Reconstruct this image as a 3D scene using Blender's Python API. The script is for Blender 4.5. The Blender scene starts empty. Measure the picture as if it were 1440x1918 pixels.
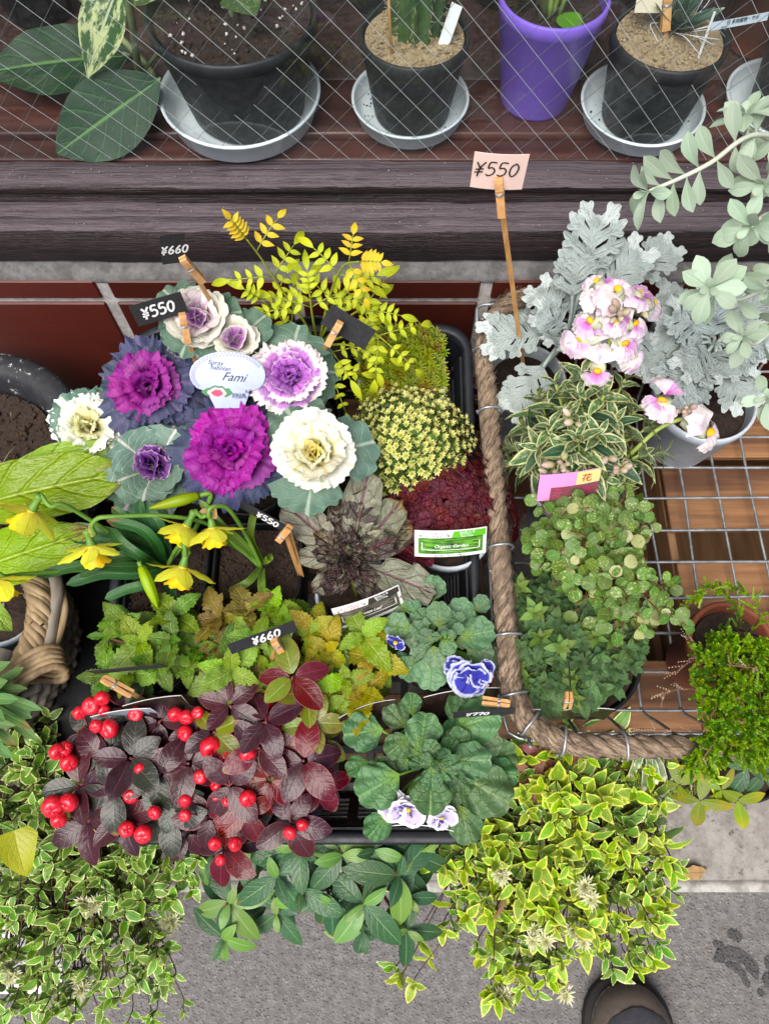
import bpy, bmesh, math, random
import numpy as np
from mathutils import Vector, Matrix

# ------------------------------------------------------------------ camera, sky, sun, exposure
SC = bpy.context.scene
COL = SC.collection
V = Vector
FPX = 1380.0
PITCH = math.radians(67)
CAM = V((0, 0, 1.15))
FWD = V((0, math.cos(PITCH), -math.sin(PITCH)))
UPV = V((0, math.sin(PITCH), math.cos(PITCH)))
cam_d = bpy.data.cameras.new('camera')
cam_d.sensor_fit = 'VERTICAL'; cam_d.sensor_height = 24; cam_d.lens = 24 * FPX / 1918
cam_d.clip_start = 0.02; cam_d.clip_end = 500
cam_o = bpy.data.objects.new('camera', cam_d); COL.objects.link(cam_o)
cam_o.location = CAM; cam_o.rotation_euler = (math.pi / 2 - PITCH, 0, 0)
SC.camera = cam_o

wd = bpy.data.worlds.new('World'); SC.world = wd; wd.use_nodes = True
wn = wd.node_tree
SUN_EL, SUN_AZ = 60.0, 205.0          # azimuth from +Y, clockwise
sky = wn.nodes.new('ShaderNodeTexSky'); sky.sky_type = 'NISHITA'; sky.sun_disc = False
sky.sun_elevation = math.radians(SUN_EL); sky.sun_rotation = math.radians(SUN_AZ)
sky.air_density = 1.0; sky.dust_density = 4.0; sky.ozone_density = 1.0
wn.links.new(sky.outputs[0], wn.nodes['Background'].inputs[0])
wn.nodes['Background'].inputs[1].default_value = 0.10

sl = bpy.data.lights.new('sun', 'SUN'); sl.energy = 2.7; sl.angle = math.radians(44); sl.color = (1, .97, .93)
so = bpy.data.objects.new('sun', sl); COL.objects.link(so)
el, az = math.radians(SUN_EL), math.radians(SUN_AZ)
so.rotation_euler = V((math.sin(az) * math.cos(el), math.cos(az) * math.cos(el), math.sin(el))).to_track_quat('Z', 'Y').to_euler()

SC.view_settings.view_transform = 'Standard'; SC.view_settings.look = 'None'
SC.view_settings.exposure = 0.6; SC.view_settings.gamma = 1
SC.view_settings.use_curve_mapping = False
SC.cycles.max_bounces = 6; SC.cycles.transparent_max_bounces = 8
SC.cycles.diffuse_bounces = 2; SC.cycles.glossy_bounces = 3; SC.cycles.transmission_bounces = 4
SC.cycles.use_denoising = True

rng = random.Random(7)
def U(a, b): return rng.uniform(a, b)

# ------------------------------------------------------------------ pixel -> place helpers
def ray(px, py):
    return FWD + UPV * ((959 - py) / FPX) + V((1, 0, 0)) * ((px - 720) / FPX)
def Z(px, py, z):
    r = ray(px, py); return CAM + r * ((z - CAM.z) / r.z)
def Yp(px, py, y):
    r = ray(px, py); return CAM + r * (y / r.y)
def Dp(px, py, d):
    return CAM + ray(px, py) * d
TR0 = V((0, -.006, .407))
TRY = V((0, .9895, .1446)); TRN = V((0, -.1446, .9895))
def T(px, py, h=0.0):
    r = ray(px, py); return CAM + r * (((TR0 - CAM).dot(TRN) + h) / r.dot(TRN))
def depth(p): return (p - CAM).dot(FWD)
def pxm(p, n=1.0): return n * depth(p) / FPX      # n photo pixels at p, in metres
def tocam(p): return (CAM - p).normalized()

# ------------------------------------------------------------------ mesh building
def orth(d, n):
    y = d.normalized(); x = y.cross(n)
    if x.length < 1e-5: x = y.cross(V((.31, .2, .9)))
    x.normalize(); z = x.cross(y)
    return x, y, z
def frame(p, d, n, s=1.0, sy=None):
    x, y, z = orth(d, n); sy = s if sy is None else sy
    return Matrix(((x.x * s, y.x * sy, z.x * s, p.x), (x.y * s, y.y * sy, z.y * s, p.y), (x.z * s, y.z * sy, z.z * s, p.z), (0, 0, 0, 1)))
def spline(pts, n=8):
    P = [V(p) for p in pts]
    if len(P) == 2: return [P[0].lerp(P[1], i / n) for i in range(n + 1)]
    Q = [P[0] * 2 - P[1]] + P + [P[-1] * 2 - P[-2]]
    out = []
    for i in range(1, len(Q) - 2):
        a, b, c, d = Q[i - 1:i + 3]
        for k in range(n):
            t = k / n
            out.append(.5 * ((2 * b) + (c - a) * t + (2 * a - 5 * b + 4 * c - d) * t * t + (3 * b - a - 3 * c + d) * t ** 3))
    return out + [P[-1]]

class MB:
    def __init__(s): s.v = []; s.f = []; s.uv = []; s.mi = []; s.r = []
    def add(s, vs, fs, uvs=None, mat=0, rnd=0.0):
        b = len(s.v); s.v += [tuple(p) for p in vs]
        s.uv += ([tuple(q) for q in uvs] if uvs is not None else [(0.0, 0.0)] * len(vs))
        s.f += [tuple(i + b for i in f) for f in fs]; s.mi += [mat] * len(fs); s.r += [rnd] * len(vs)
    def grid(s, P, uv=None, mat=0, close=False):
        n, m = len(P), len(P[0]); vs = [q for row in P for q in row]; fs = []
        for i in range(n - 1):
            for j in range(m if close else m - 1):
                k = (j + 1) % m
                fs.append((i * m + j, i * m + k, (i + 1) * m + k, (i + 1) * m + j))
        if uv is None: uv = [(j / max(1, m - 1), i / max(1, n - 1)) for i in range(n) for j in range(m)]
        s.add(vs, fs, uv, mat)
    def tube(s, pts, r, seg=6, mat=0, cap=True, vs=None):
        pts = [V(p) for p in pts]; n = len(pts); rows = []; nrm = None; L = 0; uv = []
        for i, p in enumerate(pts):
            t = (pts[min(i + 1, n - 1)] - pts[max(i - 1, 0)])
            if t.length < 1e-9: t = V((0, 0, 1))
            t.normalize()
            if nrm is None: nrm = t.orthogonal().normalized()
            else:
                nrm = nrm - t * nrm.dot(t)
                nrm = nrm.normalized() if nrm.length > 1e-6 else t.orthogonal().normalized()
            bn = t.cross(nrm); rr = r[i] if isinstance(r, (list, tuple)) else r
            if i: L += (p - pts[i - 1]).length
            rows.append([p + nrm * (rr * math.cos(2 * math.pi * k / seg)) + bn * (rr * math.sin(2 * math.pi * k / seg)) for k in range(seg)])
            uv += [(k / seg, L) for k in range(seg)]
        b = len(s.v)
        s.grid(rows, uv, mat, close=True)
        if cap:
            s.f.append(tuple(b + k for k in reversed(range(seg)))); s.mi.append(mat)
            s.f.append(tuple(b + (n - 1) * seg + k for k in range(seg))); s.mi.append(mat)
    def lathe(s, prof, M=None, seg=32, mat=0, sq=0.0):
        M = M or Matrix.Identity(4); rows = []
        for r, z in prof:
            row = []
            for k in range(seg):
                a = 2 * math.pi * k / seg; c, q = math.cos(a), math.sin(a)
                f = 1.0
                if sq: f = 1 / (abs(c) ** (2 + sq) + abs(q) ** (2 + sq)) ** (1 / (2 + sq))
                row.append(M @ V((r * c * f, r * q * f, z)))
            rows.append(row)
        uv = [(k / seg, i / len(prof)) for i in range(len(prof)) for k in range(seg)]
        s.grid(rows, uv, mat, close=True)
    def box(s, c, size, M=None, mat=0, bev=.0):
        hx, hy, hz = [q / 2 for q in size]; c = V(c); vs = []; fs = []
        if bev:
            bm = bmesh.new(); bmesh.ops.create_cube(bm, size=1)
            for v in bm.verts: v.co = V((v.co.x * size[0], v.co.y * size[1], v.co.z * size[2]))
            bmesh.ops.bevel(bm, geom=bm.edges[:], offset=bev, segments=1, affect='EDGES')
            bm.verts.index_update()
            vs = [v.co + c for v in bm.verts]; fs = [[v.index for v in f.verts] for f in bm.faces]; bm.free()
        else:
            vs = [c + V((x, y, z)) for x in (-hx, hx) for y in (-hy, hy) for z in (-hz, hz)]
            fs = [(0, 1, 3, 2), (4, 6, 7, 5), (0, 4, 5, 1), (2, 3, 7, 6), (0, 2, 6, 4), (1, 5, 7, 3)]
        uv = [((p.x - c.x) / size[0] + .5, (p.y - c.y) / size[1] + .5) for p in vs]
        if M is not None: vs = [M @ p for p in vs]
        s.add(vs, fs, uv, mat)
    def mesh(s, name, mats, smooth=True):
        me = bpy.data.meshes.new(name)
        me.from_pydata(s.v, [], s.f)
        for m in (mats if isinstance(mats, (list, tuple)) else [mats]): me.materials.append(m)
        ul = me.uv_layers.new(name='UVMap')
        li = np.empty(len(me.loops), np.int32); me.loops.foreach_get('vertex_index', li)
        ul.data.foreach_set('uv', np.asarray(s.uv, np.float32)[li].ravel())
        me.polygons.foreach_set('material_index', np.asarray(s.mi, np.int32))
        me.polygons.foreach_set('use_smooth', [smooth] * len(me.polygons))
        if any(s.r):
            at = me.attributes.new('rnd', 'FLOAT', 'POINT'); at.data.foreach_set('value', np.asarray(s.r, np.float32))
        me.update()
        return me
    def build(s, name, mats, parent=None, smooth=True, kind=None, label=None):
        return link(name, s.mesh(name, mats, smooth), parent, kind=kind, label=label)

WM = {}
def link(name, me, parent=None, M=None, kind=None, label=None):
    """M = world matrix (None: the mesh is in world coordinates)"""
    o = bpy.data.objects.new(name, me); COL.objects.link(o)
    M = M if M is not None else Matrix.Identity(4)
    if parent is not None:
        o.parent = parent; o.matrix_basis = WM[parent.name].inverted() @ M
    else: o.matrix_basis = M
    WM[o.name] = M
    if kind: o['kind'] = kind
    if label: o['label'] = label
    return o
def thing(name, label, cat, loc=(0, 0, 0), group=None):
    o = bpy.data.objects.new(name, None); COL.objects.link(o)
    o.location = loc; o.empty_display_size = .02
    o['label'] = label; o['category'] = cat
    if group: o['group'] = group
    WM[o.name] = Matrix.Translation(V(loc))
    return o
def tag(o, label, cat, group=None):
    o['label'] = label; o['category'] = cat
    if group: o['group'] = group
    return o

# ------------------------------------------------------------------ leaf meshes (unit length along +Y, upper side +Z)
def sm(a, b, x):
    t = min(1, max(0, (x - a) / (b - a))); return t * t * (3 - 2 * t)
P_OV = lambda v: max(.04, math.sin(math.pi * min(1, v ** .75)) ** .9)                # ovate, widest below the middle
P_EL = lambda v: max(.04, math.sin(math.pi * v) ** .75)                             # elliptic
P_OB = lambda v: max(.06, math.sin(math.pi * min(1, v ** 1.7)) ** .8)                # obovate, widest near the tip
P_LAN = lambda v: max(.05, math.sin(math.pi * v ** .8))                              # lanceolate
P_RND = lambda v: max(.03, math.sqrt(max(0, 1 - (2 * v - 1) ** 2)))                  # round
P_SPA = lambda v: max(.10, (.12 + .88 * sm(.15, .62, v)) * math.sqrt(max(0, 1 - max(0, (v - .55) / .45) ** 2.4)))  # spatulate
def leaf(name, mat, W=.5, prof=P_OV, nl=6, nw=4, fold=.15, curl=.4, wav=0.0, wf=3, serr=0.0, sn=8, cup=0.0, crink=0.0, seed=0, lob=None, pet=0.0):
    r = random.Random(seed); mb = MB(); P = []; uv = []
    ph = r.uniform(0, 6); ph2 = r.uniform(0, 6); tw = r.uniform(-.25, .25)
    for i in range(nl + 1):
        v = i / nl; w = prof(v) * W / 2
        if serr: w *= 1 + serr * (((v * sn) % 1.0) * -1 + .5)
        row = []
        for j in range(nw + 1):
            u = 2 * j / nw - 1
            x = u * w; yy = v
            if lob:
                nl_, dep = lob; c = abs(math.sin(math.pi * v * nl_ + ph * .1 * (1 if u > 0 else -1)))
                x = u * w * ((1 - dep) + dep * c ** .7 if abs(u) > .3 else 1); yy = v + .16 * abs(u) * W
            a = curl * v
            z = fold * abs(x) + cup * x * x / (W * W) + wav * u * u * math.sin(wf * 2 * math.pi * v + (ph if u > 0 else ph2))
            if crink: z += crink * r.uniform(-1, 1) * (.3 + .7 * abs(u)) * math.sin(math.pi * v)
            z += tw * x * v
            yb = math.sin(a) / curl if curl else yy
            if curl: yb = math.sin(curl * yy) / curl; zb = -(1 - math.cos(curl * yy)) / curl
            else: zb = 0
            row.append(V((x, yb + pet, zb + z))); uv.append((j / nw, v))
        P.append(row)
    mb.grid(P, uv)
    if pet:
        mb.tube([V((0, 0, -.01)), V((0, pet + .05, 0))], .02, 4)
    return mb.mesh(name, mat)
def fan(name, mat, A=1.0, amp=.05, k=11, cup=.2, jag=.04, nr=8, na=44, seed=0, wid=1.0, low=.0, roll=.0):
    """broad fan-shaped leaf or petal whose outer margin is irregularly ruffled"""
    r = random.Random(seed * 31 + 5); mb = MB(); P = []; uv = []
    ks = [(k * f * r.uniform(.8, 1.2), w * r.uniform(.6, 1.2), r.uniform(0, 6.3)) for f, w in ((.25, .5), (.8, .7), (1.5, .6), (2.4, .45))]
    kj = [(k * f * r.uniform(.8, 1.2), w * r.uniform(.6, 1.2), r.uniform(0, 6.3)) for f, w in ((.2, .5), (.9, .3), (2.0, .6), (3.2, .6))]
    F = lambda L, a: sum(w * math.sin(q * a + p) for q, w, p in L)
    asym = r.uniform(-.12, .12); crn = [[r.uniform(-1, 1) for _ in range(na + 1)] for _ in range(nr + 1)]
    for i in range(nr + 1):
        q = (i / nr) ** .62; w = sm(.70, 1.02, q); wl = sm(.3, 1.0, q); row = []
        for j in range(na + 1):
            a = A * (2 * j / na - 1); R = (max(0, math.cos(a * .62)) ** .5) * (1 + jag * w * F(kj, a) + low * math.sin(2.2 * a + ks[0][2]) * q)
            aa = a + .04 * w * F(ks[1:], a + 2)
            x = q * R * math.sin(aa) * wid; y = q * R * math.cos(aa)
            z = cup * q * q + amp * (w * F(ks[1:], a) + 1.3 * wl * F(ks[:1], a)) - roll * sm(.6, 1, q) ** 2 + .09 * (a / A) ** 2 * q + asym * x * q + .006 * crn[i][j] * min(1, 3 * (1 - q) + .3)
            row.append(V((x, y, z))); uv.append((j / na, q))
        P.append(row)
    mb.grid(P, uv); return mb.mesh(name, mat)

# ------------------------------------------------------------------ materials
def hx(s, k=1.0):
    s = s.lstrip('#'); o = []
    for i in (0, 2, 4):
        c = int(s[i:i + 2], 16) / 255
        o.append((c / 12.92 if c <= .04045 else ((c + .055) / 1.055) ** 2.4) * k)
    return tuple(o) + (1.0,)
class NT:
    def __init__(s, name):
        s.m = bpy.data.materials.new(name); s.m.use_nodes = True; s.t = s.m.node_tree; s.n = s.t.nodes
        s.b = s.n['Principled BSDF']; s.out = s.n['Material Output']
    def node(s, typ, ins=None, **pr):
        x = s.n.new('ShaderNode' + typ)
        for k, v in pr.items(): setattr(x, k, v)
        for k, v in (ins or {}).items(): s.set(x.inputs[k], v)
        return x
    def set(s, inp, v):
        if hasattr(v, 'is_linked') and hasattr(v, 'node'): s.t.links.new(v, inp)
        else:
            try: inp.default_value = v
            except Exception: inp.default_value = tuple(v)[:3]
    def M(s, op, a, b=0.0, c=0.0, clamp=False):
        x = s.node('Math', {0: a, 1: b, 2: c}, operation=op); x.use_clamp = clamp; return x.outputs[0]
    def mix(s, f, a, b):
        x = s.node('Mix', data_type='RGBA'); s.set(x.inputs[0], f); s.set(x.inputs[6], a); s.set(x.inputs[7], b); return x.outputs[2]
    def ss(s, x, lo, hi, a=0.0, b=1.0):
        q = s.node('MapRange', {0: x, 1: lo, 2: hi, 3: a, 4: b}, interpolation_type='SMOOTHSTEP'); return q.outputs[0]
    def noise(s, scale, vec=None, detail=3.0, w=None, rough=.55, dist=0.0):
        q = s.node('TexNoise', {'Scale': scale, 'Detail': detail, 'Roughness': rough, 'Distortion': dist})
        if w is not None: q.noise_dimensions = '4D'; s.set(q.inputs['W'], w)
        if vec is not None: s.set(q.inputs['Vector'], vec)
        return q.outputs[0]
    def map(s, vec, sc=(1, 1, 1), loc=(0, 0, 0), rot=(0, 0, 0)):
        return s.node('Mapping', {'Vector': vec, 'Scale': sc, 'Location': loc, 'Rotation': rot}).outputs[0]
    def obj(s): return s.node('TexCoord').outputs['Object']
    def geo(s): return s.node('NewGeometry').outputs['Position']
    def bump(s, h, st=.3, d=.001, n=None):
        q = s.node('Bump', {'Strength': st, 'Distance': d, 'Height': h})
        s.set(s.b.inputs['Normal'], q.outputs[0]); return q.outputs[0]
    def p(s, **k):
        for n_, v in k.items(): s.set(s.b.inputs[n_.replace('_', ' ')], v)
        return s
def leafmat(name, c1, c2=None, edge=None, ew=.35, enoise=.3, vein=None, vn=7, vs=.5, mid=None, midw=.1, tip=None, tipv=(.3, 1.0),
            blot=None, bs=6, bt=(.5, .62), back=None, rough=.42, trans=.22, bump=.5, fanv=False, basec=None, spec=.4, bd=.0012, margin=None, dim=.84, sat=1.06, wear=True):
    t = NT(name); uv = t.node('UVMap').outputs[0]; sep = t.node('SeparateXYZ', {0: uv})
    u, v = sep.outputs[0], sep.outputs[1]
    au = t.M('ABSOLUTE', t.M('MULTIPLY_ADD', u, 2.0, -1.0))
    rd = t.M('FRACT', t.M('ADD', t.node('ObjectInfo').outputs['Random'], t.node('Attribute', attribute_name='rnd').outputs['Fac']))
    w = t.M('MULTIPLY', rd, 37.0)
    nz = t.noise(4.0, uv, 3.0, w)
    col = t.mix(t.M('MULTIPLY_ADD', nz, .9, t.M('MULTIPLY_ADD', rd, 1.0, -.45), clamp=True), c1, c2 or c1)
    if basec is not None: col = t.mix(t.ss(v, .0, .55, 1.0, 0.0), col, basec)
    if tip is not None: col = t.mix(t.ss(t.M('MULTIPLY_ADD', nz, .25, v), tipv[0] + .12, tipv[1] + .12), col, tip)
    if fanv:
        line = t.M('ABSOLUTE', t.M('SINE', t.M('MULTIPLY', t.M('ADD', t.M('SUBTRACT', v, t.M('MULTIPLY', au, .62)), t.M('MULTIPLY', t.noise(6.0, uv, 3.0, w), .22)), vn * 3.14)))
    else:
        line = t.M('ABSOLUTE', t.M('SINE', t.M('MULTIPLY', t.M('SUBTRACT', v, t.M('MULTIPLY', au, .28)), vn * 3.14)))
    lf = t.ss(line, .0, .17, 1.0, 0.0)
    mf = t.ss(au, midw * .3, midw, 1.0, 0.0)
    if vein is not None: col = t.mix(t.M('MULTIPLY', lf, vs), col, vein)
    if mid is not None or vein is not None: col = t.mix(t.M('MULTIPLY', mf, .8), col, mid or vein)
    if blot is not None: col = t.mix(t.ss(t.noise(bs, uv, 4.0, w, .65), bt[0], bt[1]), col, blot)
    if edge is not None:
        e = t.M('MAXIMUM', au, t.ss(v, .8, 1.0, .6, 1.0) if not fanv else v)
        e = t.M('MULTIPLY_ADD', t.M('SUBTRACT', t.noise(7.0, uv, 3.0, w), .5), enoise, e)
        col = t.mix(t.ss(e, 1 - ew, 1 - ew * .5), col, edge)
    if margin is not None:
        col = t.mix(t.ss(t.M('MAXIMUM', au, t.ss(v, .9, 1.0)), .93, .98), col, margin)
    if dim != 1.0:
        r2 = t.M('FRACT', t.M('MULTIPLY', rd, 7.31)); r3 = t.M('FRACT', t.M('MULTIPLY', rd, 13.7))
        col = t.node('HueSaturation', {'Hue': t.M('MULTIPLY_ADD', r2, .036, .482), 'Saturation': t.M('MULTIPLY_ADD', r3, .16, sat - .08), 'Value': t.M('MULTIPLY_ADD', r2, dim * .34, dim * .83), 'Color': col}).outputs[0]
        brn = t.M('MULTIPLY', t.ss(r3, .80, .86), t.ss(t.M('MULTIPLY_ADD', t.noise(5.0, uv, 3.0, w), .5, t.M('MAXIMUM', v, t.M('MULTIPLY', au, .8))), 1.12, 1.24))
        if not fanv and wear: col = t.mix(brn, col, hx('#7d6038'))
        col = t.mix(t.M('MULTIPLY', t.ss(t.noise(34.0, uv, 2.0, w), .66, .74), .35), col, hx('#c9c6a4'))
    g = t.node('NewGeometry').outputs['Backfacing']
    col2 = t.mix(t.M('MULTIPLY', g, .55), col, back) if back is not None else col
    hh = t.M('ADD', t.M('MULTIPLY', t.ss(line, .0, .45), .32 if vein is not None else 0.0), t.M('ADD', t.M('MULTIPLY', t.ss(au, 0, .13), .5), t.M('MULTIPLY_ADD', t.noise(7.0, uv, 3.0, w), 1.1, t.M('MULTIPLY', t.noise(26.0, uv, 2.0, w), .35))))
    nb = t.bump(hh, bump, bd)
    t.p(Base_Color=col2, Roughness=rough)
    t.b.inputs['Specular IOR Level'].default_value = spec
    if trans:
        tr = t.node('BsdfTranslucent', {'Color': col2, 'Normal': nb}); mx = t.node('MixShader', {0: trans})
        t.t.links.new(t.b.outputs[0], mx.inputs[1]); t.t.links.new(tr.outputs[0], mx.inputs[2]); t.t.links.new(mx.outputs[0], t.out.inputs[0])
    return t.m
def plain(name, c, rough=.5, ns=0.0, c2=None, bump=0.0, bscale=60, metal=0.0, spec=.5, mott=20, coat=0.0, trans=0.0):
    t = NT(name); o = t.geo(); col = c
    if c2 is not None: col = t.mix(t.ss(t.noise(mott, o, 5.0, rough=.65), .35, .65), c, c2)
    t.p(Base_Color=col, Roughness=t.ss(t.noise(mott * 2.3, o, 4.0), .3, .7, max(.05, rough - .08), min(1, rough + .1)), Metallic=metal); t.b.inputs['Specular IOR Level'].default_value = spec
    if coat: t.b.inputs['Coat Weight'].default_value = coat
    if bump: t.bump(t.noise(bscale, o, 4.0), bump, .001)
    if trans:
        tr = t.node('BsdfTranslucent', {'Color': col}); mx = t.node('MixShader', {0: trans})
        t.t.links.new(t.b.outputs[0], mx.inputs[1]); t.t.links.new(tr.outputs[0], mx.inputs[2]); t.t.links.new(mx.outputs[0], t.out.inputs[0])
    return t.m
def woodmat(name, ca, cb, cc=None, axis=0, scale=9, rough=.55, stretch=14, bump=.5, wear=None, wt=(.62, .7), knots=False):
    t = NT(name); o = t.obj(); sc = [scale * stretch] * 3; sc[axis] = scale
    oi = t.node('ObjectInfo').outputs['Random']
    vec = t.node('VectorMath', {0: t.map(o, tuple(sc)), 1: t.node('CombineXYZ', {0: t.M('MULTIPLY', oi, 31.0), 1: t.M('MULTIPLY', oi, 17.0), 2: t.M('MULTIPLY', oi, 57.0)}).outputs[0]}, operation='ADD').outputs[0]
    g = t.noise(1.0, vec, 6.0, rough=.62, dist=.6 if knots else .2)
    g2 = t.noise(.35, vec, 3.0)
    col = t.mix(t.ss(g, .3, .7), ca, cb)
    if cc is not None: col = t.mix(t.ss(g2, .45, .7), col, cc)
    if wear is not None:
        col = t.mix(t.ss(t.M('MULTIPLY_ADD', t.noise(.55, vec, 8.0, rough=.75), .7, t.M('MULTIPLY', t.noise(9.0, o, 3.0), .3)), wt[0], wt[1]), col, wear)
    t.p(Base_Color=col, Roughness=t.ss(g, .2, .8, rough - .12, rough + .15))
    t.bump(t.M('ADD', g, t.M('MULTIPLY', t.noise(2.2, vec, 4.0), .5)), bump, .0015)
    return t.m

# ------------------------------------------------------------------ plants
class Plant:
    def __init__(s, name, label, cat, loc, group=None):
        s.loc = V(loc); s.root = thing(name, label, cat, loc, group); s.items = []; s.st = MB(); s.stm = []
    def leaf(s, me, p, d, n, sc=1.0, name='leaf', pri=None, sy=None):
        s.items.append((name, me, frame(V(p), V(d), V(n), sc, sy), pri if pri is not None else p[2]))
    def stem(s, pts, r, mat=0, seg=5): s.st.tube(pts, r, seg, mat)
    def done(s, stemmat=None, limit=300, stemname='stem', stuffname='foliage'):
        by = {}
        for it in s.items: by.setdefault(it[0], []).append(it)
        for nm, L in by.items():
            L.sort(key=lambda a: -a[3])
            for (_, me, M, _p) in L[:limit]:
                link(nm, me, s.root, M)
            rest = L[limit:]
            if rest:
                joined(stuffname if nm == 'leaf' else nm + '_mass', [(me, M) for (_, me, M, _p) in rest], s.root)
        if s.st.v:
            s.st.build(stemname, stemmat, s.root)
        return s.root
CACHE = {}
def mesh_arrays(me):
    if me.name not in CACHE:
        v = np.empty(len(me.vertices) * 3, np.float32); me.vertices.foreach_get('co', v)
        li = np.empty(len(me.loops), np.int32); me.loops.foreach_get('vertex_index', li)
        uvl = np.empty(len(me.loops) * 2, np.float32); me.uv_layers[0].data.foreach_get('uv', uvl)
        uv = np.zeros((len(me.vertices), 2), np.float32); uv[li] = uvl.reshape(-1, 2)
        CACHE[me.name] = (v.reshape(-1, 3), [tuple(p.vertices) for p in me.polygons], uv, [p.material_index for p in me.polygons])
    return CACHE[me.name]
def joined(name, items, parent=None, kind='stuff'):
    mb = MB(); mats = []
    for me, M in items:
        v, f, uv, mi = mesh_arrays(me)
        A = np.array(M, np.float32); w = v @ A[:3, :3].T + A[:3, 3]
        mp = []
        for m in me.materials:
            if m not in mats: mats.append(m)
            mp.append(mats.index(m))
        b = len(mb.v); mb.v += [tuple(q) for q in w]; mb.uv += [tuple(q) for q in uv]
        mb.f += [tuple(i + b for i in q) for q in f]; mb.mi += [mp[i] for i in mi]; mb.r += [rng.random() + .001] * len(w)
    return mb.build(name, mats, parent, kind=kind)
def pot(parent, c, R, rb, H, mat, soil=None, n=V((0, 0, 1)), sq=0.0, lip=.004, seg=32, fill=.012, name='pot', th=.0025, lumps=0, lumpmat=None, ls=(.0015, .004)):
    """c = centre of the rim; the pot hangs below it along -n"""
    M = frame(c, V((0, 1, 0)) if abs(n.y) < .9 else V((1, 0, 0)), n)
    mb = MB()
    mb.lathe([(.001, -H), (rb * .96, -H), (rb, -H + .003), (R - lip * .6, -.014), (R, -.013), (R + .0005, -.002), (R - .001, 0), (R - th, 0), (R - th - .001, -.003),
              (R - th - lip * .6, -.014), (rb - th, -H + .006), (.001, -H + .006)], M, seg, sq=sq)
    o = mb.build(name, mat, parent)
    if soil is not None:
        rs = R - th - lip * .6 - (R - rb) * fill / H; mb = MB(); rr = random.Random(int(c.x * 1e4) + 5)
        rows = []
        for i in range(7):
            q = max(.02, i / 6); row = []
            for k in range(seg):
                a = 2 * math.pi * k / seg; cc, ss = math.cos(a), math.sin(a); f = 1.0
                if sq: f = 1 / (abs(cc) ** (2 + sq) + abs(ss) ** (2 + sq)) ** (1 / (2 + sq))
                row.append(M @ V((rs * q * cc * f, rs * q * ss * f, -fill + (rr.uniform(-.0025, .0025) if i < 6 else 0))))
            rows.append(row)
        mb.grid(rows, None, 0, close=True); mb.build('soil', soil, parent)
        if lumps:
            mb = MB()
            for _ in range(lumps):
                q = math.sqrt(rr.random()) * .97; a = rr.uniform(0, 6.283); f = 1.0; cc, ss = math.cos(a), math.sin(a)
                if sq: f = 1 / (abs(cc) ** (2 + sq) + abs(ss) ** (2 + sq)) ** (1 / (2 + sq))
                lump(mb, M @ V((rs * q * cc * f, rs * q * ss * f, -fill + .001)), rr.uniform(*ls), rr)
            mb.build('soil_crumb', lumpmat or soil, parent, kind='stuff', smooth=False)
    return o
OCT = [V((1, 0, 0)), V((-1, 0, 0)), V((0, 1, 0)), V((0, -1, 0)), V((0, 0, 1)), V((0, 0, -1))]
OCF = [(0, 2, 4), (2, 1, 4), (1, 3, 4), (3, 0, 4), (2, 0, 5), (1, 2, 5), (3, 1, 5), (0, 3, 5)]
def lump(mb, c, r, rr):
    R = Matrix.Rotation(rr.uniform(0, 6), 3, V((rr.random(), rr.random(), rr.random() + .1)).normalized())
    mb.add([c + R @ (o * r * rr.uniform(.6, 1.2)) for o in OCT], OCF, None, 0, rr.random() + .001)
def ribbon_mesh(name, pts, w, mat, fold=.25, nrm=None, n=6, tipw=.1, basew=.6, cross=4):
    """strap leaf along pts: width w, V-fold; nrm = upper side"""
    S = spline(pts, n); N = len(S); P = []; uv = []; nv = V(nrm) if nrm is not None else V((0, -.3, 1))
    for i, p in enumerate(S):
        t = (S[min(i + 1, N - 1)] - S[max(i - 1, 0)]).normalized(); x = t.cross(nv)
        x = x.normalized() if x.length > 1e-4 else V((1, 0, 0)); z = x.cross(t)
        v = i / (N - 1); ww = w * .5 * min(basew + (1 - basew) * min(1, v * 3), max(0, 1 - (max(0, v - .82) / .18) ** 2) ** .5 * (1 - tipw) + tipw)
        row = []
        for j in range(cross + 1):
            u = 2 * j / cross - 1; row.append(p + x * (u * ww) + z * (fold * abs(u) * ww)); uv.append((j / cross, v))
        P.append(row)
    mb = MB(); mb.grid(P, uv); return mb.mesh(name, mat)
def disp_dir(c, axis):
    e1 = axis.orthogonal().normalized(); return e1, axis.cross(e1)
def azdir(a, el, n, e1, e2):
    o = e1 * math.cos(a) + e2 * math.sin(a)
    return o * math.cos(el) + n * math.sin(el), o * -math.sin(el) + n * math.cos(el)
def pick(L): return L[rng.randrange(len(L))]
def jit(v, s): return V((v[0] + U(-s, s), v[1] + U(-s, s), v[2] + U(-s, s)))
def inpoly(x, y, P):
    c = False; j = len(P) - 1
    for i in range(len(P)):
        if (P[i][1] > y) != (P[j][1] > y) and x < (P[j][0] - P[i][0]) * (y - P[i][1]) / (P[j][1] - P[i][1]) + P[i][0]: c = not c
        j = i
    return c

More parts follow.
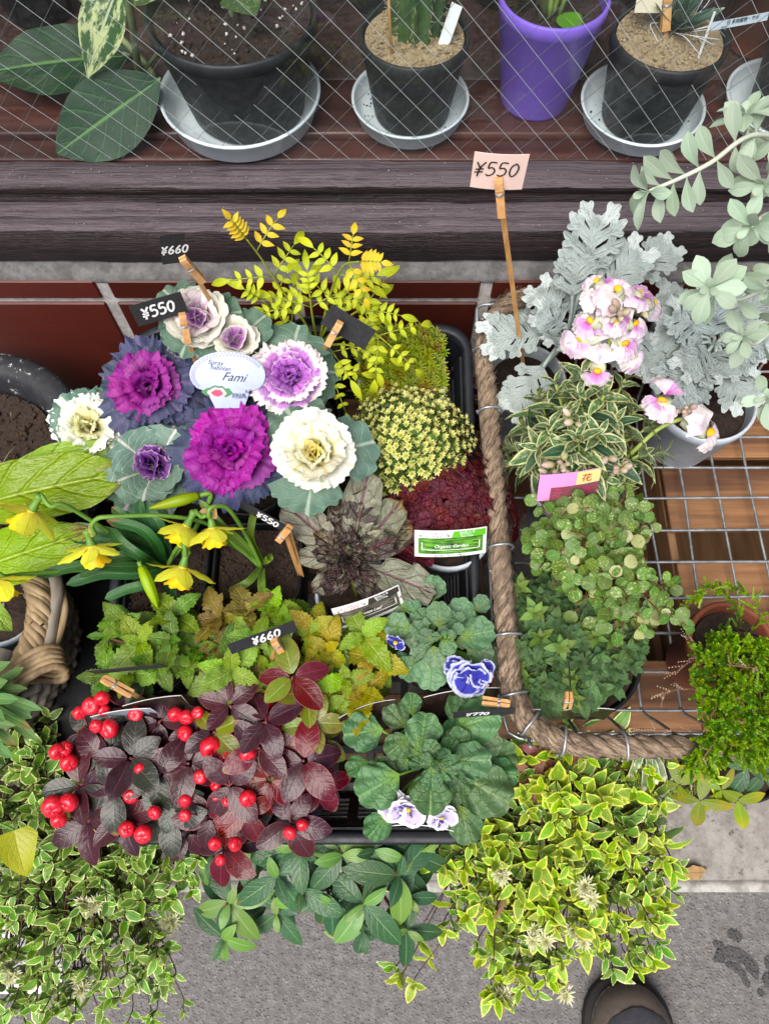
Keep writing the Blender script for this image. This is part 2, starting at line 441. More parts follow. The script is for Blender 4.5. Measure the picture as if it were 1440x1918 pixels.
# ================================================================== SETTING: ground, apron, wall, window
def asphalt_mat(nm='asphalt', wet=0.0):
    t = NT(nm); o = t.geo()
    n1 = t.noise(420, o, 2.0); n2 = t.noise(90, o, 4.0, rough=.7); n3 = t.noise(5, o, 4.0)
    vo = t.node('TexVoronoi', {'Vector': o, 'Scale': 230.0}); vd = vo.outputs['Distance']; vc = t.node('SeparateColor', {0: vo.outputs['Color']}).outputs[0]
    col = t.mix(t.ss(n2, .3, .75), hx('#5f5c5a'), hx('#7d7a78'))
    col = t.mix(t.M('MULTIPLY', t.ss(vc, .6, 1.0), t.ss(vd, .2, .5, .45, 0.0)), col, hx('#aaa59f'))
    col = t.mix(t.M('MULTIPLY', t.ss(n3, .45, .75), .4), col, hx('#5d5b5a'))
    if wet: col = t.mix(wet, col, hx('#1e1e20'))
    t.p(Base_Color=col, Roughness=.85 - .3 * wet)
    t.bump(t.M('ADD', t.M('MULTIPLY', t.ss(vd, 0.0, .5, 1.0, 0.0), .6), t.M('ADD', n2, t.M('MULTIPLY', n1, .4))), .8, .003)
    return t.m
def concrete_mat(name, a, b, c):
    t = NT(name); o = t.obj()
    col = t.mix(t.ss(t.noise(26, o, 7.0, rough=.75), .35, .65), a, b)
    col = t.mix(t.ss(t.noise(60, o, 5.0, rough=.7), .56, .68), col, c)
    t.p(Base_Color=col, Roughness=.9); t.bump(t.noise(140, o, 6.0, rough=.75), .9, .004); return t.m
M_ASPH = asphalt_mat()
M_CONC = concrete_mat('worn_concrete', hx('#7d7871'), hx('#a09c95'), hx('#4a473f'))
mb = MB(); mb.grid([[V((x, y, 0)) for x in (-90, -2, 2, 90)] for y in (-90, -3, 1.5, 90)]); mb.build('asphalt_ground', M_ASPH, kind='structure')
mb = MB(); mb.box((0, .262, .016), (6, .664, .03), bev=.004); mb.build('concrete_apron', M_CONC, kind='structure')
mb = MB(); mb.box((0, -.078, .003), (6, .016, .006)); mb.build('kerb_edge_line', plain('edge_cement', hx('#b0ada7'), .9, c2=hx('#85817a'), mott=60), kind='structure')
# wet stains on the asphalt
M_WET = asphalt_mat('wet_asphalt', .72)
STN = [0]
def stain(pts, r, nm='wet_stain'):
    mb = MB(); STN[0] += 1; S = [Z(x, y, .0004 + .0002 * STN[0]) for x, y in pts]; S = spline(S, 5); rr = random.Random(len(pts)); L = []; R = []
    for i, p in enumerate(S):
        t = S[min(i + 1, len(S) - 1)] - S[max(i - 1, 0)]; x = V((t.y, -t.x, 0)).normalized(); q = i / (len(S) - 1)
        w = .62 * r * (max(.08, 1 - (2 * q - 1) ** 4) ** .5) * rr.uniform(.75, 1.25)
        L.append([p - x * w * rr.uniform(.85, 1.15), p, p + x * w * rr.uniform(.85, 1.15)])
    mb.grid(L); mb.build(nm, M_WET, kind='structure')
stain([(1334, 1765), (1350, 1775), (1345, 1790)], .010); stain([(1335, 1800), (1365, 1785), (1400, 1800), (1418, 1835)], .012)
stain([(1358, 1805), (1385, 1818), (1402, 1850)], .009); stain([(1432, 1795), (1442, 1805), (1450, 1815)], .012)
stain([(1362, 1752), (1375, 1752), (1388, 1760)], .011); stain([(1428, 1830), (1440, 1838), (1452, 1850)], .014); stain([(1418, 1858), (1424, 1860), (1430, 1862)], .006)

# ---- tiled wall under the window
M_TILE = None
def tile_mat():
    t = NT('red_brown_tile'); o = t.geo(); oi = t.node('ObjectInfo').outputs['Random']
    n = t.noise(5, o, 4.0); n2 = t.noise(160, t.map(o, (.15, 1, 1)), 3.0)
    col = t.mix(t.ss(t.M('MULTIPLY_ADD', oi, .35, n), .45, .9), hx('#41170f'), hx('#542018'))
    col = t.mix(t.M('MULTIPLY', t.ss(n2, .5, .8), .35), col, hx('#3c1712'))
    col = t.mix(t.ss(t.noise(45, o, 5.0, rough=.8), .66, .74), col, hx('#6a463c'))
    t.p(Base_Color=col, Roughness=.42); t.bump(t.M('ADD', n2, t.noise(30, o, 3.0)), .25, .001); return t.m
M_TILE = tile_mat(); M_GROUT = plain('grey_grout', hx('#8b8886'), .9, c2=hx('#6d6a68'), mott=70, bump=.5, bscale=150)
wall = thing('tiled_wall', 'low wall of large red brown tiles with grey joints below the shop window', 'wall', (0, .6, 0))
JX = .2195; G = .014
mb = MB()
mb.box((0, .6345, .25), (2.6, .13, .468)); mb.build('mortar', M_GROUT, wall)
for rz0, rz1 in ((.451, .486), (.238, .451), (.03, .238)):
    for k in range(-5, 6):
        x0 = -.103 + k * JX
        mb = MB(); mb.box((x0 + JX / 2, .5725, (rz0 + rz1) / 2), (JX - G, .012, rz1 - rz0 - (.011 if rz1 < .48 else .005)), bev=.0018)
        mb.build('tile', M_TILE, wall, smooth=False)
# mortar fillet along the top of the tiles, with lumps over the joints
mb = MB(); rows = []
for i in range(121):
    x = -1.25 + i * 2.5 / 120; b = max(0, 1 - abs(((x + .103) / JX + .5) % 1 - .5) * 14) * .003; q = rng.uniform(-.0012, .0012)
    rows.append([V((x, .5695 - b, .480 - b)), V((x, .5685 - b, .4845 + q)), V((x, .578, .4905 + q)), V((x, .5915, .4935)), V((x, .60, .49))])
mb.grid(rows); mb.build('mortar_fillet', plain('dark_mortar', hx('#6c6a69'), .9, c2=hx('#4f4d4c'), mott=60, bump=.6, bscale=180), wall)

# ---- shop window: stained timber sill, wired glass, display shelf
M_SILL = woodmat('weathered_dark_timber', hx('#1c1011'), hx('#342325'), hx('#120b0c'), axis=0, scale=9, stretch=75, rough=.42, bump=1.0, wear=hx('#6f6668'), wt=(.58, .68), knots=True)
M_SILLG = woodmat('silvered_skylit_ledge', hx('#3f363a'), hx('#5f555a'), hx('#30262a'), axis=0, scale=9, stretch=75, rough=.48, bump=1.0, wear=hx('#20171a'), wt=(.57, .64), knots=True)  # paler than the uprights: weathering plus sky light painted into the ledges
win = thing('shop_window', 'shop window of wired glass over a weathered dark timber sill', 'window', (0, .64, .5))
def strip(name, prof, mat, rough=.0007, label=None):
    mb = MB(); rows = []; N = 150; rr = random.Random(int(prof[0][1] * 1e4))
    for i in range(N + 1):
        x = -1.3 + 2.6 * i / N
        rows.append([V((x, y + rr.uniform(-rough, rough), z + rr.uniform(-rough, rough) + .0010 * math.sin(x * 9 + z * 90) + .0009 * math.sin(x * 23 + z * 300) + .0006 * math.sin(x * 57 + z * 170))) for y, z in prof])
    mb.grid(rows); return mb.build(name, mat, win, label=label)
# profile pieces from the bottom up: upright faces and sloping ledges butted edge to edge
strip('sill_board', [(.60, .488), (.5885, .492), (.585, .4965), (.5838, .515), (.5845, .533), (.587, .5385)], M_SILL)
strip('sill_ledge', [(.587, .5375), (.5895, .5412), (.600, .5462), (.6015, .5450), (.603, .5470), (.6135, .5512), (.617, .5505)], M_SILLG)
strip('sill_moulding', [(.6162, .5495), (.6155, .5555), (.6182, .559), (.6165, .5635), (.6135, .568), (.6145, .5722)], M_SILL)
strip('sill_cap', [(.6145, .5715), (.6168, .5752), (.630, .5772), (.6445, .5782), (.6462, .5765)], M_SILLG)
mb = MB(); mb.box((0, .655, .530), (2.6, .03, .08)); mb.build('sill_core', M_SILL, win)
GY = .648
mb = MB(); rr = random.Random(77)
for _ in range(420):
    y, z = rr.choice(((rr.uniform(.619, .643), .5779), (rr.uniform(.590, .600), .5428), (rr.uniform(.605, .613), .549))); lump(mb, V((rr.uniform(-.6, .6), y, z + .0004)), rr.uniform(.0003, .0011), rr)
mb.build('dust_speck', plain('pale_dust', hx('#a8a29a'), .9, c2=hx('#6d655c'), mott=900), win, kind='stuff')
t = NT('window_glass'); bf = t.node('NewGeometry').outputs['Backfacing']; fr = t.node('Fresnel', {'IOR': t.M('MULTIPLY_ADD', bf, 1 / 1.45 - 1.45, 1.45)}).outputs[0]
tb = t.node('BsdfTransparent', {'Color': (.93, .96, .95, 1)}); gb = t.node('BsdfGlossy', {'Roughness': .03, 'Color': (1, 1, 1, 1)}); mx = t.node('MixShader', {0: fr})
t.t.links.new(tb.outputs[0], mx.inputs[1]); t.t.links.new(gb.outputs[0], mx.inputs[2]); df = t.node('BsdfDiffuse', {'Color': (.75, .78, .78, 1)}); m2 = t.node('MixShader', {0: t.ss(t.noise(14, t.geo(), 5.0, rough=.7), .35, .75, .006, .028)})
t.t.links.new(mx.outputs[0], m2.inputs[1]); t.t.links.new(df.outputs[0], m2.inputs[2]); t.t.links.new(m2.outputs[0], t.out.inputs[0])
M_GLASS = t.m
mb = MB(); mb.grid([[V((x, GY, z)) for x in (-1.2, 1.2)] for z in (.576, 1.95)]); mb.build('glass_pane', M_GLASS, win)
M_WIRE = plain('lit_wire', hx('#d8dde0'), .4, metal=.25)  # same wire painted twice: one direction catching light, the other in shade
mb = MB(); sp = .0222; z0, z1 = .577, 1.15
for s in (1, -1):
    k = -90
    while k < 130:
        c = k * sp * 1.41421; x0 = -1.0 + c if s > 0 else 1.0 - c; k += 1
        xa, za, xb, zb = x0, z0, x0 + s * (z1 - z0) * .93, z1
        def clip(x): return min(1.15, max(-1.15, x))
        if (xa < -1.15 and xb < -1.15) or (xa > 1.15 and xb > 1.15): continue
        ta = 0; tb_ = 1
        if xb != xa:
            lo, hi = (-1.15 - xa) / (xb - xa), (1.15 - xa) / (xb - xa)
            if lo > hi: lo, hi = hi, lo
            ta = max(0, lo); tb_ = min(1, hi)
        if ta >= tb_: continue
        P = lambda q: V((xa + (xb - xa) * q, GY + .0015 + .0006 * s, za + (zb - za) * q))
        mb.tube([P(ta), P((ta + tb_) / 2), P(tb_)], .00024, 4, 0 if s > 0 else 1, cap=False)
mb.build('wire_mesh', [plain('shaded_wire', hx('#7d8386'), .4, metal=.5), M_WIRE], win)
M_FRAME = woodmat('dark_window_timber', hx('#2b1b19'), hx('#46302c'), axis=2, scale=7, stretch=18)
for x in (-1.24, 1.24):
    mb = MB(); mb.box((x, .65, 1.28), (.08, .06, 1.4), bev=.004); mb.build('window_jamb', M_FRAME, win)
mb = MB(); mb.box((0, .65, 2.02), (2.56, .06, .10), bev=.004); mb.build('window_head', M_FRAME, win)
# upper wall and the dim room behind the glass
M_PLAST = plain('upper_render', hx('#6a4a40'), .8, c2=hx('#5a3c34'))
up = MB(); up.box((0, .66, 3.2), (7, .12, 2.24)); up.box((-2.4, .66, 1.04), (2.2, .12, 2.06)); up.box((2.4, .66, 1.04), (2.2, .12, 2.06))
tag(up.build('shop_front_wall', M_PLAST), 'plain brown upper shop front above and beside the window', 'wall')
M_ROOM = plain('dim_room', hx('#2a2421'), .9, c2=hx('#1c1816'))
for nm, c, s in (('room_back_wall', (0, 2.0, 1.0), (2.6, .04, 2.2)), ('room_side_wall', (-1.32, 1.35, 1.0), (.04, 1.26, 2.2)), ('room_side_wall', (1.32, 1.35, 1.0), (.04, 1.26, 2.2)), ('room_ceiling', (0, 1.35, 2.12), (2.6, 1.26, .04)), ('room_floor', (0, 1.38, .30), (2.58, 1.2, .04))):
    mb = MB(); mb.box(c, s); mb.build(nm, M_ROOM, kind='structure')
M_SHELF = woodmat('red_brown_shelf', hx('#42231e'), hx('#5a342c'), hx('#301713'), axis=0, scale=6, stretch=16, rough=.38, bump=.3, wear=hx('#8a5a48'), wt=(.68, .76))
sh = thing('display_shelf', 'red brown timber shelf behind the glass under the potted plants', 'shelf', (0, .74, .56))
mb = MB(); mb.box((0, .668, .5655), (2.5, .030, .016), bev=.002); mb.build('nosing', M_SHELF, sh)
mb = MB(); mb.box((0, .7265, .5715), (2.5, .085, .018), bev=.0025); mb.build('board', M_SHELF, sh)
mb = MB(); mb.box((0, .8705, .5695), (2.5, .200, .018), bev=.0025); mb.build('board', M_FRAME, sh)
for x in (-1.1, -.4, .4, 1.1):
    mb = MB(); mb.box((x, .80, .438), (.05, .05, .24)); mb.build('post', M_FRAME, sh)
SHZ = .5806

# ---- display stands of timber below the tray and the basket
M_CRATE = woodmat('crate_pine', hx('#7d5638'), hx('#9a7049'), hx('#563824'), axis=0, scale=6, stretch=16, rough=.6, bump=.4, knots=True)
M_CRATEY = woodmat('crate_pine_side', hx('#7d5a3c'), hx('#9c7650'), hx('#5d3c26'), axis=1, scale=5, stretch=12, rough=.6, bump=.4)
st = thing('display_stand', 'low slatted timber stand under the black plant tray', 'stand', (-.09, .3, .03))
for k, y in enumerate((.10, .19, .28, .37, .46)):
    zc = .407 + (y + .006) * .1462 - .112
    mb = MB(); mb.box((0, 0, 0), (.36, .07, .014), Matrix.Translation((-.09, y, zc)) @ Matrix.Rotation(.1451, 4, 'X'), bev=.0015); mb.build('plank', M_CRATE, st, smooth=False)
for x in (-.25, .07):
    for y in (.12, .44):
        h = .407 + (y + .006) * .1462 - .125 - .034
        mb = MB(); mb.box((x, y, .031 + h / 2), (.03, .05, h), bev=.0015); mb.build('leg', M_CRATEY, st, smooth=False)

# ================================================================== BLACK TRAY
M_BLK = plain('black_plastic', hx('#1b1e24'), .42, c2=hx('#14161a'), mott=40, bump=.15, bscale=90, spec=.3)
TX0, TX1, TL = -.277, .097, .522            # rim extents across and along the slope
def TF(x, s, h): return TR0 + V((x, 0, 0)) + TRY * s + TRN * h      # tray frame -> world
tray = thing('plant_tray', 'black plastic slotted nursery tray full of small potted plants', 'plant tray', TF(-.09, .26, -.09))
def rrect(x0, x1, s0, s1, r, n=6):
    out = []
    for cx, cs, a0 in ((x1 - r, s1 - r, 0), (x0 + r, s1 - r, 90), (x0 + r, s0 + r, 180), (x1 - r, s0 + r, 270)):
        for i in range(n + 1):
            a = math.radians(a0 + 90 * i / n); out.append((cx + r * math.cos(a), cs + r * math.sin(a)))
    return out
def ring(prof, mat=0):
    rows = []
    for inset, h in prof:
        rows.append([TF(x, s, h) for x, s in rrect(TX0 + inset, TX1 - inset, inset - .012, TL - inset, .035 - min(inset, .02))])
    return rows
mb = MB(); mb.grid(ring([(.012, -.014), (.0005, -.014), (0, -.010), (.0008, -.001), (.003, 0), (.009, 0), (.0115, -.002), (.012, -.014)]), close=True)
mb.build('rim', M_BLK, tray)
# slotted walls: horizontal rails + uprights
def wallrun(a, b, n, lab):
    """a, b: rim corner (x, s) pairs; inner direction n (dx, ds)"""
    mb = MB(); A, B = V((a[0], a[1], 0)), V((b[0], b[1], 0)); L = (B - A).length; d = (B - A) / L
    nn = V((n[0], n[1], 0))
    def pt(q, inset, h): p = A + d * q + nn * inset; return TF(p.x, p.y, h)
    def bar(q0, q1, f0, f1):
        i0, i1 = .012 + .022 * f0, .012 + .022 * f1; h0, h1 = -.010 - .082 * f0, -.010 - .082 * f1; th = .0022
        vs = [pt(q0, i0, h0), pt(q1, i0, h0), pt(q1, i1, h1), pt(q0, i1, h1)]
        vs += [pt(q0, i0 + th, h0), pt(q1, i0 + th, h0), pt(q1, i1 + th, h1), pt(q0, i1 + th, h1)]
        mb.add(vs, [(0, 1, 2, 3), (7, 6, 5, 4), (0, 4, 5, 1), (2, 6, 7, 3), (1, 5, 6, 2), (0, 3, 7, 4)])
    for f0, f1 in ((0, .22), (.30, .34), (.42, .46), (.54, .58), (.66, .70), (.80, 1.0)): bar(.006, L - .006, f0, f1)
    k = max(3, round(L / .045)); 
    for i in range(k + 1):
        q = .008 + (L - .03) * i / k; bar(q, q + .010, .2201, .7999)
    mb.build('side_wall', M_BLK, tray, smooth=False)
wallrun((TX0, .02), (TX0, TL - .03), (1, 0), 'l'); wallrun((TX1, .02), (TX1, TL - .03), (-1, 0), 'r')
wallrun((TX0 + .03, -.012), (TX1 - .03, -.012), (0, 1), 'f'); wallrun((TX0 + .03, TL), (TX1 - .03, TL), (0, -1), 'b')
for cx, cs, a0 in ((TX1 - .03, TL - .03, 0), (TX0 + .03, TL - .03, 90), (TX0 + .03, .02, 180), (TX1 - .03, .02, 270)):
    mb = MB(); rows = []
    for f in (0, .5, 1):
        rows.append([TF(cx + (.02 - .022 * f) * math.cos(math.radians(a0 + 90 * i / 5)), cs + (.02 - .022 * f) * math.sin(math.radians(a0 + 90 * i / 5)), -.010 - .082 * f) for i in range(6)])
    mb.grid(rows); mb.build('corner', M_BLK, tray)
mb = MB()
for i in range(9):
    x = TX0 + .038 + (TX1 - TX0 - .076) * i / 8; mb.box((0, 0, 0), (.008, TL - .07, .003), Matrix.Translation(TF(x, .26, -.0915)) @ Matrix.Rotation(.1451, 4, 'X'))
for i in range(13):
    s = .03 + (TL - .075) * i / 12; mb.box((0, 0, 0), (TX1 - TX0 - .07, .008, .003), Matrix.Translation(TF(-.09, s, -.0945)) @ Matrix.Rotation(.1451, 4, 'X'))
mb.build('floor_grid', M_BLK, tray, smooth=False)

M_SOIL = plain('dark_potting_soil', hx('#241913'), .95, c2=hx('#382a21'), mott=220, bump=1.0, bscale=260)
M_SOILB = plain('soil_crumbs', hx('#41301f'), .95, c2=hx('#2b1f18'), mott=400)
M_PBLK = plain('black_pot_plastic', hx('#151618'), .45, c2=hx('#1f2022'), mott=50, spec=.3)
M_PWHT = plain('white_pot_film', hx('#c9d2da'), .5, c2=hx('#b5bfc9'), mott=30)
M_PGRY = plain('grey_pot_plastic', hx('#8f99a3'), .5, c2=hx('#7d8791'), mott=40)

# ================================================================== ORNAMENTAL CABBAGES
def cabmat(name, base, rim, vein, c2=None, edge=None, ew=.2, back=None, vs=.45, tipv=(.35, .95), dim=.93):
    return leafmat(name, hx(base), hx(c2 or base), tip=hx(rim), tipv=tipv, vein=hx(vein), vn=5, vs=vs*.75, fanv=True, edge=hx(edge) if edge else None, ew=ew, enoise=.16,
                   rough=.55, trans=.16, bump=.55, back=hx(back) if back else None, mid=hx(vein), midw=.06, spec=.3, bd=.0015, dim=dim)
CM = {
    'pink_in': cabmat('cabbage_lilac_heart', '#b878c4', '#d9b4d6', '#a25bb0', edge='#efe6dc', ew=.2), 'pink_mid': cabmat('cabbage_blush', '#d7b3cf', '#efe6de', '#c99fc4'),
    'pink_out': cabmat('cabbage_cream_rim', '#c3c7a5', '#eceadb', '#cfd3b8'), 'green': cabmat('cabbage_grey_green', '#7d9584', '#5f7c6c', '#b3c4b0', back='#9db3a2'),
    'greenpur': cabmat('cabbage_green_purple_base', '#9a7396', '#5d7867', '#b9a7b6', tipv=(.2, .6)),
    'pur_in': cabmat('cabbage_magenta_heart', '#8d1f86', '#a8399f', '#74156e', c2='#9b2b94', dim=.68), 'pur_mid': cabmat('cabbage_magenta', '#9a2c93', '#b04aa8', '#7c1a76', dim=.68),
    'mag_in': cabmat('cabbage_bright_magenta_heart', '#a01c96', '#b832ae', '#80107a', dim=.68), 'mag_mid': cabmat('cabbage_bright_magenta', '#a82aa0', '#b443ac', '#86187f', c2='#b338aa', dim=.68),
    'slate': cabmat('cabbage_slate', '#4f3f68', '#4a506c', '#6b6284', c2='#484a68', back='#7a8094', tipv=(.1, .5)),
    'lil_in': cabmat('cabbage_violet_heart', '#8a3f9c', '#b06fc0', '#74308a', c2='#9c52ae'), 'lil_mid': cabmat('cabbage_violet', '#9c50b0', '#b673c4', '#8a429c', edge='#d9b9dc', ew=.08),
    'lil_out': cabmat('cabbage_violet_cream', '#aa62bb', '#c38fce', '#9a55ab', edge='#f0e6e2', ew=.2),
    'whi_in': cabmat('cabbage_lemon_heart', '#e2d460', '#ece294', '#d4c24e'), 'whi_mid': cabmat('cabbage_cream', '#ece49c', '#f0eed4', '#e0d688'), 'whi_out': cabmat('cabbage_white', '#e9e8cf', '#f1f3ea', '#e0e0c4'),
    'gp_in': cabmat('cabbage_dark_violet_heart', '#63307c', '#7d4b94', '#52246a', edge='#b89ab8', ew=.1), 'gp_out': cabmat('cabbage_veined_green', '#8d6f92', '#6b8575', '#c8c6bc', vs=.75, tipv=(.12, .4)),
    'cre_in': cabmat('cabbage_yellow_heart', '#d9d38a', '#e8e6b4', '#cfc877'), 'cre_out': cabmat('cabbage_ivory', '#dfe0b6', '#eef0dc', '#cfd4a4', edge='#f0f2e6'),
}
FAN = {}
def fans(key, kind):
    if (key, kind) not in FAN:
        kw = {'ruf': dict(amp=.045, k=12, jag=.045, cup=.22, A=1.3, roll=.22), 'frill': dict(amp=.055, k=15, jag=.07, cup=.22, A=1.3, roll=.26), 'smooth': dict(amp=.028, k=6, jag=.03, cup=.16, A=1.15, roll=.12), 'flat': dict(amp=.06, k=6, jag=.05, cup=-.05, A=1.0, low=.08, roll=.10),
              'rose': dict(amp=.022, k=7, jag=.03, cup=.20, A=1.25, roll=.06), 'crimp': dict(amp=.09, k=11, jag=.09, cup=.08, A=1.35, low=.06, roll=.26)}[kind]
        FAN[(key, kind)] = [fan('cabbage_leaf_%s_%s_%d' % (key, kind, i), CM[key], seed=i * 7 + len(key), **kw) for i in range(4)]
    return FAN[(key, kind)]
def cabbage(label, px, py, h, R, rings, tilt=.35, potm=None, az0=0.0, potoff=V((0, 0, 0)), potr=.043):
    c = T(px, py, h); n = (TRN * (1 - tilt) + tocam(c) * tilt).normalized(); R = pxm(c, R)
    base = c - n * R * .42
    foot = T(px, py, h) - TRN * (h + .008) + V((0, .0, 0)) + potoff
    p = Plant('ornamental_cabbage', label, 'ornamental cabbage', foot, 'ornamental cabbages in the black tray')
    e1, e2 = disp_dir(c, n)
    for cnt, r0, ln, eld, key, kind, hh in rings:
        a0 = U(0, 6.28) + az0
        for k in range(cnt):
            a = a0 + k * 6.2832 / cnt + U(-.34, .34); el = math.radians(eld + U(-11, 11)); d, nn = azdir(a, el, n, e1, e2)
            o = (e1 * math.cos(a) + e2 * math.sin(a)) * (r0 * R) + n * (hh * R)
            p.leaf(pick(fans(key, kind)), base + o, d, nn + V((U(-.1, .1), U(-.1, .1), 0)), R * ln * U(.84, 1.14))
    p.stem(spline([foot - TRN * .02, foot.lerp(base, .5) + V((.004, 0, 0)), base + n * R * .1], 4), .006)
    pot(p.root, foot, potr, potr * .72, .078, potm or M_PBLK, M_SOIL, TRN, seg=28)
    return p.done(M_STALK)
M_STALK = plain('pale_stalk', hx('#8d9a6e'), .6, c2=hx('#6f7b55'))
G3 = lambda n, e=2, ln=1.08: (n, .18, ln, e, 'green', 'flat', -.03)
PINK = [(3, .02, .46, 76, 'pink_in', 'rose', .26), (4, .06, .60, 64, 'pink_in', 'rose', .2), (5, .10, .78, 52, 'pink_mid', 'smooth', .12), (5, .13, .94, 38, 'pink_out', 'smooth', .05), G3(3, 24, .98)]
cabbage('tall cream and pink ornamental cabbage at the back left of the tray', 370, 592, .105, 68, PINK, tilt=.5)
cabbage('half hidden pale pink cabbage with white outer leaves behind the oval label', 440, 634, .098, 52, [(3, .02, .5, 74, 'pink_in', 'rose', .24), (4, .08, .7, 58, 'pink_in', 'rose', .14), (5, .12, .95, 38, 'pink_out', 'smooth', .05), G3(2, 8)], potoff=V((.01, .012, 0)), potr=.036)
cabbage('small lilac cabbage tucked behind the dark purple one', 337, 656, .06, 46, [(3, .02, .5, 72, 'lil_in', 'rose', .24), (4, .08, .7, 56, 'pink_mid', 'ruf', .12), (5, .12, .9, 34, 'pink_mid', 'ruf', .04), G3(2, 8)], potoff=V((-.006, .0, 0)), potr=.032)
cabbage('frilled purple cabbage with slate blue outer leaves at the left edge', 278, 718, .072, 90, [(3, .02, .36, 80, 'pur_in', 'frill', .3), (4, .05, .46, 70, 'pur_in', 'frill', .25), (4, .10, .58, 56, 'pur_mid', 'frill', .2), (5, .13, .70, 42, 'pur_mid', 'frill', .14), (5, .13, .74, 38, 'slate', 'crimp', .08), (5, .17, .88, 20, 'slate', 'crimp', .0), (3, .2, .96, 4, 'slate', 'crimp', -.06)], tilt=.5)
cabbage('violet cabbage with cream wavy edges right of the oval label', 543, 702, .088, 75, [(3, .02, .36, 80, 'lil_in', 'frill', .3), (4, .05, .50, 70, 'lil_in', 'frill', .24), (5, .10, .66, 56, 'lil_mid', 'frill', .17), (5, .13, .80, 42, 'lil_out', 'frill', .1), (4, .16, .94, 26, 'lil_out', 'frill', .04), G3(4, 4, 1.15)], tilt=.5)
cabbage('large bright magenta frilled cabbage in the middle of the group', 434, 842, .08, 96, [(4, .02, .32, 80, 'mag_in', 'frill', .32), (4, .05, .44, 72, 'mag_in', 'frill', .26), (5, .09, .58, 58, 'mag_mid', 'frill', .19), (6, .13, .74, 42, 'mag_mid', 'frill', .11), (5, .16, .88, 26, 'mag_mid', 'frill', .03), (6, .18, .98, 10, 'slate', 'crimp', -.03)], tilt=.3)
cabbage('white cabbage with a lemon yellow heart right of the magenta one', 590, 848, .09, 86, [(3, .02, .28, 82, 'whi_in', 'ruf', .34), (4, .05, .42, 74, 'whi_in', 'ruf', .28), (5, .09, .58, 60, 'whi_mid', 'ruf', .2), (5, .13, .76, 46, 'whi_mid', 'ruf', .12), (6, .16, .92, 28, 'whi_out', 'ruf', .04), G3(3, 4, 1.12)], tilt=.3, potm=M_PWHT, potoff=V((.006, -.012, 0)))
cabbage('green veined cabbage with a small dark violet heart left of the magenta one', 283, 868, .06, 86, [(3, .02, .32, 78, 'gp_in', 'rose', .26), (4, .06, .42, 66, 'gp_in', 'ruf', .2), (4, .10, .52, 52, 'gp_in', 'ruf', .14), (5, .13, .80, 30, 'gp_out', 'smooth', .06), (5, .16, .98, 12, 'gp_out', 'flat', -.02), (3, .2, 1.1, -2, 'greenpur', 'flat', -.06)], tilt=.35)
cabbage('ivory cabbage half hidden behind the big lime green leaf', 165, 797, .05, 64, [(3, .02, .4, 78, 'cre_in', 'ruf', .3), (4, .07, .6, 62, 'cre_in', 'frill', .2), (5, .12, .82, 46, 'cre_out', 'frill', .1), (5, .15, .98, 28, 'cre_out', 'frill', .04), (4, .16, 1.06, 18, 'green', 'ruf', 0)], tilt=.3, potoff=V((.03, 0, 0)), potr=.04)

# ================================================================== TRAY: JASMINE, SEDUM, YELLOW-TIPPED SHRUB, PILEA, AJUGA
GT = 'small pots standing in the black tray'
M_JAS = leafmat('lime_leaflet', hx('#d3da22'), hx('#b9ca1e'), mid=hx('#e6ea70'), midw=.09, rough=.4, trans=.3, dim=1.0)
M_JASG = leafmat('golden_leaflet', hx('#f0d42e'), hx('#e2be28'), mid=hx('#f4e068'), midw=.09, rough=.4, trans=.35, dim=1.0)
M_JSTEM = plain('green_yellow_stem', hx('#8f9a2a'), .5)
JL = [leaf('jasmine_leaflet_%d' % i, M_JAS, W=.46, prof=P_OV, nl=6, nw=4, fold=.18, curl=.5 + .2 * i, seed=i) for i in range(3)]
JT = [leaf('jasmine_tip_leaflet_%d' % i, M_JAS, W=.30, prof=P_LAN, nl=8, nw=4, fold=.22, curl=.7 + .25 * i, seed=i) for i in range(2)]
JG = [leaf('golden_leaflet_%d' % i, M_JASG, W=.46, prof=P_OV, nl=5, nw=4, fold=.22, curl=.6, seed=i) for i in range(2)]
foot = T(590, 648, -.008)
jas = Plant('golden_jasmine', 'lime yellow jasmine with golden tips reaching over the back of the tray', 'jasmine', foot, GT)
def pinnate(p, a, d, up, L, pairs, gold=False, lw=.02, drop=.25):
    pts = []; q = V(a)
    side = d.cross(up).normalized()
    for i in range(pairs + 2):
        t = i / (pairs + 1); pts.append(V(a) + d * (L * t) - up * (drop * L * t * t))
    p.stem(pts, .0006, 0, 4)
    for i in range(1, pairs + 1):
        b = pts[i]; sc = lw * (1 - .25 * i / (pairs + 1)) * U(.85, 1.15); dd = (pts[i] - pts[i - 1]).normalized()
        for s in (-1, 1):
            p.leaf(pick(JG if gold else JL), b, dd * .55 + side * s + up * U(-.05, .2), up + side * s * -.25, sc, 'leaflet')
    dd = (pts[-1] - pts[-2]).normalized()
    p.leaf(pick(JG if gold else JT), pts[-1], dd, up, lw * (1.0 if gold else U(1.7, 2.3)), 'leaflet')
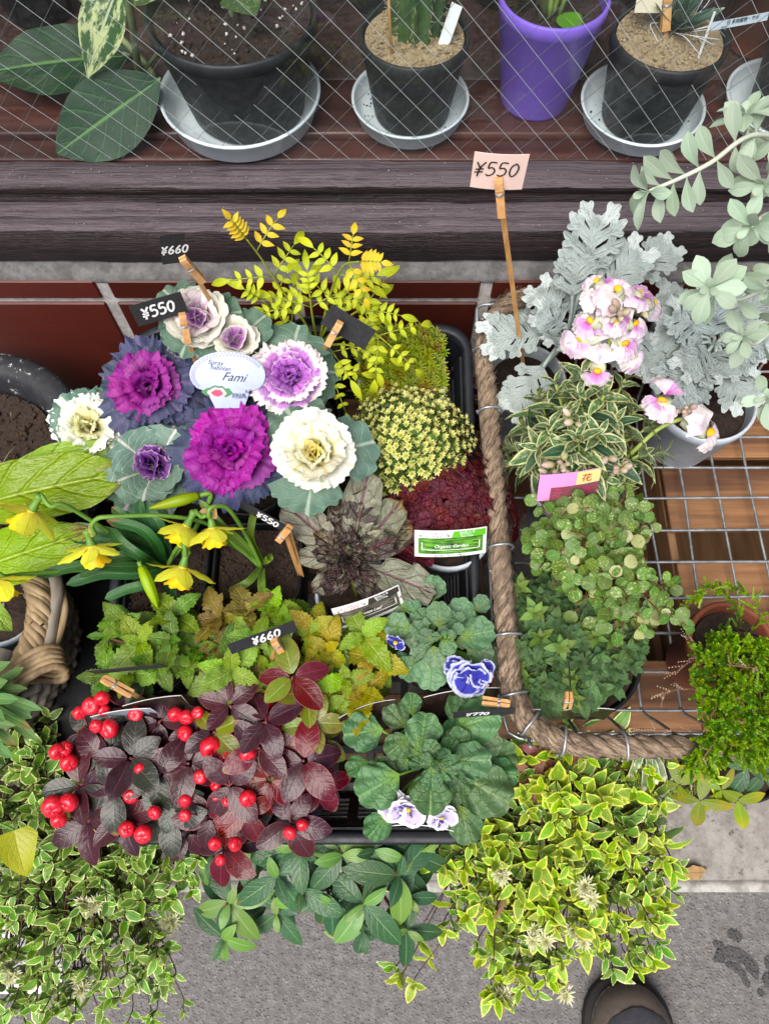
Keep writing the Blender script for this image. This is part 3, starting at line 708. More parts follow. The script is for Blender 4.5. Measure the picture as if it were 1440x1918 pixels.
JS = [[(590, 640, .02), (562, 590, .07), (522, 535, .12), (490, 485, .16), (462, 448, .19)], [(590, 645, .02), (560, 615, .05), (520, 585, .07), (490, 562, .10)],
      [(598, 640, .02), (612, 575, .08), (628, 525, .13), (645, 496, .16), (672, 490, .18)], [(605, 640, .02), (640, 605, .07), (672, 582, .10), (700, 582, .11)],
      [(590, 645, .02), (550, 622, .05), (515, 620, .07)], [(600, 650, .02), (640, 645, .06), (672, 652, .07)], [(600, 650, .02), (618, 655, .05), (630, 670, .06)], [(594, 640, .02), (585, 590, .08), (580, 550, .11)], [(605, 645, .02), (660, 625, .08), (700, 625, .10), (722, 640, .10)], [(600, 655, .02), (612, 680, .06), (622, 705, .06)], [(598, 640, .02), (640, 560, .1), (668, 535, .13)]]
for si, path in enumerate(JS):
    S = spline([T(*q) for q in path], 6); N = len(S)
    jas.stem(S, [.0016 * (1 - .6 * i / N) for i in range(N)], 0, 5)
    c = tocam(S[-1]); golden = si in (0, 2)
    for i in range(8, N - 1, 6):
        t = (S[i + 1] - S[i]).normalized(); side = t.cross(c).normalized()
        for s in ((-1, 1) if rng.random() < .7 else (rng.choice((-1, 1)),)):
            d = (t * .6 + side * s * .9 + V((0, 0, U(-.1, .15)))).normalized()
            pinnate(jas, S[i], d, (c + V((0, 0, .5)) + jit((0, 0, 0), .25)).normalized(), U(.032, .044), 3, golden and i > N * .75, .0128, .4)
    t = (S[-1] - S[-3]).normalized()
    pinnate(jas, S[-1], t, (c + V((0, 0, .3))).normalized(), U(.030, .040), 5 if golden else 3, golden, .0112, .45 if si != 0 else .1)
pot(jas.root, foot, .043, .033, .078, M_PBLK, M_SOIL, TRN, seg=24)
jas.done(M_JSTEM)

# ---- moss-like sedum in a square pale pot
M_SED = leafmat('sedum_green', hx('#8f9a2c'), hx('#6f8a2c'), tip=hx('#c3c244'), tipv=(.5, 1.0), rough=.45, trans=.12)
M_SEDR = leafmat('sedum_bronze', hx('#8a5a2a'), hx('#7d7a2c'), tip=hx('#b49a3a'), tipv=(.5, 1.0), rough=.45, trans=.12)
def star(name, mat, n=11, layers=2, W=.3, el0=15):
    items = MB(); r = random.Random(n + layers + len(name)); base = leaf(name + '_unit', mat, W=W, prof=P_LAN, nl=2, nw=2, fold=.3, curl=-.3)
    v, f, uv, mi = mesh_arrays(base)
    for L in range(layers):
        for k in range(n - 2 * L):
            a = 6.2832 * (k + .5 * L) / (n - 2 * L) + r.uniform(-.15, .15); e = math.radians(el0 + 32 * L + r.uniform(-8, 8))
            d, nn = azdir(a, e, V((0, 0, 1)), V((1, 0, 0)), V((0, 1, 0)))
            A = frame(V((0, 0, .05 * L)), d, nn, r.uniform(.75, 1.05) * (1 - .2 * L))
            items.add([A @ V(q) for q in v], f, uv)
    return items.mesh(name, mat)
SR = [star('sedum_rosette_a', M_SED), star('sedum_rosette_b', M_SED, 10), star('sedum_rosette_c', M_SEDR, 11)]
c = T(752, 688, -.004)
sed = Plant('sedum', 'mossy yellow green sedum filling a square pale pot at the back', 'sedum', c, GT)
pot(sed.root, c, .0475, .036, .075, M_PWHT, M_SOIL, TRN, sq=4.0, lip=.002, fill=.010, seg=40)
x_, y_ = V((1, 0, 0)), TRY
def sqpts(n, R, mind, sq=True):
    out = []; tries = 0
    while len(out) < n and tries < n * 60:
        tries += 1; a, b = U(-R, R), U(-R, R)
        if (sq and (abs(a / R) ** 6 + abs(b / R) ** 6) > 1) or (not sq and a * a + b * b > R * R): continue
        if all((a - q[0]) ** 2 + (b - q[1]) ** 2 > mind * mind for q in out): out.append((a, b))
    return out
for a, b in sqpts(140, .0445, .0062):
    q = 1 - (max(abs(a), abs(b)) / .0445) ** 3; hgt = .002 + .010 * q + U(-.002, .002)
    n = (TRN + x_ * a * 8 + y_ * b * 8 + jit((0, 0, 0), .25)).normalized(); k = V(c) + x_ * a + y_ * b + TRN * hgt
    me = SR[2] if (math.sin(a * 130 + 1) * math.sin(b * 110 + 2) > .35 and rng.random() < .75) else pick(SR[:2])
    sed.leaf(me, k, n.orthogonal(), n, U(.0080, .0112), 'rosette')
for a, b in sqpts(150, .046, .005):
    k = V(c) + x_ * a + y_ * b + TRN * U(-.008, -.001); sed.items.append(('leaf', pick(SR), frame(k, TRY, TRN, .007), -9))
sed.done(limit=290)

# ---- yellow-tipped dwarf shrub, dome
M_YT = leafmat('butter_tip', hx('#dfe070'), hx('#e6e486'), tip=hx('#f0eea0'), rough=.5, trans=.2, basec=hx('#b4c450'), dim=1.0)
M_YG = leafmat('dark_thymelike_leaf', hx('#46682f'), hx('#68883c'), rough=.5, trans=.12)
YS = [star('butter_tip_rosette_%d' % i, M_YT, 8, 2, .5, 28) for i in range(2)]; YGm = [star('green_whorl_%d' % i, M_YG, 7, 1, .5, 12) for i in range(2)]
c = T(766, 842, -.004)
ysh = Plant('butter_tipped_shrub', 'dense dome of tiny green leaves with butter yellow tips in front of the sedum', 'shrub', c, GT)
pot(ysh.root, c, .043, .033, .078, M_PGRY, M_SOIL, TRN, seg=24)
RY = .066
for a, b in sqpts(298, RY, .0056, False):
    th_ = math.atan2(b, a); kk_ = .93 + .07 * math.sin(3 * th_ + 1) + .05 * math.sin(7 * th_); a *= kk_; b *= kk_
    q = min(.999, math.sqrt(a * a + b * b) / RY); n = (TRN * (1.25 - q) + x_ * a / RY + y_ * b / RY + jit((0, 0, 0), .18)).normalized()
    k = V(c) + TRN * (.006 + .044 * (1 - q * q) ** .5 + U(-.008, .006)) + x_ * a + y_ * b
    sc = U(.0046, .0070); ysh.leaf(pick(YS), k, n.orthogonal(), n, sc, 'tip_rosette')
    for m in (1, 2, 3):
        kk = k - n * (.0042 * m); ysh.items.append(('leaf', pick(YGm), frame(kk, jit(n.orthogonal(), .5), n, sc * 1.15), -9 - m + q))
    ysh.stem([k - n * .024, k], .0007, 0, 3)
ysh.done(plain('brown_twig', hx('#5a4a2c'), .7), limit=298)

# ---- dark red pilea
M_PIL = leafmat('oxblood_leaf', hx('#6b2430'), hx('#571b28'), vein=hx('#42121c'), vn=3, vs=.5, mid=hx('#4a1822'), midw=.10, rough=.38, trans=.08, bump=1.0, bd=.002, spec=.45)
PL = [leaf('pilea_leaf_%d' % i, M_PIL, W=.84, prof=P_RND, nl=7, nw=6, fold=.12, curl=.6, wav=.05, wf=2, crink=.022, seed=i) for i in range(3)]
c = T(838, 985, -.006)
pil = Plant('pilea', 'low mound of oxblood red crinkled round leaves in a white pot', 'pilea', c, GT)
pot(pil.root, c, .047, .034, .085, M_PWHT, M_SOIL, TRN, seg=36)
for a, b in sqpts(80, .070, .0105, False):
    q = math.sqrt(a * a + b * b) / .072
    if b < -.02 and q > .55 and abs(a) < .06 and a > -.03: continue
    k = V(c) + x_ * a + y_ * (b + .008) + TRN * (.012 + .034 * (1 - q * q)) ; az = U(0, 6.28)
    m = rng.choice((3, 4, 4))
    for j in range(m):
        aa = az + j * 6.2832 / m + U(-.2, .2); n0 = (TRN * (1.3 - q) + x_ * a / .072 + y_ * b / .072).normalized(); e1, e2 = disp_dir(k, n0)
        d, nn = azdir(aa, math.radians(U(5, 28)), n0, e1, e2); pil.leaf(pick(PL), k + TRN * U(-.004, .003), d, nn, U(.012, .0205) * (1 if j else 1.15))
    pil.stem([V(c) + TRN * -.01, V(c).lerp(k, .6) + TRN * .005, k], .0011, 0, 4)
pil.done(plain('oxblood_stem', hx('#5a2028'), .5), limit=298)

# ---- bronze ajuga
M_AJ = leafmat('bronze_leaf', hx('#4f3f3a'), hx('#403632'), vein=hx('#2e2323'), vn=5, vs=.4, mid=hx('#6f3d4c'), midw=.12, blot=hx('#8d8b70'), bs=5, bt=(.5, .66), rough=.27, trans=.08, bump=1.1, bd=.0035, back=hx('#6a5a58'))
M_AJG = leafmat('pale_bronze_leaf', hx('#928f7c'), hx('#7d806a'), vein=hx('#6b5460'), vn=5, vs=.45, mid=hx('#7a4c5e'), midw=.1, blot=hx('#5d5a4a'), bs=4, bt=(.52, .7), rough=.36, trans=.1, bump=1.0, bd=.003, back=hx('#8a8878'))
AJ = [leaf('ajuga_leaf_%d' % i, M_AJ, W=.52, prof=P_SPA, nl=12, nw=8, fold=.2, curl=.75, wav=.10, wf=3.5, crink=.03, seed=i) for i in range(3)]
AJG = [leaf('ajuga_pale_leaf_%d' % i, M_AJG, W=.42, prof=P_SPA, nl=12, nw=8, fold=.14, curl=.6, wav=.11, wf=3.5, crink=.022, seed=i + 5) for i in range(2)]
c = T(668, 1110, -.006)
aj = Plant('ajuga', 'bronze and grey green rosette of crinkled leaves in a white rimmed pot', 'ajuga', c, GT)
pot(aj.root, c, .042, .031, .08, M_PWHT, M_SOIL, TRN, seg=36)
cc = T(655, 1050, .02)
for tx, ty, h, pale in ((535, 945, .05, 1), (560, 985, .03, 1), (678, 925, .06, 0), (752, 950, .055, 1), (770, 985, .04, 0), (808, 1105, .045, 1), (592, 1108, .03, 1), (620, 1105, .05, 0), (705, 1112, .04, 0), (560, 1045, .02, 1), (640, 935, .05, 0), (600, 1000, .05, 0), (725, 1010, .06, 0), (690, 890, .06, 1)):
    tip = T(tx, ty, h); d = tip - cc; me = pick(AJG if pale else AJ); aj.leaf(me, cc, d + TRN * (.25 * d.length), TRN + tocam(tip) * .5 + jit((0, 0, 0), .2), d.length * 1.08)
e1, e2 = disp_dir(cc, TRN)
for ring_, (n, L, e) in enumerate(((4, .028, 74), (5, .034, 60), (5, .040, 44), (4, .044, 26))):
    for k in range(n):
        d, nn = azdir(k * 6.2832 / n + ring_ * .5 + U(-.2, .2), math.radians(e + U(-8, 8)), TRN, e1, e2); aj.leaf(pick(AJ), cc + TRN * (.008 - .004 * ring_), d, nn, L * U(.85, 1.15))
aj.stem([V(c) - TRN * .012, cc], .004); aj.done(M_JSTEM)
dead = MB(); dm = ribbon_mesh('withered_leaf', [T(598, 1158, -.012), T(612, 1166, -.004), T(628, 1176, -.006)], .012, plain('withered_grey', hx('#8f8d83'), .8, c2=hx('#6b685f'), mott=200)); link('withered_leaf', dm, aj.root)

# ================================================================== DAFFODILS
M_DL = leafmat('daffodil_leaf', hx('#3f6a35'), hx('#2f5a30'), vein=hx('#57804a'), vn=1, vs=0, mid=hx('#56803f'), midw=.12, rough=.42, trans=.15, back=hx('#5c8450'))
M_DS = plain('daffodil_stem', hx('#6f9a34'), .45, c2=hx('#5b8630'), mott=40, trans=.1)
M_DP = leafmat('daffodil_petal', hx('#faff50'), hx('#fafa42'), mid=hx('#f4ea38'), midw=.14, basec=hx('#eee050'), rough=.5, trans=.14, bump=.3, dim=1.0)
M_DC = leafmat('daffodil_trumpet', hx('#ffda22'), hx('#ffd01c'), rough=.5, trans=.14, bump=.4, dim=1.0)
M_SPATHE = plain('papery_spathe', hx('#9a7648'), .8, c2=hx('#b89a6a'), mott=120, trans=.2)
DPm = [leaf('daffodil_petal_%d' % i, M_DP, W=.52, prof=P_EL, nl=7, nw=4, fold=.16, curl=-.25 + .25 * i, wav=.02, seed=i) for i in range(3)]
def daff_flower(p, neck, face, size, opened=.9):
    """neck = where the petals leave the tube; face = direction the trumpet points"""
    face = face.normalized(); e1, e2 = disp_dir(neck, face); mb = MB(); M = frame(neck, e1, face)
    L = size; seg = 30; rows = []
    for i, (r, z) in enumerate(((.10, -.02), (.14, .08), (.19, .2), (.22, .32), (.27, .42), (.31, .46))):
        row = []
        for k in range(seg):
            a = 6.2832 * k / seg; f = 1 + (.10 * math.sin(6 * a) + .06 * math.sin(13 * a + 1)) * (i / 5) ** 2
            row.append(M @ V((r * L * f * math.cos(a), r * L * f * math.sin(a), z * L * (1 + .06 * math.sin(8 * a) * (i / 5) ** 2))))
        rows.append(row)
    mb.grid(rows, None, 0, close=True); fl = mb.build('flower', M_DC, p.root)
    for k in range(6):
        a = k * 1.0472 + .2; d, nn = azdir(a, opened * .25 + U(-.12, .18) + (.12 if k % 2 else 0), face, e1, e2)
        link('petal', pick(DPm), fl, frame(neck + (e1 * math.cos(a) + e2 * math.sin(a)) * .07 * L - face * (.01 * L), d, nn, L * U(.72, .82)))
    mb = MB(); back = neck - face * (.42 * L)
    mb.tube(spline([neck + face * .03 * L, neck - face * .2 * L, back], 4), [.11 * L, .105 * L, .1 * L, .085 * L, .075 * L, .075 * L, .095 * L, .11 * L, .07 * L], 10)
    mb.build('flower_tube', M_DS, fl); return back
def daffpot(label, c, R, sq):
    p = Plant('daffodil', label, 'daffodil', c, 'pots of yellow daffodils')
    pot(p.root, c, R, R * .8, .08, M_PBLK, M_SOIL, TRN, sq=sq, lip=.0015, fill=.012, seg=40, lumps=330, lumpmat=M_SOILB, ls=(.0012, .0035)); return p
cA = T(308, 1075, -.012); cB = T(482, 1055, -.012)
dA = daffpot('daffodil pot with many dark strap leaves and hanging yellow flowers at the left', cA, .044, 5.0)
dB = daffpot('daffodil pot with bare dark soil beside the ajuga', cB, .046, 3.0)
def strap(p, pts, w, h=None, mat=None, nrm=None):
    P = [T(*q) for q in pts]; me = ribbon_mesh('strap_leaf', P, w, mat or M_DL, nrm=nrm or (tocam(P[-1]) + V((0, 0, .6))), fold=.35, n=5); link('leaf', me, p.root)
for L in ([(300, 1050, 0), (250, 1010, .03), (190, 995, .045), (128, 985, .05)], [(298, 1055, 0), (250, 1030, .03), (190, 1012, .04), (130, 1008, .05)], [(300, 1060, 0), (240, 1062, .03), (150, 1060, .05), (70, 1080, .06)],
          [(302, 1065, 0), (250, 1075, .02), (190, 1075, .03), (125, 1095, .035)], [(305, 1070, 0), (270, 1095, .02), (235, 1105, .02), (197, 1122, .02)], [(300, 1045, 0), (270, 1000, .04), (235, 970, .055), (210, 950, .06)],
          [(305, 1040, 0), (285, 1000, .04), (255, 975, .05), (225, 962, .055)], [(310, 1045, 0), (290, 1005, .04), (265, 965, .06), (262, 935, .07)], [(318, 1040, 0), (300, 990, .05), (282, 960, .06), (278, 940, .065)],
          [(312, 1080, 0), (320, 1110, .02), (318, 1140, .02), (322, 1165, .015)], [(305, 1050, 0), (250, 1040, .045), (200, 1050, .05), (150, 1080, .04)], [(300, 1060, 0), (268, 1045, .05), (232, 1020, .06), (205, 990, .06)],
          [(308, 1052, 0), (292, 1018, .05), (262, 990, .065), (200, 975, .07)]):
    strap(dA, L, U(.0095, .0125))
M_DL2 = leafmat('young_daffodil_leaf', hx('#6f8f30'), hx('#5f8530'), mid=hx('#86a040'), midw=.12, rough=.42, trans=.15)
for L in ([(488, 1062, 0), (475, 1080, .015), (458, 1095, .02), (428, 1108, .01)], [(492, 1066, 0), (490, 1090, .02), (492, 1115, .02), (500, 1145, .0)], [(488, 1055, 0), (450, 1015, .04), (415, 985, .06), (372, 935, .07)], [(490, 1050, 0), (470, 1010, .03), (472, 980, .04), (478, 955, .04)],
          [(486, 1055, 0), (440, 1020, .03), (410, 1010, .05), (385, 1000, .06)], [(492, 1055, 0), (500, 1050, .02), (505, 1045, .02), (500, 1040, .03)], [(535, 955, -.01), (545, 925, .02), (540, 915, .03), (535, 905, .03)], [(545, 958, -.01), (552, 935, .02), (550, 920, .03), (548, 905, .03)]):
    strap(dB, L, U(.007, .010), mat=M_DL2)
def dstem(p, pts, r=.0028): p.stem(spline([T(*q) for q in pts], 7), r, 0, 7)
down = V((0, -.55, -.8))
for p, fx, fy, h, size, face, path in (
    (dA, 172, 1022, .075, .039, V((.12, -.62, -.62)), None), (dB, 350, 985, .085, .038, V((-.45, -.75, -.35)), None), (dB, 398, 988, .09, .036, V((.1, -.75, -.55)), None),
    (dA, 343, 1062, .08, .039, V((-.25, -.8, -.45)), None), (dA, 60, 955, .10, .042, V((-.55, -.6, -.5)), None), (dA, -6, 1085, .10, .042, V((.3, -.75, -.5)), None)):
    b = daff_flower(p, T(fx, fy, h), face, size)
    path = {172: [(178, 1000, .085), (172, 985, .096), (182, 972, .1), (205, 968, .1), (300, 966, .085), (385, 980, .06), (440, 1020, .03), (488, 1062, 0)],
            350: [(378, 968, .092), (392, 968, .09), (430, 1000, .05), (488, 1060, 0)], 398: [(392, 968, .103), (392, 955, .108), (405, 948, .106), (430, 955, .09), (465, 1010, .04), (490, 1062, 0)],
            343: [(348, 1040, .088), (344, 1020, .092), (330, 1030, .07), (315, 1060, 0)], 60: [(95, 948, .105), (118, 945, .1), (160, 968, .08), (240, 1020, .04), (300, 1060, 0)], -6: [(5, 1078, .1), (40, 1076, .08), (180, 1066, .03), (300, 1064, 0)]}[fx]
    S = [b] + [T(*q) for q in path]
    p.stem(spline(S, 6), .0021, 0, 7)
    if fx in (172, 398, 350):
        q = T(*path[1]); me = ribbon_mesh('spathe', [q, q.lerp(b, .6) + V((.004, 0, .003)), b + V((.004, -.006, -.004))], .006, M_SPATHE); link('spathe', me, p.root)
def bud(p, pts, r=.0058):
    S = spline([T(*q) for q in pts], 5); N = len(S); mb = MB()
    mb.tube(S, [max(.0008, r * max(0, math.sin(math.pi * (.18 + .8 * i / (N - 1)))) ** .8) for i in range(N)], 10); mb.build('bud', plain_bud, p.root)
plain_bud = leafmat('yellow_green_bud', hx('#9fb62e'), hx('#8cab2f'), tip=hx('#d8c81e'), tipv=(.045, .06), rough=.45, trans=.15)
bud(dA, [(372, 928, .075), (345, 935, .08), (312, 944, .08), (280, 952, .08)]); bud(dA, [(265, 1062, .05), (275, 1085, .05), (287, 1115, .045), (296, 1138, .04)])
dA.stem(spline([T(372, 928, .075), T(395, 930, .07), T(360, 1000, .04), T(315, 1055, 0)], 6), .0025); dA.stem(spline([T(265, 1062, .05), T(262, 1052, .05), T(280, 1050, .03), T(305, 1060, 0)], 6), .0024)
dA.done(M_DS); dB.done(M_DS)

# ================================================================== SERRATED SHRUBS (three pots)
def sermat(n, a, b, v): return leafmat(n, hx(a), hx(b), vein=hx(v), vn=7, vs=.32, mid=hx(v), midw=.08, rough=.33, trans=.18, bump=.8, bd=.0015, back=hx('#8a9a4e'))
M_S1 = sermat('saw_leaf_green', '#7c9c3a', '#527a2a', '#a3bb62'); M_S2 = sermat('saw_leaf_lime', '#93b23c', '#7c9f34', '#b9cf6c'); M_S3 = sermat('saw_leaf_gold', '#b8a832', '#8f9a2c', '#d0c45c'); M_S4 = sermat('saw_leaf_bronze', '#8a7a3a', '#7a6a34', '#a3945a')
SRm = {k: [leaf('saw_leaf_%s_%d' % (k, i), m, W=.56, prof=lambda v: max(.03, math.sin(math.pi * v ** .85) ** .8), nl=24, nw=4, fold=.24, curl=.45 + .3 * i, wav=.03, serr=.30, sn=7.999, seed=i) for i in range(3)] for k, m in (('g', M_S1), ('l', M_S2), ('o', M_S3), ('b', M_S4))}
def whorl(p, meshes, k, n, cnt, L, el, rings=2, jitl=.2, nm='leaf', pet=None):
    e1, e2 = disp_dir(k, n); a0 = U(0, 6.28)
    for r in range(rings):
        for j in range(cnt):
            a = a0 + (j + .5 * r) * 6.2832 / cnt + U(-.25, .25); d, nn = azdir(a, math.radians(el + 26 * (rings - 1 - r) * 0 + 24 * r + U(-9, 9)), n, e1, e2)
            p.leaf(pick(meshes), k + n * (.004 * r), d, nn, L * (1 - .28 * r) * U(1 - jitl, 1 + jitl), nm)
def sawshrub(label, c, spots, kinds):
    p = Plant('saw_leaf_shrub', label, 'leafy seedling', c, 'saw leaved seedlings in the tray')
    pot(p.root, c, .043, .032, .08, M_PBLK, M_SOIL, TRN, seg=28)
    for x, y, h, L in spots:
        k = T(x, y, h); n = (TRN + tocam(k) * .3 + (k - V(c)) * 5 + jit((0, 0, 0), .15)).normalized(); key = kinds[rng.randrange(len(kinds))]
        n = (n + jit((0, 0, 0), .35)).normalized(); whorl(p, SRm[key], k, n, rng.choice((2, 3, 3)), L, U(14, 34), 2, .28); whorl(p, SRm['g' if key != 'b' else 'b'], k - n * .016, n, 3, L * .95, U(-12, 8), 1, .25)
        p.stem(spline([V(c) - TRN * .01, V(c).lerp(k, .55) + TRN * .004, k + n * .003], 4), .0016)
    return p.done(plain('reddish_twig', hx('#6a4a30'), .6))
sawshrub('left seedling of lime green saw toothed leaves below the daffodils', T(292, 1218, -.01), [(235, 1168, .035, .033), (332, 1155, .035, .034), (265, 1205, .045, .034), (325, 1200, .045, .032), (205, 1265, .02, .036), (352, 1248, .03, .030), (300, 1250, .04, .032), (250, 1262, .03, .032), (372, 1215, .025, .030), (395, 1280, .015, .03), (200, 1195, .02, .03)], 'lgg')
sawshrub('middle seedling of pale lime saw toothed leaves under the 660 yen card', T(468, 1205, -.01), [(412, 1160, .03, .032), (465, 1145, .035, .033), (515, 1140, .03, .032), (435, 1255, .05, .042), (480, 1195, .04, .034), (405, 1215, .02, .031), (500, 1250, .03, .034), (415, 1285, .02, .03), (540, 1170, .03, .032), (470, 1290, .03, .036)], 'llb')
sawshrub('seedling of golden yellow saw toothed leaves left of the pansies', T(648, 1235, -.01), [(648, 1270, .05, .036), (680, 1190, .045, .036), (590, 1180, .035, .035), (610, 1215, .04, .032), (700, 1235, .04, .034), (620, 1320, .03, .032), (680, 1300, .035, .034), (570, 1230, .03, .032), (600, 1270, .03, .034)], 'oogl')

# ================================================================== CHECKERBERRIES
M_GP = leafmat('plum_leaf', hx('#4f2430'), hx('#402329'), vein=hx('#5d3a44'), vn=6, vs=.06, mid=hx('#6f4650'), midw=.05, rough=.22, trans=.04, bump=.22, dim=.66, margin=hx('#8a4a50'), back=hx('#5d4650'), spec=.32)
M_GD = leafmat('dark_green_leaf', hx('#2f3a2a'), hx('#3c3a34'), vein=hx('#4c5440'), vn=6, vs=.08, mid=hx('#5a6248'), midw=.05, rough=.22, trans=.04, bump=.22, dim=.66, margin=hx('#6a4a44'), back=hx('#4a5844'), spec=.32)
M_GR = leafmat('wine_red_leaf', hx('#7a2429'), hx('#5a1c22'), vein=hx('#7d3c40'), vn=6, vs=.08, mid=hx('#8a4648'), midw=.05, rough=.22, trans=.06, bump=.22, dim=.74, margin=hx('#a0605a'), back=hx('#7d4446'), spec=.32)
M_GG = leafmat('olive_green_leaf', hx('#6f8a2c'), hx('#7a7a30'), vein=hx('#93a64c'), vn=6, vs=.15, mid=hx('#a0ac5a'), midw=.07, blot=hx('#8a4430'), bs=2, bt=(.55, .75), rough=.24, trans=.12, bump=.25, margin=hx('#a86a50'))
GM = {k: [leaf('checkerberry_leaf_%s_%d' % (k, i), m, W=.62, prof=lambda v: max(.04, math.sin(math.pi * v ** .95)) ** .62, nl=9, nw=4, fold=.14, curl=.35 + .2 * i, wav=.015, seed=i) for i in range(3)] for k, m in (('p', M_GP), ('d', M_GD), ('r', M_GR), ('g', M_GG))}
t = NT('red_berry'); o_ = t.node('TexCoord').outputs['Object']; nz_ = t.noise(3.0, o_, 2.0, t.M('MULTIPLY', t.node('ObjectInfo').outputs['Random'], 30.0))
t.p(Base_Color=t.mix(t.ss(nz_, .35, .65), hx('#c00d22'), hx('#d81f35')), Roughness=.22); t.b.inputs['Coat Weight'].default_value = .3; t.bump(t.noise(9, o_, 2), .12, .02)
M_BER = t.m
mb = MB(); seg = 16; rows = []
for i in range(11):
    a = math.pi * i / 10; r_, z_ = math.sin(a), -math.cos(a)
    row = []
    for k in range(seg):
        q = 6.2832 * k / seg; dent = max(0, (z_ - .72) / .28); zz = z_ * .9 - dent ** 1.2 * (.26 + .12 * math.cos(5 * q)); f = 1 + .03 * math.cos(5 * q)
        row.append(V((r_ * math.cos(q) * f, r_ * math.sin(q) * f, zz)))
    rows.append(row)
mb.grid(rows, None, 0, close=True); BERRY = mb.mesh('berry', M_BER)
M_GST = plain('red_brown_stem', hx('#6b2a2e'), .5)
def checker(label, c, berries, spots, mix_):
    p = Plant('checkerberry', label, 'berry plant', c, 'checkerberry plants with red berries')
    pot(p.root, c, .045, .034, .08, M_PBLK, M_SOIL, TRN, seg=28)
    for x, y, h, L, keys in spots:
        k = T(x, y, h); n = (TRN + (k - V(c)) * 4 + jit((0, 0, 0), .2)).normalized(); keys = keys or mix_
        e1, e2 = disp_dir(k, n); a0 = U(0, 6.28); cnt = rng.choice((4, 5, 5)); L *= .84
        for j in range(cnt):
            d, nn = azdir(a0 + j * 6.2832 / cnt + U(-.3, .3), math.radians(U(-5, 26)), n, e1, e2); p.leaf(pick(GM[keys[rng.randrange(len(keys))]]), k + d * .003, d, nn, L * U(.8, 1.15))
        for j in range(3):
            d, nn = azdir(a0 + j * 2.09 + U(-.4, .4), math.radians(U(-22, 0)), n, e1, e2); p.leaf(pick(GM[keys[rng.randrange(len(keys))]]), k - n * .014 + d * .003, d, nn, L * U(.75, 1.05))
        p.stem(spline([V(c) - TRN * .01, V(c).lerp(k, .5) + TRN * .008, k], 5), .0014)
    for x, y, r in berries:
        h = U(.034, .052); b = T(x, y, h); r = pxm(b, r * U(.86, 1.08)); n = (tocam(b) * .55 + V((U(-.6, .6), U(-.9, .2), U(-.2, .5)))).normalized()
        p.leaf(BERRY, b, n.orthogonal(), n, r, 'berry'); s = min(spots, key=lambda q: (q[0] - x) ** 2 + (q[1] - y) ** 2); k = T(*s[:3]); p.stem([b - n * r * .8, b.lerp(k, .4) + TRN * -.004, k], .0009, 0, 4)
    return p.done(M_GST)
checker('checkerberry with almost black plum leaves and red berries in the front left corner', T(290, 1425, -.012),
    [(205, 1365, 18), (181, 1360, 15), (172, 1322, 17), (192, 1308, 15), (255, 1338, 17), (122, 1402, 16), (108, 1408, 15), (130, 1428, 16), (100, 1510, 23), (130, 1503, 18), (111, 1536, 18), (246, 1490, 15), (238, 1553, 17), (269, 1562, 19), (276, 1428, 14), (350, 1343, 17), (371, 1335, 13), (347, 1374, 17), (329, 1338, 14), (264, 1440, 12), (290, 1522, 13), (195, 1330, 14), (150, 1335, 13)],
    [(170, 1375, .03, .034, 'pd'), (235, 1325, .03, .028, 'pd'), (300, 1350, .035, .030, 'p'), (370, 1370, .03, .032, 'p'), (245, 1420, .045, .042, 'pd'), (150, 1470, .035, .044, 'pd'), (215, 1480, .04, .040, 'd'), (300, 1450, .045, .042, 'pd'), (235, 1530, .03, .040, 'pd'), (165, 1540, .02, .038, 'p'), (320, 1530, .03, .042, 'd'), (355, 1430, .04, .038, 'p'), (190, 1420, .035, .038, 'pd'), (330, 1490, .035, .034, 'd'), (350, 1560, .02, .034, 'p')], 'pd')
checker('checkerberry with wine red and olive leaves and red berries right of the darker one', T(510, 1420, -.012),
    [(396, 1400, 21), (426, 1418, 19), (464, 1414, 17), (457, 1362, 14), (474, 1370, 11), (515, 1347, 15), (518, 1368, 12), (498, 1316, 13), (530, 1272, 17), (576, 1255, 12), (546, 1290, 12), (464, 1495, 16), (427, 1500, 13), (405, 1492, 10), (403, 1580, 15), (441, 1581, 14), (566, 1545, 13), (543, 1560, 13), (348, 1500, 13), (347, 1527, 13), (413, 1611, 12), (376, 1455, 13), (405, 1470, 12)],
    [(548, 1268, .07, .038, 'gr'), (575, 1300, .05, .032, 'g'), (585, 1355, .045, .032, 'g'), (498, 1352, .055, .036, 'rp'), (430, 1320, .05, .036, 'p'), (485, 1400, .05, .036, 'pr'), (570, 1425, .05, .042, 'pr'), (430, 1470, .045, .040, 'p'), (505, 1460, .04, .038, 'r'), (460, 1520, .035, .036, 'r'), (545, 1540, .035, .038, 'p'), (420, 1590, .02, .040, 'pr'), (560, 1350, .035, .034, 'g'), (590, 1390, .03, .032, 'g'), (400, 1370, .04, .034, 'gp'), (600, 1470, .025, .036, 'r'), (395, 1530, .03, .036, 'p'), (520, 1420, .04, .034, 'gr')], 'pr')

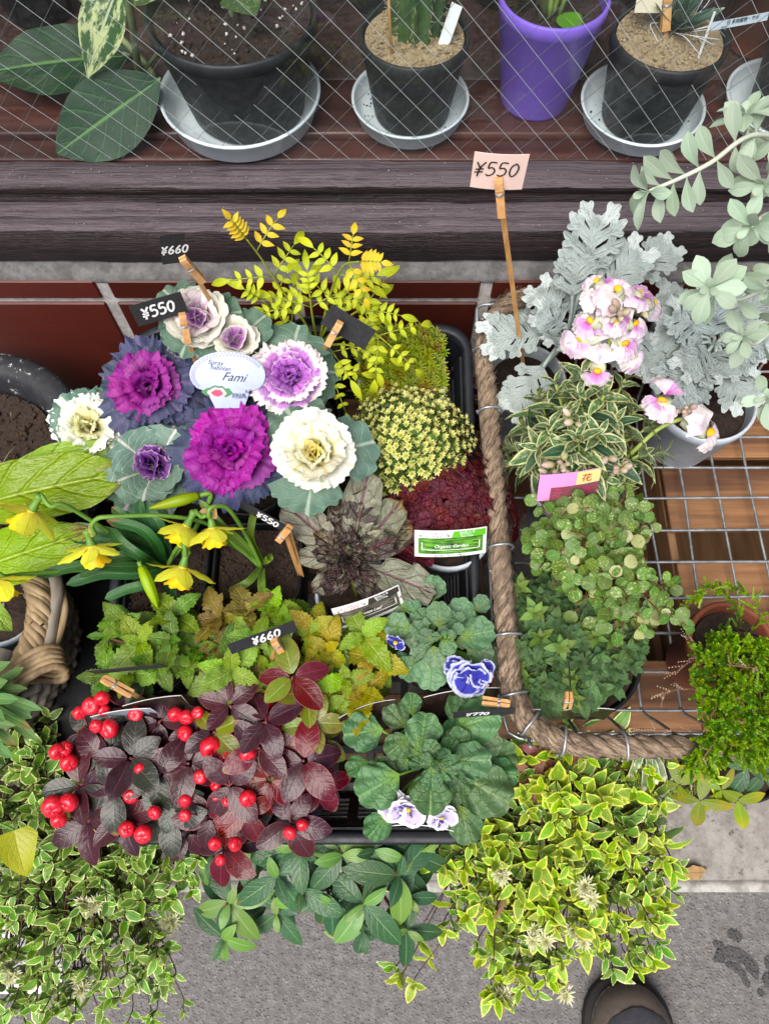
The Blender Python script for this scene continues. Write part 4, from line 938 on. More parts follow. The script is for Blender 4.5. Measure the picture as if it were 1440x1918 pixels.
# ================================================================== PANSIES
M_PN = leafmat('pansy_leaf', hx('#638458'), hx('#50744a'), vein=hx('#7f9a6c'), vn=4, vs=.12, mid=hx('#7f9c60'), midw=.03, basec=hx('#7d9c44'), fanv=True, rough=.42, trans=.12, bump=.8, bd=.002, back=hx('#7d9678'))
M_PN2 = leafmat('glaucous_pansy_leaf', hx('#779872'), hx('#5f8460'), vein=hx('#98b48c'), vn=4, vs=.14, mid=hx('#8aa874'), midw=.03, basec=hx('#84a34e'), fanv=True, rough=.42, trans=.12, bump=.7, bd=.002, back=hx('#8aa48c'))
def crenate(name, mat, seed, k=9, wid=1.0, cup=.1, amp=.03, A=2.3):
    r = random.Random(seed); mb = MB(); P = []; uv = []; nr, na = 6, 36; p1, p2 = r.uniform(0, 6), r.uniform(0, 6)
    for i in range(nr + 1):
        q = i / nr; row = []
        for j in range(na + 1):
            a = A * (2 * j / na - 1); R = .62 * (1 + .10 * abs(math.sin(k * a * .5)) ** .7 * q * q - .05 * q * q) * (1 - .38 * (abs(a) / A) ** 2)
            R *= 1 + .03 * math.sin(2 * a + p1)
            x = q * R * math.sin(a) * wid; y = .42 + q * R * math.cos(a) * 1.0 - .42 * (1 - q) * 1
            y = .42 * q * (1 - .0) + q * R * math.cos(a)
            z = cup * (x * x + .6 * (y - .35) ** 2) + amp * q ** 2.5 * math.sin(3.4 * a + p1) + 1.0 * amp * q ** 3 * math.sin(7 * a + p2) + .02 * math.sin(9 * x + p2) * math.sin(8 * y + p1) - .12 * y * y
            row.append(V((x, y, z))); uv.append((j / na, q))
        P.append(row)
    mb.grid(P, uv); return mb.mesh(name, mat)
PNm = [crenate('pansy_leaf_%d' % i, M_PN, i, 8, .92, amp=.085) for i in range(4)]; PNg = [crenate('glaucous_leaf_%d' % i, M_PN2, i + 9, 10, .95, amp=.06) for i in range(3)]
def petalmat(n, a, rim, deep, ew=.22): return leafmat(n, hx(a), hx(a), edge=hx(rim), ew=ew, enoise=.12, basec=hx(deep), vein=hx(deep), vn=6, vs=.3, fanv=True, rough=.6, trans=.25, bump=.4, spec=.2, dim=1.0)
M_BLUE = petalmat('blue_petal', '#3f42b0', '#c9cde6', '#2a1f86', .17); M_WHV = leafmat('white_violet_petal', hx('#d3c8e4'), hx('#c4b6de'), edge=hx('#f0ecf4'), ew=.22, enoise=.15, basec=hx('#241a40'), blot=hx('#3c2f6a'), bs=2.6, bt=(.52, .6), fanv=True, rough=.6, trans=.2, bump=.4, spec=.2, dim=1.0)
PTB = [fan('blue_petal_%d' % i, M_BLUE, A=1.15, amp=.07, k=8, cup=-.12, jag=.02, na=26, seed=i) for i in range(3)]; PTW = [fan('white_petal_%d' % i, M_WHV, A=1.15, amp=.06, k=7, cup=-.12, jag=.015, na=26, seed=i + 4) for i in range(3)]
M_EYE = plain('pansy_eye', hx('#d9b524'), .6)
def pansy_flower(p, c, n, R, meshes, n1=7):
    e1, e2 = disp_dir(c, n); mb = MB(); mb.lathe([(.0001, .003), (.0018, .0022), (.0022, 0), (.0001, -.002)], frame(c, e1, n), 8); f = mb.build('flower', M_EYE, p.root)
    for k in range(n1):
        a = k * 6.2832 / n1 + U(-.2, .2); d, nn = azdir(a, math.radians(U(2, 40)), n, e1, e2); link('petal', pick(meshes), f, frame(c + n * U(-.003, .003), d, nn, R * U(.8, 1.1)))
    p.stem(spline([c - n * .002, c - n * .014 + V((0, .008, 0)), V(p.loc) + TRN * .01], 5), .0011, 0, 5)
def pansy(label, c, cen, leaves, meshes, R=.045, cxy=(822, 1190)):
    p = Plant('pansy', label, 'pansy', c, 'pansies at the right front of the tray'); pot(p.root, c, R, R * .75, .082, plain('brown_black_pot', hx('#2c2624'), .5), M_SOIL, TRN, seg=36)
    ex = [(cx_ + .5 * (x - cx_) + U(-8, 8), cy_ + .5 * (y - cy_) + U(-8, 8), s * U(.5, .75), az + U(-40, 40), h + U(.0, .02)) for x, y, s, az, h in leaves for cx_, cy_ in [cxy] if rng.random() < .75]
    for x, y, s, az, h in leaves + ex:
        m = T(x, y, h); L = pxm(m, s); d = V((math.cos(math.radians(az)), 0, 0)) + TRY * math.sin(math.radians(az)); n = (TRN + tocam(m) * .6 + jit((0, 0, 0), .18) + d * .25).normalized()
        b = m - d.normalized() * (L * .42); p.leaf(pick(meshes), b, d + n * U(-.05, .3), n, L * U(.70, .88))
        p.stem(spline([cen, cen.lerp(b, .6) + TRN * .004, b + d.normalized() * L * .06], 4), .0013, 0, 4)
    return p
c1 = T(822, 1208, -.008)
p1 = pansy('pansy with round grey green leaves and one ruffled blue flower', c1, c1 + TRN * .008, [(822, 1150, 62, 90, .055), (898, 1186, 88, 10, .05), (862, 1148, 64, 55, .045), (900, 1132, 42, 40, .035), (742, 1172, 70, 170, .045), (805, 1262, 86, 262, .045), (770, 1250, 60, 235, .04), (897, 1222, 62, -25, .045), (930, 1232, 52, -30, .035), (838, 1212, 44, -60, .06), (812, 1103, 52, 85, .035), (748, 1132, 50, 140, .035), (776, 1136, 32, 110, .045), (752, 1240, 48, 205, .035), (785, 1222, 52, 220, .04), (798, 1192, 34, 150, .06), (858, 1178, 30, 60, .065), (845, 1190, 24, 100, .07), (832, 1182, 24, 180, .07), (875, 1160, 44, 45, .04), (775, 1190, 58, 190, .04), (850, 1240, 56, 280, .03), (790, 1160, 54, 130, .035)], PNg)
fc = T(880, 1268, .06); pansy_flower(p1, fc, (tocam(fc) * .6 + V((.1, -.6, .1))).normalized(), .020, PTB, 8); fc2 = T(862, 1262, .058); pansy_flower(p1, T(858, 1258, .055), (tocam(fc2) * .5 + V((-.5, -.5, .1))).normalized(), .015, PTB, 4); pansy_flower(p1, T(902, 1256, .06), (tocam(fc2) * .5 + V((.5, -.3, .1))).normalized(), .015, PTB, 4)
fb = T(741, 1203, .05); pansy_flower(p1, fb, (V((-.3, -.8, .3))).normalized(), .011, PTB, 3); p1.done(M_DS)
c2 = T(812, 1425, -.008)
p2 = pansy('big leaved pansy with white and violet flowers at the front right of the tray', c2, c2 + TRN * .012, [(676, 1372, 100, 188, .05), (770, 1315, 56, 95, .045), (742, 1342, 62, 130, .04), (793, 1366, 100, 80, .065), (870, 1330, 90, 60, .04), (895, 1350, 108, 20, .05), (712, 1470, 98, 208, .055), (718, 1446, 70, 170, .05), (880, 1424, 84, 0, .065), (806, 1486, 98, 268, .075), (905, 1478, 124, -28, .055), (942, 1414, 82, 10, .035), (872, 1548, 92, -75, .04), (707, 1548, 70, 228, .04), (752, 1418, 74, 180, .035), (668, 1436, 58, 200, .03), (798, 1424, 40, 150, .08), (832, 1416, 36, 70, .085), (836, 1446, 34, -40, .085), (815, 1432, 22, 250, .09), (842, 1396, 52, 60, .06), (850, 1465, 84, -60, .045), (770, 1395, 66, 140, .05), (860, 1515, 70, -70, .035), (905, 1395, 70, 30, .045), (935, 1450, 80, -10, .04)], PNm, .048, (820, 1428))
fc = T(765, 1516, .055); pansy_flower(p2, fc, (tocam(fc) * .5 + V((-.1, -.7, .1))).normalized(), .019, PTW, 8); pansy_flower(p2, T(738, 1508, .05), (tocam(fc) * .6 + V((-.5, -.3, .1))).normalized(), .015, PTW, 5); pansy_flower(p2, T(826, 1530, .045), (tocam(fc) * .5 + V((.3, -.6, .1))).normalized(), .016, PTW, 5)
p2.done(M_DS)

# ================================================================== WOODEN CRATES AND WIRE BASKET (right)
crate = thing('wooden_crate', 'upturned brown wooden crate of thin boards under the right half of the wire basket', 'crate', (.55, .3, .03))
for y in (.135, .245, .375, .475):
    mb = MB(); mb.box((.585, y, .309), (.47, .088 if y != .245 else .092, .010), bev=.0012); mb.build('board', M_CRATE, crate, smooth=False)
mb = MB(); mb.box((.585, .305, .045), (.44, .39, .012)); mb.build('board', M_CRATEY, crate, smooth=False)  # unseen floor, back and right boards added to darken the gaps on top
for z in (.26, .16, .07):
    mb = MB(); mb.box((.585, .512, z), (.45, .010, .075), bev=.0012); mb.build('board', M_CRATE, crate, smooth=False)
    mb = MB(); mb.box((.816, .305, z), (.010, .42, .075), bev=.0012); mb.build('board', M_CRATEY, crate, smooth=False)
    mb = MB(); mb.box((.356, .305, z), (.010, .42, .075), bev=.0012); mb.build('board', M_CRATEY, crate, smooth=False)
    mb = MB(); mb.box((.585, .098, z), (.45, .010, .075), bev=.0012); mb.build('board', M_CRATE, crate, smooth=False)
for x, y in ((.372, .115), (.80, .115), (.372, .50), (.80, .50)):
    mb = MB(); mb.box((x, y, .167), (.022, .022, .272), bev=.0012); mb.build('post', woodmat('crate_post', hx('#8f6a48'), hx('#a8825c'), axis=2, scale=5), crate, smooth=False) if (x, y) == (.372, .115) else mb.build('post', bpy.data.materials['crate_post'], crate, smooth=False)
cr2 = thing('wooden_crate', 'open brown wooden crate half hidden below the small leaved plants in the basket', 'crate', (.23, .3, .03))
for z, y0 in ((.304, .13),):
    mb = MB(); mb.box((.235, y0, z), (.23, .085, .011), bev=.0012); mb.build('board', M_CRATE, cr2, smooth=False)
for z in (.255, .16, .07):
    mb = MB(); mb.box((.235, .082, z), (.23, .010, .078), bev=.0012); mb.build('board', M_CRATE, cr2, smooth=False)
    mb = MB(); mb.box((.115, .28, z), (.010, .38, .078), bev=.0012); mb.build('board', M_CRATEY, cr2, smooth=False)
    mb = MB(); mb.box((.235, .476, z), (.23, .010, .078), bev=.0012); mb.build('board', M_CRATE, cr2, smooth=False)

M_GALV = plain('galvanised_wire', hx('#b9bec0'), .38, metal=.7, c2=hx('#969b9e'), mott=60)
t = NT('jute_rope'); uv = t.node('UVMap').outputs[0]
f1 = t.noise(1.0, t.map(uv, (16, 90, 1), rot=(0, 0, .5)), 5.0, rough=.7); f2 = t.noise(55, t.geo(), 5.0)
t.p(Base_Color=t.mix(t.ss(f1, .35, .6), hx('#54443a'), t.mix(t.ss(f2, .35, .65), hx('#a8937a'), hx('#8a7660'))), Roughness=.9); t.bump(f1, .9, .002)
M_ROPE = t.m
BZ, FZ = .470, .331
bx0r, by1 = .122, .535
bas = thing('wire_basket', 'galvanised wire mesh basket with a thick jute rope along its rim', 'basket', (.36, .3, FZ))
XF0, XF1, YF0, YF1 = .150, .62, .115, .49        # basket floor
XR0, XR1, YR0, YR1 = .100, .68, .060, .540       # rim
W_ = .0017
def wire(pts, r=W_, wob=.0, sg=6):
    P = [jit(V(p), wob) for p in pts]; mb = MB(); mb.tube(spline(P, 4) if len(P) > 2 else P, r, sg); return mb.build('wire', M_GALV, bas)
def lerp(a, b, t): return a + (b - a) * t
nx = 11; ny = 9
for i in range(nx + 1):
    x = lerp(XF0, XF1, i / nx); xr = lerp(XR0 + .03, XR1 - .02, i / nx)
    wire([(xr, YR0 + .004, BZ - .008), (lerp(xr, x, .6), lerp(YR0, YF0, .6), lerp(BZ, FZ, .6)), (x, YF0 - .004, FZ + .006), (x, YF0 + .015, FZ), (x + U(-.003, .003), .25, FZ - .0006), (x + U(-.003, .003), .38, FZ), (x, YF1 - .015, FZ), (x, YF1 + .004, FZ + .006), (lerp(xr, x, .5), lerp(YR1, YF1, .5), lerp(BZ, FZ, .5)), (xr, YR1 - .004, BZ - .008)], .0017)
for i in range(ny + 1):
    y = lerp(YF0, YF1, i / ny); yr = lerp(YR0 + .03, YR1 - .03, i / ny)
    wire([(XR0 + .004, yr, BZ - .008), (lerp(XR0, XF0, .6), lerp(yr, y, .6), lerp(BZ, FZ, .6)), (XF0 - .004, y, FZ + .008), (XF0 + .015, y, FZ + .0032), (.3, y + U(-.002, .002), FZ + .0034), (.45, y + U(-.002, .002), FZ + .003), (XF1 - .015, y, FZ + .0032), (XF1 + .004, y, FZ + .008), (XR1 - .004, yr, BZ - .008)], .0017)
def loop(z, inset, r):
    a, b, c, d = XR0 + inset, XR1 - inset, YR0 + inset, YR1 - inset; q = .02
    return wire([(b, d - q, z), (b - q, d, z), ((a + b) / 2, d, z), (a + q, d, z), (a, d - q, z), (a - .001, (c + d) / 2, z), (a, c + q * 2, z), (a + q * 2, c, z), ((a + b) / 2, c - .002, z), (b - q, c, z), (b, c + q, z), (b, d - q, z)], r, .0012)
loop(BZ - .004, .014, .0022); loop(lerp(BZ, FZ, .33), .012, .0017); loop(lerp(BZ, FZ, .62), .027, .0017)
wire([Z(895, 640, .475), Z(893, 590, .478), Z(898, 574, .478), Z(930, 570, .478), Z(1060, 572, .476)], .0022)
wire([Z(895, 640, .474), Z(899, 760, .470), Z(909, 860, .468), Z(924, 960, .466), Z(934, 1060, .466), Z(938, 1200, .466), Z(946, 1290, .466)], .0022)
wire([Z(905, 900, .462), Z(915, 980, .44), Z(920, 1060, .44), Z(932, 1140, .46)], .0015)
# rope: three twisted strands along the rim
rp = [V((.68, .064, .474))] + [Z(x, y, .476) for x, y in ((1440, 1402), (1300, 1399), (1150, 1398), (1065, 1392), (1010, 1370), (975, 1338), (957, 1290), (950, 1200), (941, 1100), (926, 900), (912, 730), (906, 660))] + [Z(918, 608, .482), Z(945, 575, .488), Z(985, 556, .49), Z(1040, 560, .487), Z(1150, 575, .478), Z(1400, 580, .474)]
S = spline(rp, 26); N = len(S); Ls = [0]
for i in range(1, N): Ls.append(Ls[-1] + (S[i] - S[i - 1]).length)
rope = thing('rope', 'thick twisted jute rope tied along the rim of the wire basket', 'rope', (.36, .3, .47))
for k in range(3):
    P = []
    for i, p in enumerate(S):
        tt = (S[min(i + 1, N - 1)] - S[max(i - 1, 0)]).normalized(); a_ = V((0, 0, 1)).cross(tt).normalized(); b_ = tt.cross(a_); an = Ls[i] / .030 * 6.2832 / 1.55 + k * 2.0944
        P.append(p + (a_ * math.cos(an) + b_ * math.sin(an)) * .0048)
    mb = MB(); mb.tube(P, .0060, 8); mb.build('strand', M_ROPE, rope)
mb = MB(); rr = random.Random(3)
for _ in range(2600):
    i = rr.randrange(2, N - 2); tt = (S[i + 1] - S[i - 1]).normalized(); a_ = V((0, 0, 1)).cross(tt).normalized(); b_ = tt.cross(a_); an = rr.uniform(0, 6.28); o = a_ * math.cos(an) + b_ * math.sin(an)
    p0 = S[i] + o * .0092; p1 = p0 + tt * rr.uniform(-.01, .01) + o * rr.uniform(.001, .0055); mb.tube([p0, p0.lerp(p1, .6) + o * .001, p1], .00018, 3, cap=False)
mb.build('frayed_fibre', M_ROPE, rope, kind='stuff')
for i in range(40, N - 130, 34):        # wire ties round the rope
    p = S[i]; tt = (S[i + 1] - S[i - 1]).normalized(); a_ = V((0, 0, 1)).cross(tt).normalized(); b_ = tt.cross(a_); L = []
    for k in range(13):
        an = 6.2832 * k / 12; sx = 1.12 if math.cos(an) * 1 < 0 else 1.0
        L.append(p + a_ * (math.cos(an) * .0122 * sx) + b_ * (math.sin(an) * .0115) + tt * (.003 * k / 12))
    wire(L, .0014, .0003, 5)

# ================================================================== BASKET PLANTS
GB = 'pots standing in the wire basket'
ZU = V((0, 0, 1))
# ---- dusty miller (felted lobed leaves)
def felt(n, a, b, v): 
    return leafmat(n, hx(a), hx(b), vein=hx(v), vn=6, vs=.2, mid=hx(v), midw=.1, edge=hx('#cfdad6'), ew=.16, enoise=.1, rough=.85, dim=.80, sat=1.0, wear=False, trans=.12, bump=.8, bd=.002, spec=.1, back=hx('#c9d2cf'))
M_DM = felt('felted_silver_leaf', '#879e9a', '#738c88', '#bccbc8'); M_DM2 = felt('felted_grey_green_leaf', '#657d72', '#526a60', '#9fb2a8')
def lobed(name, mat, seed, n=5, W=.62, dep=.66):
    """pinnatifid leaf: a midrib strip with separate forked side lobes"""
    r = random.Random(seed); mb = MB(); curl = r.uniform(.25, .8)
    def C(x, y): return V((x, math.sin(curl * y) / curl, -(1 - math.cos(curl * y)) / curl + .22 * abs(x) - .35 * x * x + .02 * math.sin(14 * y + 9 * x)))
    def strip(a, b, w0, w1, round_=True, m=5, u0=.5):
        A, B = V((a[0], a[1], 0)), V((b[0], b[1], 0)); d = (B - A); nrm = V((-d.y, d.x, 0)).normalized(); P = []; uv = []
        for i in range(m + 1):
            q = i / m; w = w0 + (w1 - w0) * q
            if round_ and q > .68: w *= max(.12, 1 - ((q - .68) / .32) ** 2.2) ** .5
            c = A + d * q; P.append([C(*(c + nrm * w * s).xy) + V((0, 0, .012 * abs(s) - .004 * q)) for s in (1, .5, 0, -.5, -1)]); uv += [(max(0, min(1, .5 + .28 * s * (1 if round_ else .2))), c.y) for s in (1, .5, 0, -.5, -1)]
        P = [list(reversed(q)) for q in P]; uv = [uv[i * 5 + 4 - j] for i in range(m + 1) for j in range(5)]
        mb.grid(P, uv)
    strip((0, 0), (0, 1), .03, .095, True, 14)
    for i in range(n):
        y = .22 + .64 * i / (n - 1); L = W * .5 * (.55 + .75 * math.sin(math.pi * (.22 + .6 * i / (n - 1)))) * r.uniform(.9, 1.1)
        for s in (-1, 1):
            ang = math.radians(32 + 20 * i / n + r.uniform(-5, 5)); tip = (s * L * math.cos(ang), y + L * math.sin(ang)); strip((0, y - .05), tip, .072, .074, True, 8)
            mx_ = (tip[0] * .55, y - .05 + (tip[1] - y + .05) * .55)
            for da, f in ((.8, .42), (-.75, .36)):
                a2 = ang + da; strip(mx_, (mx_[0] + s * L * f * math.cos(a2), mx_[1] + L * f * math.sin(a2)), .044, .054, True, 7)
    for s in (-1, 1): strip((0, .86), (s * .12, 1.02), .05, .05, True, 4)
    return mb.mesh(name, mat)
DMm = [lobed('dusty_leaf_%d' % i, M_DM if i % 2 else M_DM2, i, 4, U(.70, .86)) for i in range(8)]
M_FELT = plain('felted_stem', hx('#a9b5ae'), .85, c2=hx('#8f9c94'), mott=90)
def dusty(label, potc, R, cen, tips, extra):
    p = Plant('dusty_miller', label, 'silver leaf plant', potc, 'silver dusty miller plants in the wire basket'); pot(p.root, potc, R, R * .74, .10, M_PWHT, M_SOIL, ZU, seg=40, fill=.018, lip=.002)
    for x, y, z, f in tips:
        tip = Z(x, y, z); d = tip - cen; Lm = min(d.length * .82, pxm(tip, U(105, 140))); st_ = tip - d.normalized() * Lm + ZU * .004; L = Lm; n = (tocam(tip) + ZU * .6 + jit((0, 0, 0), .25)); p.leaf(DMm[f % 8], st_, d + ZU * .2 * L, n, L * .95)
        p.stem(spline([cen - ZU * .01, cen.lerp(st_, .5) + ZU * .008, st_ + d.normalized() * L * .06], 4), .0019)
    e1, e2 = disp_dir(cen, ZU)
    for k in range(extra):
        d, nn = azdir(k * 2.4 + U(-.3, .3), math.radians(U(8, 62)), ZU, e1, e2); p.leaf(pick(DMm), cen - ZU * U(0, .02) + d * U(.01, .03), d, nn, U(.034, .05))
    p.stem(spline([potc - ZU * .02, potc.lerp(cen, .5) + V((.006, 0, 0)), cen], 4), .004); return p.done(M_FELT)
pc = Z(985, 705, .432)
dusty('silver lobed dusty miller in a white pot at the back left of the basket', pc, .046, Z(1062, 628, .478),
      [(905, 640, .50, 4), (955, 772, .48, 0), (1000, 545, .53, 4), (1078, 478, .58, 2), (1120, 408, .61, 3), (1265, 455, .58, 2), (1195, 470, .59, 0), (1010, 590, .52, 5)], 7)
dusty('silver lobed dusty miller in a wide white pot at the back right of the basket', Z(1322, 742, .432), .058, Z(1330, 655, .47),
      [(1225, 560, .52, 0), (1190, 680, .50, 4), (1250, 745, .49, 1), (1270, 775, .47, 4), (1392, 768, .47, 4), (1410, 690, .50, 0), (1405, 600, .53, 2), (1330, 560, .55, 1), (1260, 590, .53, 3), (1435, 560, .55, 2), (1440, 640, .52, 5), (1290, 690, .51, 0), (1360, 700, .5, 2), (1240, 620, .52, 2)], 8)

# ---- variegated snapdragon
M_SN = leafmat('variegated_snap_leaf', hx('#3f5e3a'), hx('#54744a'), edge=hx('#d3d59c'), ew=.42, enoise=.7, mid=hx('#5a7a4c'), midw=.08, rough=.42, trans=.15, bump=.6, back=hx('#8ea07a'))
M_SND = leafmat('dark_snap_leaf', hx('#38553a'), hx('#2f4a36'), edge=hx('#a5b07c'), ew=.3, enoise=.5, mid=hx('#567a50'), midw=.09, rough=.42, trans=.12, bump=.6, back=hx('#7d9274'))
SNm = [leaf('snap_leaf_%d' % i, M_SN, W=.36, prof=P_LAN, nl=7, nw=4, fold=.3, curl=.8 + .3 * i, wav=.02, seed=i) for i in range(3)]; SNd = [leaf('snap_dark_leaf_%d' % i, M_SND, W=.34, prof=P_LAN, nl=7, nw=4, fold=.25, curl=.6 + .2 * i, seed=i) for i in range(2)]
M_SNS = plain('lime_stem', hx('#9aa84e'), .5, c2=hx('#7d9240'), mott=60)
pc = Z(1075, 905, .428)
sn = Plant('snapdragon', 'variegated snapdragon with white and pink flowers and yellow throats', 'snapdragon', pc, GB)
pot(sn.root, pc, .046, .034, .10, M_PWHT, M_SOIL, ZU, seg=36)
def snapshoot(p, pts, pairs, L0, dark=0.3, n_=6):
    S = spline(pts, n_); N = len(S); p.stem(S, [.0019 * (1 - .4 * i / N) for i in range(N)], 0, 6)
    for i in range(pairs):
        k = N - 1 - int((i * .75 / pairs) * (N - 1)); t = (S[k] - S[max(0, k - 2)]).normalized(); e1, e2 = disp_dir(S[k], t)
        for j in range(3):
            a = i * 1.2 + j * 2.0944 + U(-.3, .3); d, nn = azdir(a, math.radians(62 - 13 * min(i, 4) + U(-8, 8)), t, e1, e2)
            p.leaf(pick(SNd if rng.random() < dark * i / pairs * 2 else SNm), S[k], d, nn + ZU * .3, L0 * (.55 + .5 * min(1, i / 2.0)) * U(.85, 1.15))
for x, y, z in ((985, 800, .50), (960, 838, .47), (1010, 745, .52), (1040, 720, .55), (1070, 780, .55), (1030, 800, .54), (1085, 740, .56), (1130, 740, .56), (1150, 790, .54), (1190, 770, .53), (1120, 815, .55), (1060, 850, .53), (1000, 870, .48), (1105, 870, .52), (1150, 860, .51), (1200, 850, .50), (1235, 850, .48), (960, 870, .46), (1010, 840, .52), (1170, 710, .55), (1080, 820, .555), (1160, 905, .48), (1025, 905, .46), (1130, 895, .5), (1090, 700, .57), (1215, 800, .51), (1055, 905, .47)):
    b = pc + V((U(-.02, .02), U(-.02, .02), 0)); tip = Z(x, y, z); snapshoot(sn, [b, b.lerp(tip, .5) + ZU * .015, tip], 5, .036)
M_SP = leafmat('snap_petal', hx('#f6f0ea'), hx('#f0e4e8'), blot=hx('#d592d4'), bs=1.6, bt=(.46, .75), rough=.55, trans=.3, bump=.4, spec=.2, dim=1.0)
M_SPP = leafmat('snap_pink_petal', hx('#d98ad6'), hx('#e3b4e0'), tip=hx('#f0e2ea'), tipv=(.5, 1.0), basec=hx('#c43aa8'), rough=.55, trans=.3, bump=.5, spec=.2, dim=1.0)
M_SPY = leafmat('snap_throat', hx('#f6c81e'), hx('#f6b81e'), rough=.7, trans=.1, bump=.8, blot=hx('#e0549a'), bs=2, bt=(.55, .7), dim=1.0)
M_SPT = leafmat('snap_tube', hx('#efe6df'), hx('#e6cfe0'), basec=hx('#dfe3c2'), rough=.55, trans=.25, bump=.5)
PW = [fan('snap_petal_%d' % i, M_SP, A=.66, amp=.10, k=9, cup=.02, roll=.5, jag=.05, na=22, nr=8, seed=i) for i in range(3)]; PP = [fan('snap_pink_petal_%d' % i, M_SPP, A=.66, amp=.10, k=9, cup=.02, roll=.5, jag=.05, na=22, nr=8, seed=i + 4) for i in range(2)]
mb = MB(); mb.lathe([(.001, .55), (.16, .5), (.30, .32), (.36, .1), (.34, -.1), (.2, -.22), (.001, -.25)], Matrix.Diagonal((1.15, .8, .8, 1)), 14); PAL = mb.mesh('palate', M_SPY)
def snap(p, c, face, R, base, pinkish=.4, up=ZU):
    """two-lipped flower: c = mouth, face = direction it looks, base = where it joins the stem"""
    face = face.normalized(); x, y, z = orth(up - face * up.dot(face), face); y = y.normalized()     # y up, z = face
    mb = MB(); mb.tube(spline([base, base.lerp(c, .5) - y * .003, c - face * .0], 4), [R * q for q in (.16, .2, .26, .3, .34, .37, .40, .42, .40)], 12)
    f = mb.build('flower', M_SPT, p.root); meshes = lambda: pick(PP) if rng.random() < pinkish else pick(PW)
    for a in (-.5, .5):      # upper lip
        d = y * .85 + x * a + face * -.15; link('upper_petal', meshes(), f, frame(c + y * R * .22 + face * .001, d, face + y * .4, R * U(.95, 1.1)))
    for a in (-.85, 0, .85):     # lower lip
        d = y * -.55 + x * a + face * .35; link('lower_petal', meshes(), f, frame(c - y * R * .12 + face * R * .12, d, face + y * .6, R * U(.8, .95)))
    link('palate', PAL, f, frame(c - y * R * .08 + face * R * .14, y, (face + y * .5), R * .56))
s1 = [pc + V((.005, .01, 0)), Z(1110, 760, .50), Z(1130, 680, .56), Z(1150, 610, .60), Z(1160, 575, .615)]
sn.stem(spline(s1, 6), .0024, 0, 7)
for x, y, z, fx, fy, fz, pk, R in ((1090, 630, .585, -.5, -.55, .55, .6, .0195), (1118, 690, .575, -.1, -.75, .55, .55, .018), (1125, 560, .61, -.3, .1, .8, .1, .018), (1152, 548, .62, .25, .25, .85, .0, .018), (1165, 640, .59, .3, -.5, .7, .25, .018), (1215, 568, .60, .75, .0, .55, .2, .0175), (1182, 660, .58, .4, -.75, .4, .05, .018), (1195, 555, .61, .4, .45, .7, .6, .017), (1110, 600, .60, -.7, -.1, .6, .7, .017), (1150, 600, .61, .1, -.5, .8, .3, .014), (1185, 605, .605, .5, -.3, .8, .6, .014), (1120, 530, .615, -.4, .5, .7, .2, .014)):
    c_ = Z(x, y, z); S_ = spline(s1, 6); b_ = min(S_, key=lambda q: (q - c_).length); snap(sn, c_, V((fx, fy, fz)), R, b_.lerp(c_, .25), pk)
M_SB = leafmat('snap_bud', hx('#d0cf8e'), hx('#d9bfb0'), basec=hx('#8fa24a'), tip=hx('#e0c3c4'), rough=.5, trans=.15, bump=.4)
mb = MB(); mb.lathe([(.001, 0), (.2, .12), (.31, .4), (.30, .75), (.2, 1.05), (.001, 1.25)], None, 10); SBUD = mb.mesh('bud', M_SB)
def buds(cl, n, spread, L):
    for k in range(n):
        d = (tocam(cl) + jit((0, 0, 0), .8)).normalized(); q = cl + d * U(.2, 1) * spread; M = frame(q, d.orthogonal(), d, L * U(.7, 1.1)); sn.items.append(('bud', SBUD, M, q.z))
buds(Z(1160, 588, .613), 9, .010, .011); buds(Z(1195, 568, .605), 6, .008, .009)
s2 = [pc + V((.02, 0, .0)), Z(1180, 850, .50), Z(1230, 805, .52), Z(1275, 785, .53), Z(1310, 785, .535)]
sn.stem(spline(s2, 6), .0022, 0, 7)
snap(sn, Z(1240, 748, .545), V((-.2, -.35, .8)), .021, Z(1238, 790, .52), .5); snap(sn, Z(1322, 806, .535), V((.75, -.45, .45)), .021, Z(1275, 790, .53), .05)
buds(Z(1285, 768, .535), 7, .010, .010)
for x, y, z, n in ((1055, 870, .525, 7), (1135, 855, .53, 4), (1160, 878, .52, 6), (1040, 892, .51, 3), (1075, 790, .56, 3)): buds(Z(x, y, z), n, .009, .011)
sn.done(M_SNS, limit=298)

# ---- variegated round leaved wire vine
M_MU = leafmat('mottled_round_leaf', hx('#5f8438'), hx('#789a46'), blot=hx('#ccd096'), bs=5.5, bt=(.54, .62), rough=.4, trans=.2, bump=.4, mid=hx('#9db06c'), midw=.07, back=hx('#a8b07c'))
M_MU2 = leafmat('plain_round_leaf', hx('#6a8a42'), hx('#5a7a3c'), blot=hx('#a3b46c'), bs=5, bt=(.55, .66), rough=.4, trans=.18, bump=.4, mid=hx('#8aa45c'), midw=.07)
M_MU3 = leafmat('cream_round_leaf', hx('#bfc08c'), hx('#b3bb80'), blot=hx('#8fa35e'), bs=4, bt=(.56, .64), rough=.4, trans=.2, bump=.4)
MUm = [leaf('round_leaf_%d' % i, (M_MU, M_MU2, M_MU, M_MU2, M_MU3)[i], W=.88, prof=P_RND, nl=6, nw=4, fold=.08, curl=.3 + .1 * i, cup=.03, seed=i) for i in range(5)]
pc = Z(1092, 1040, .425)
mu = Plant('wire_vine', 'tangled wire vine of small round mottled cream and green leaves', 'vine', pc, GB); pot(mu.root, pc, .046, .034, .095, M_PBLK, M_SOIL, ZU, seg=32)
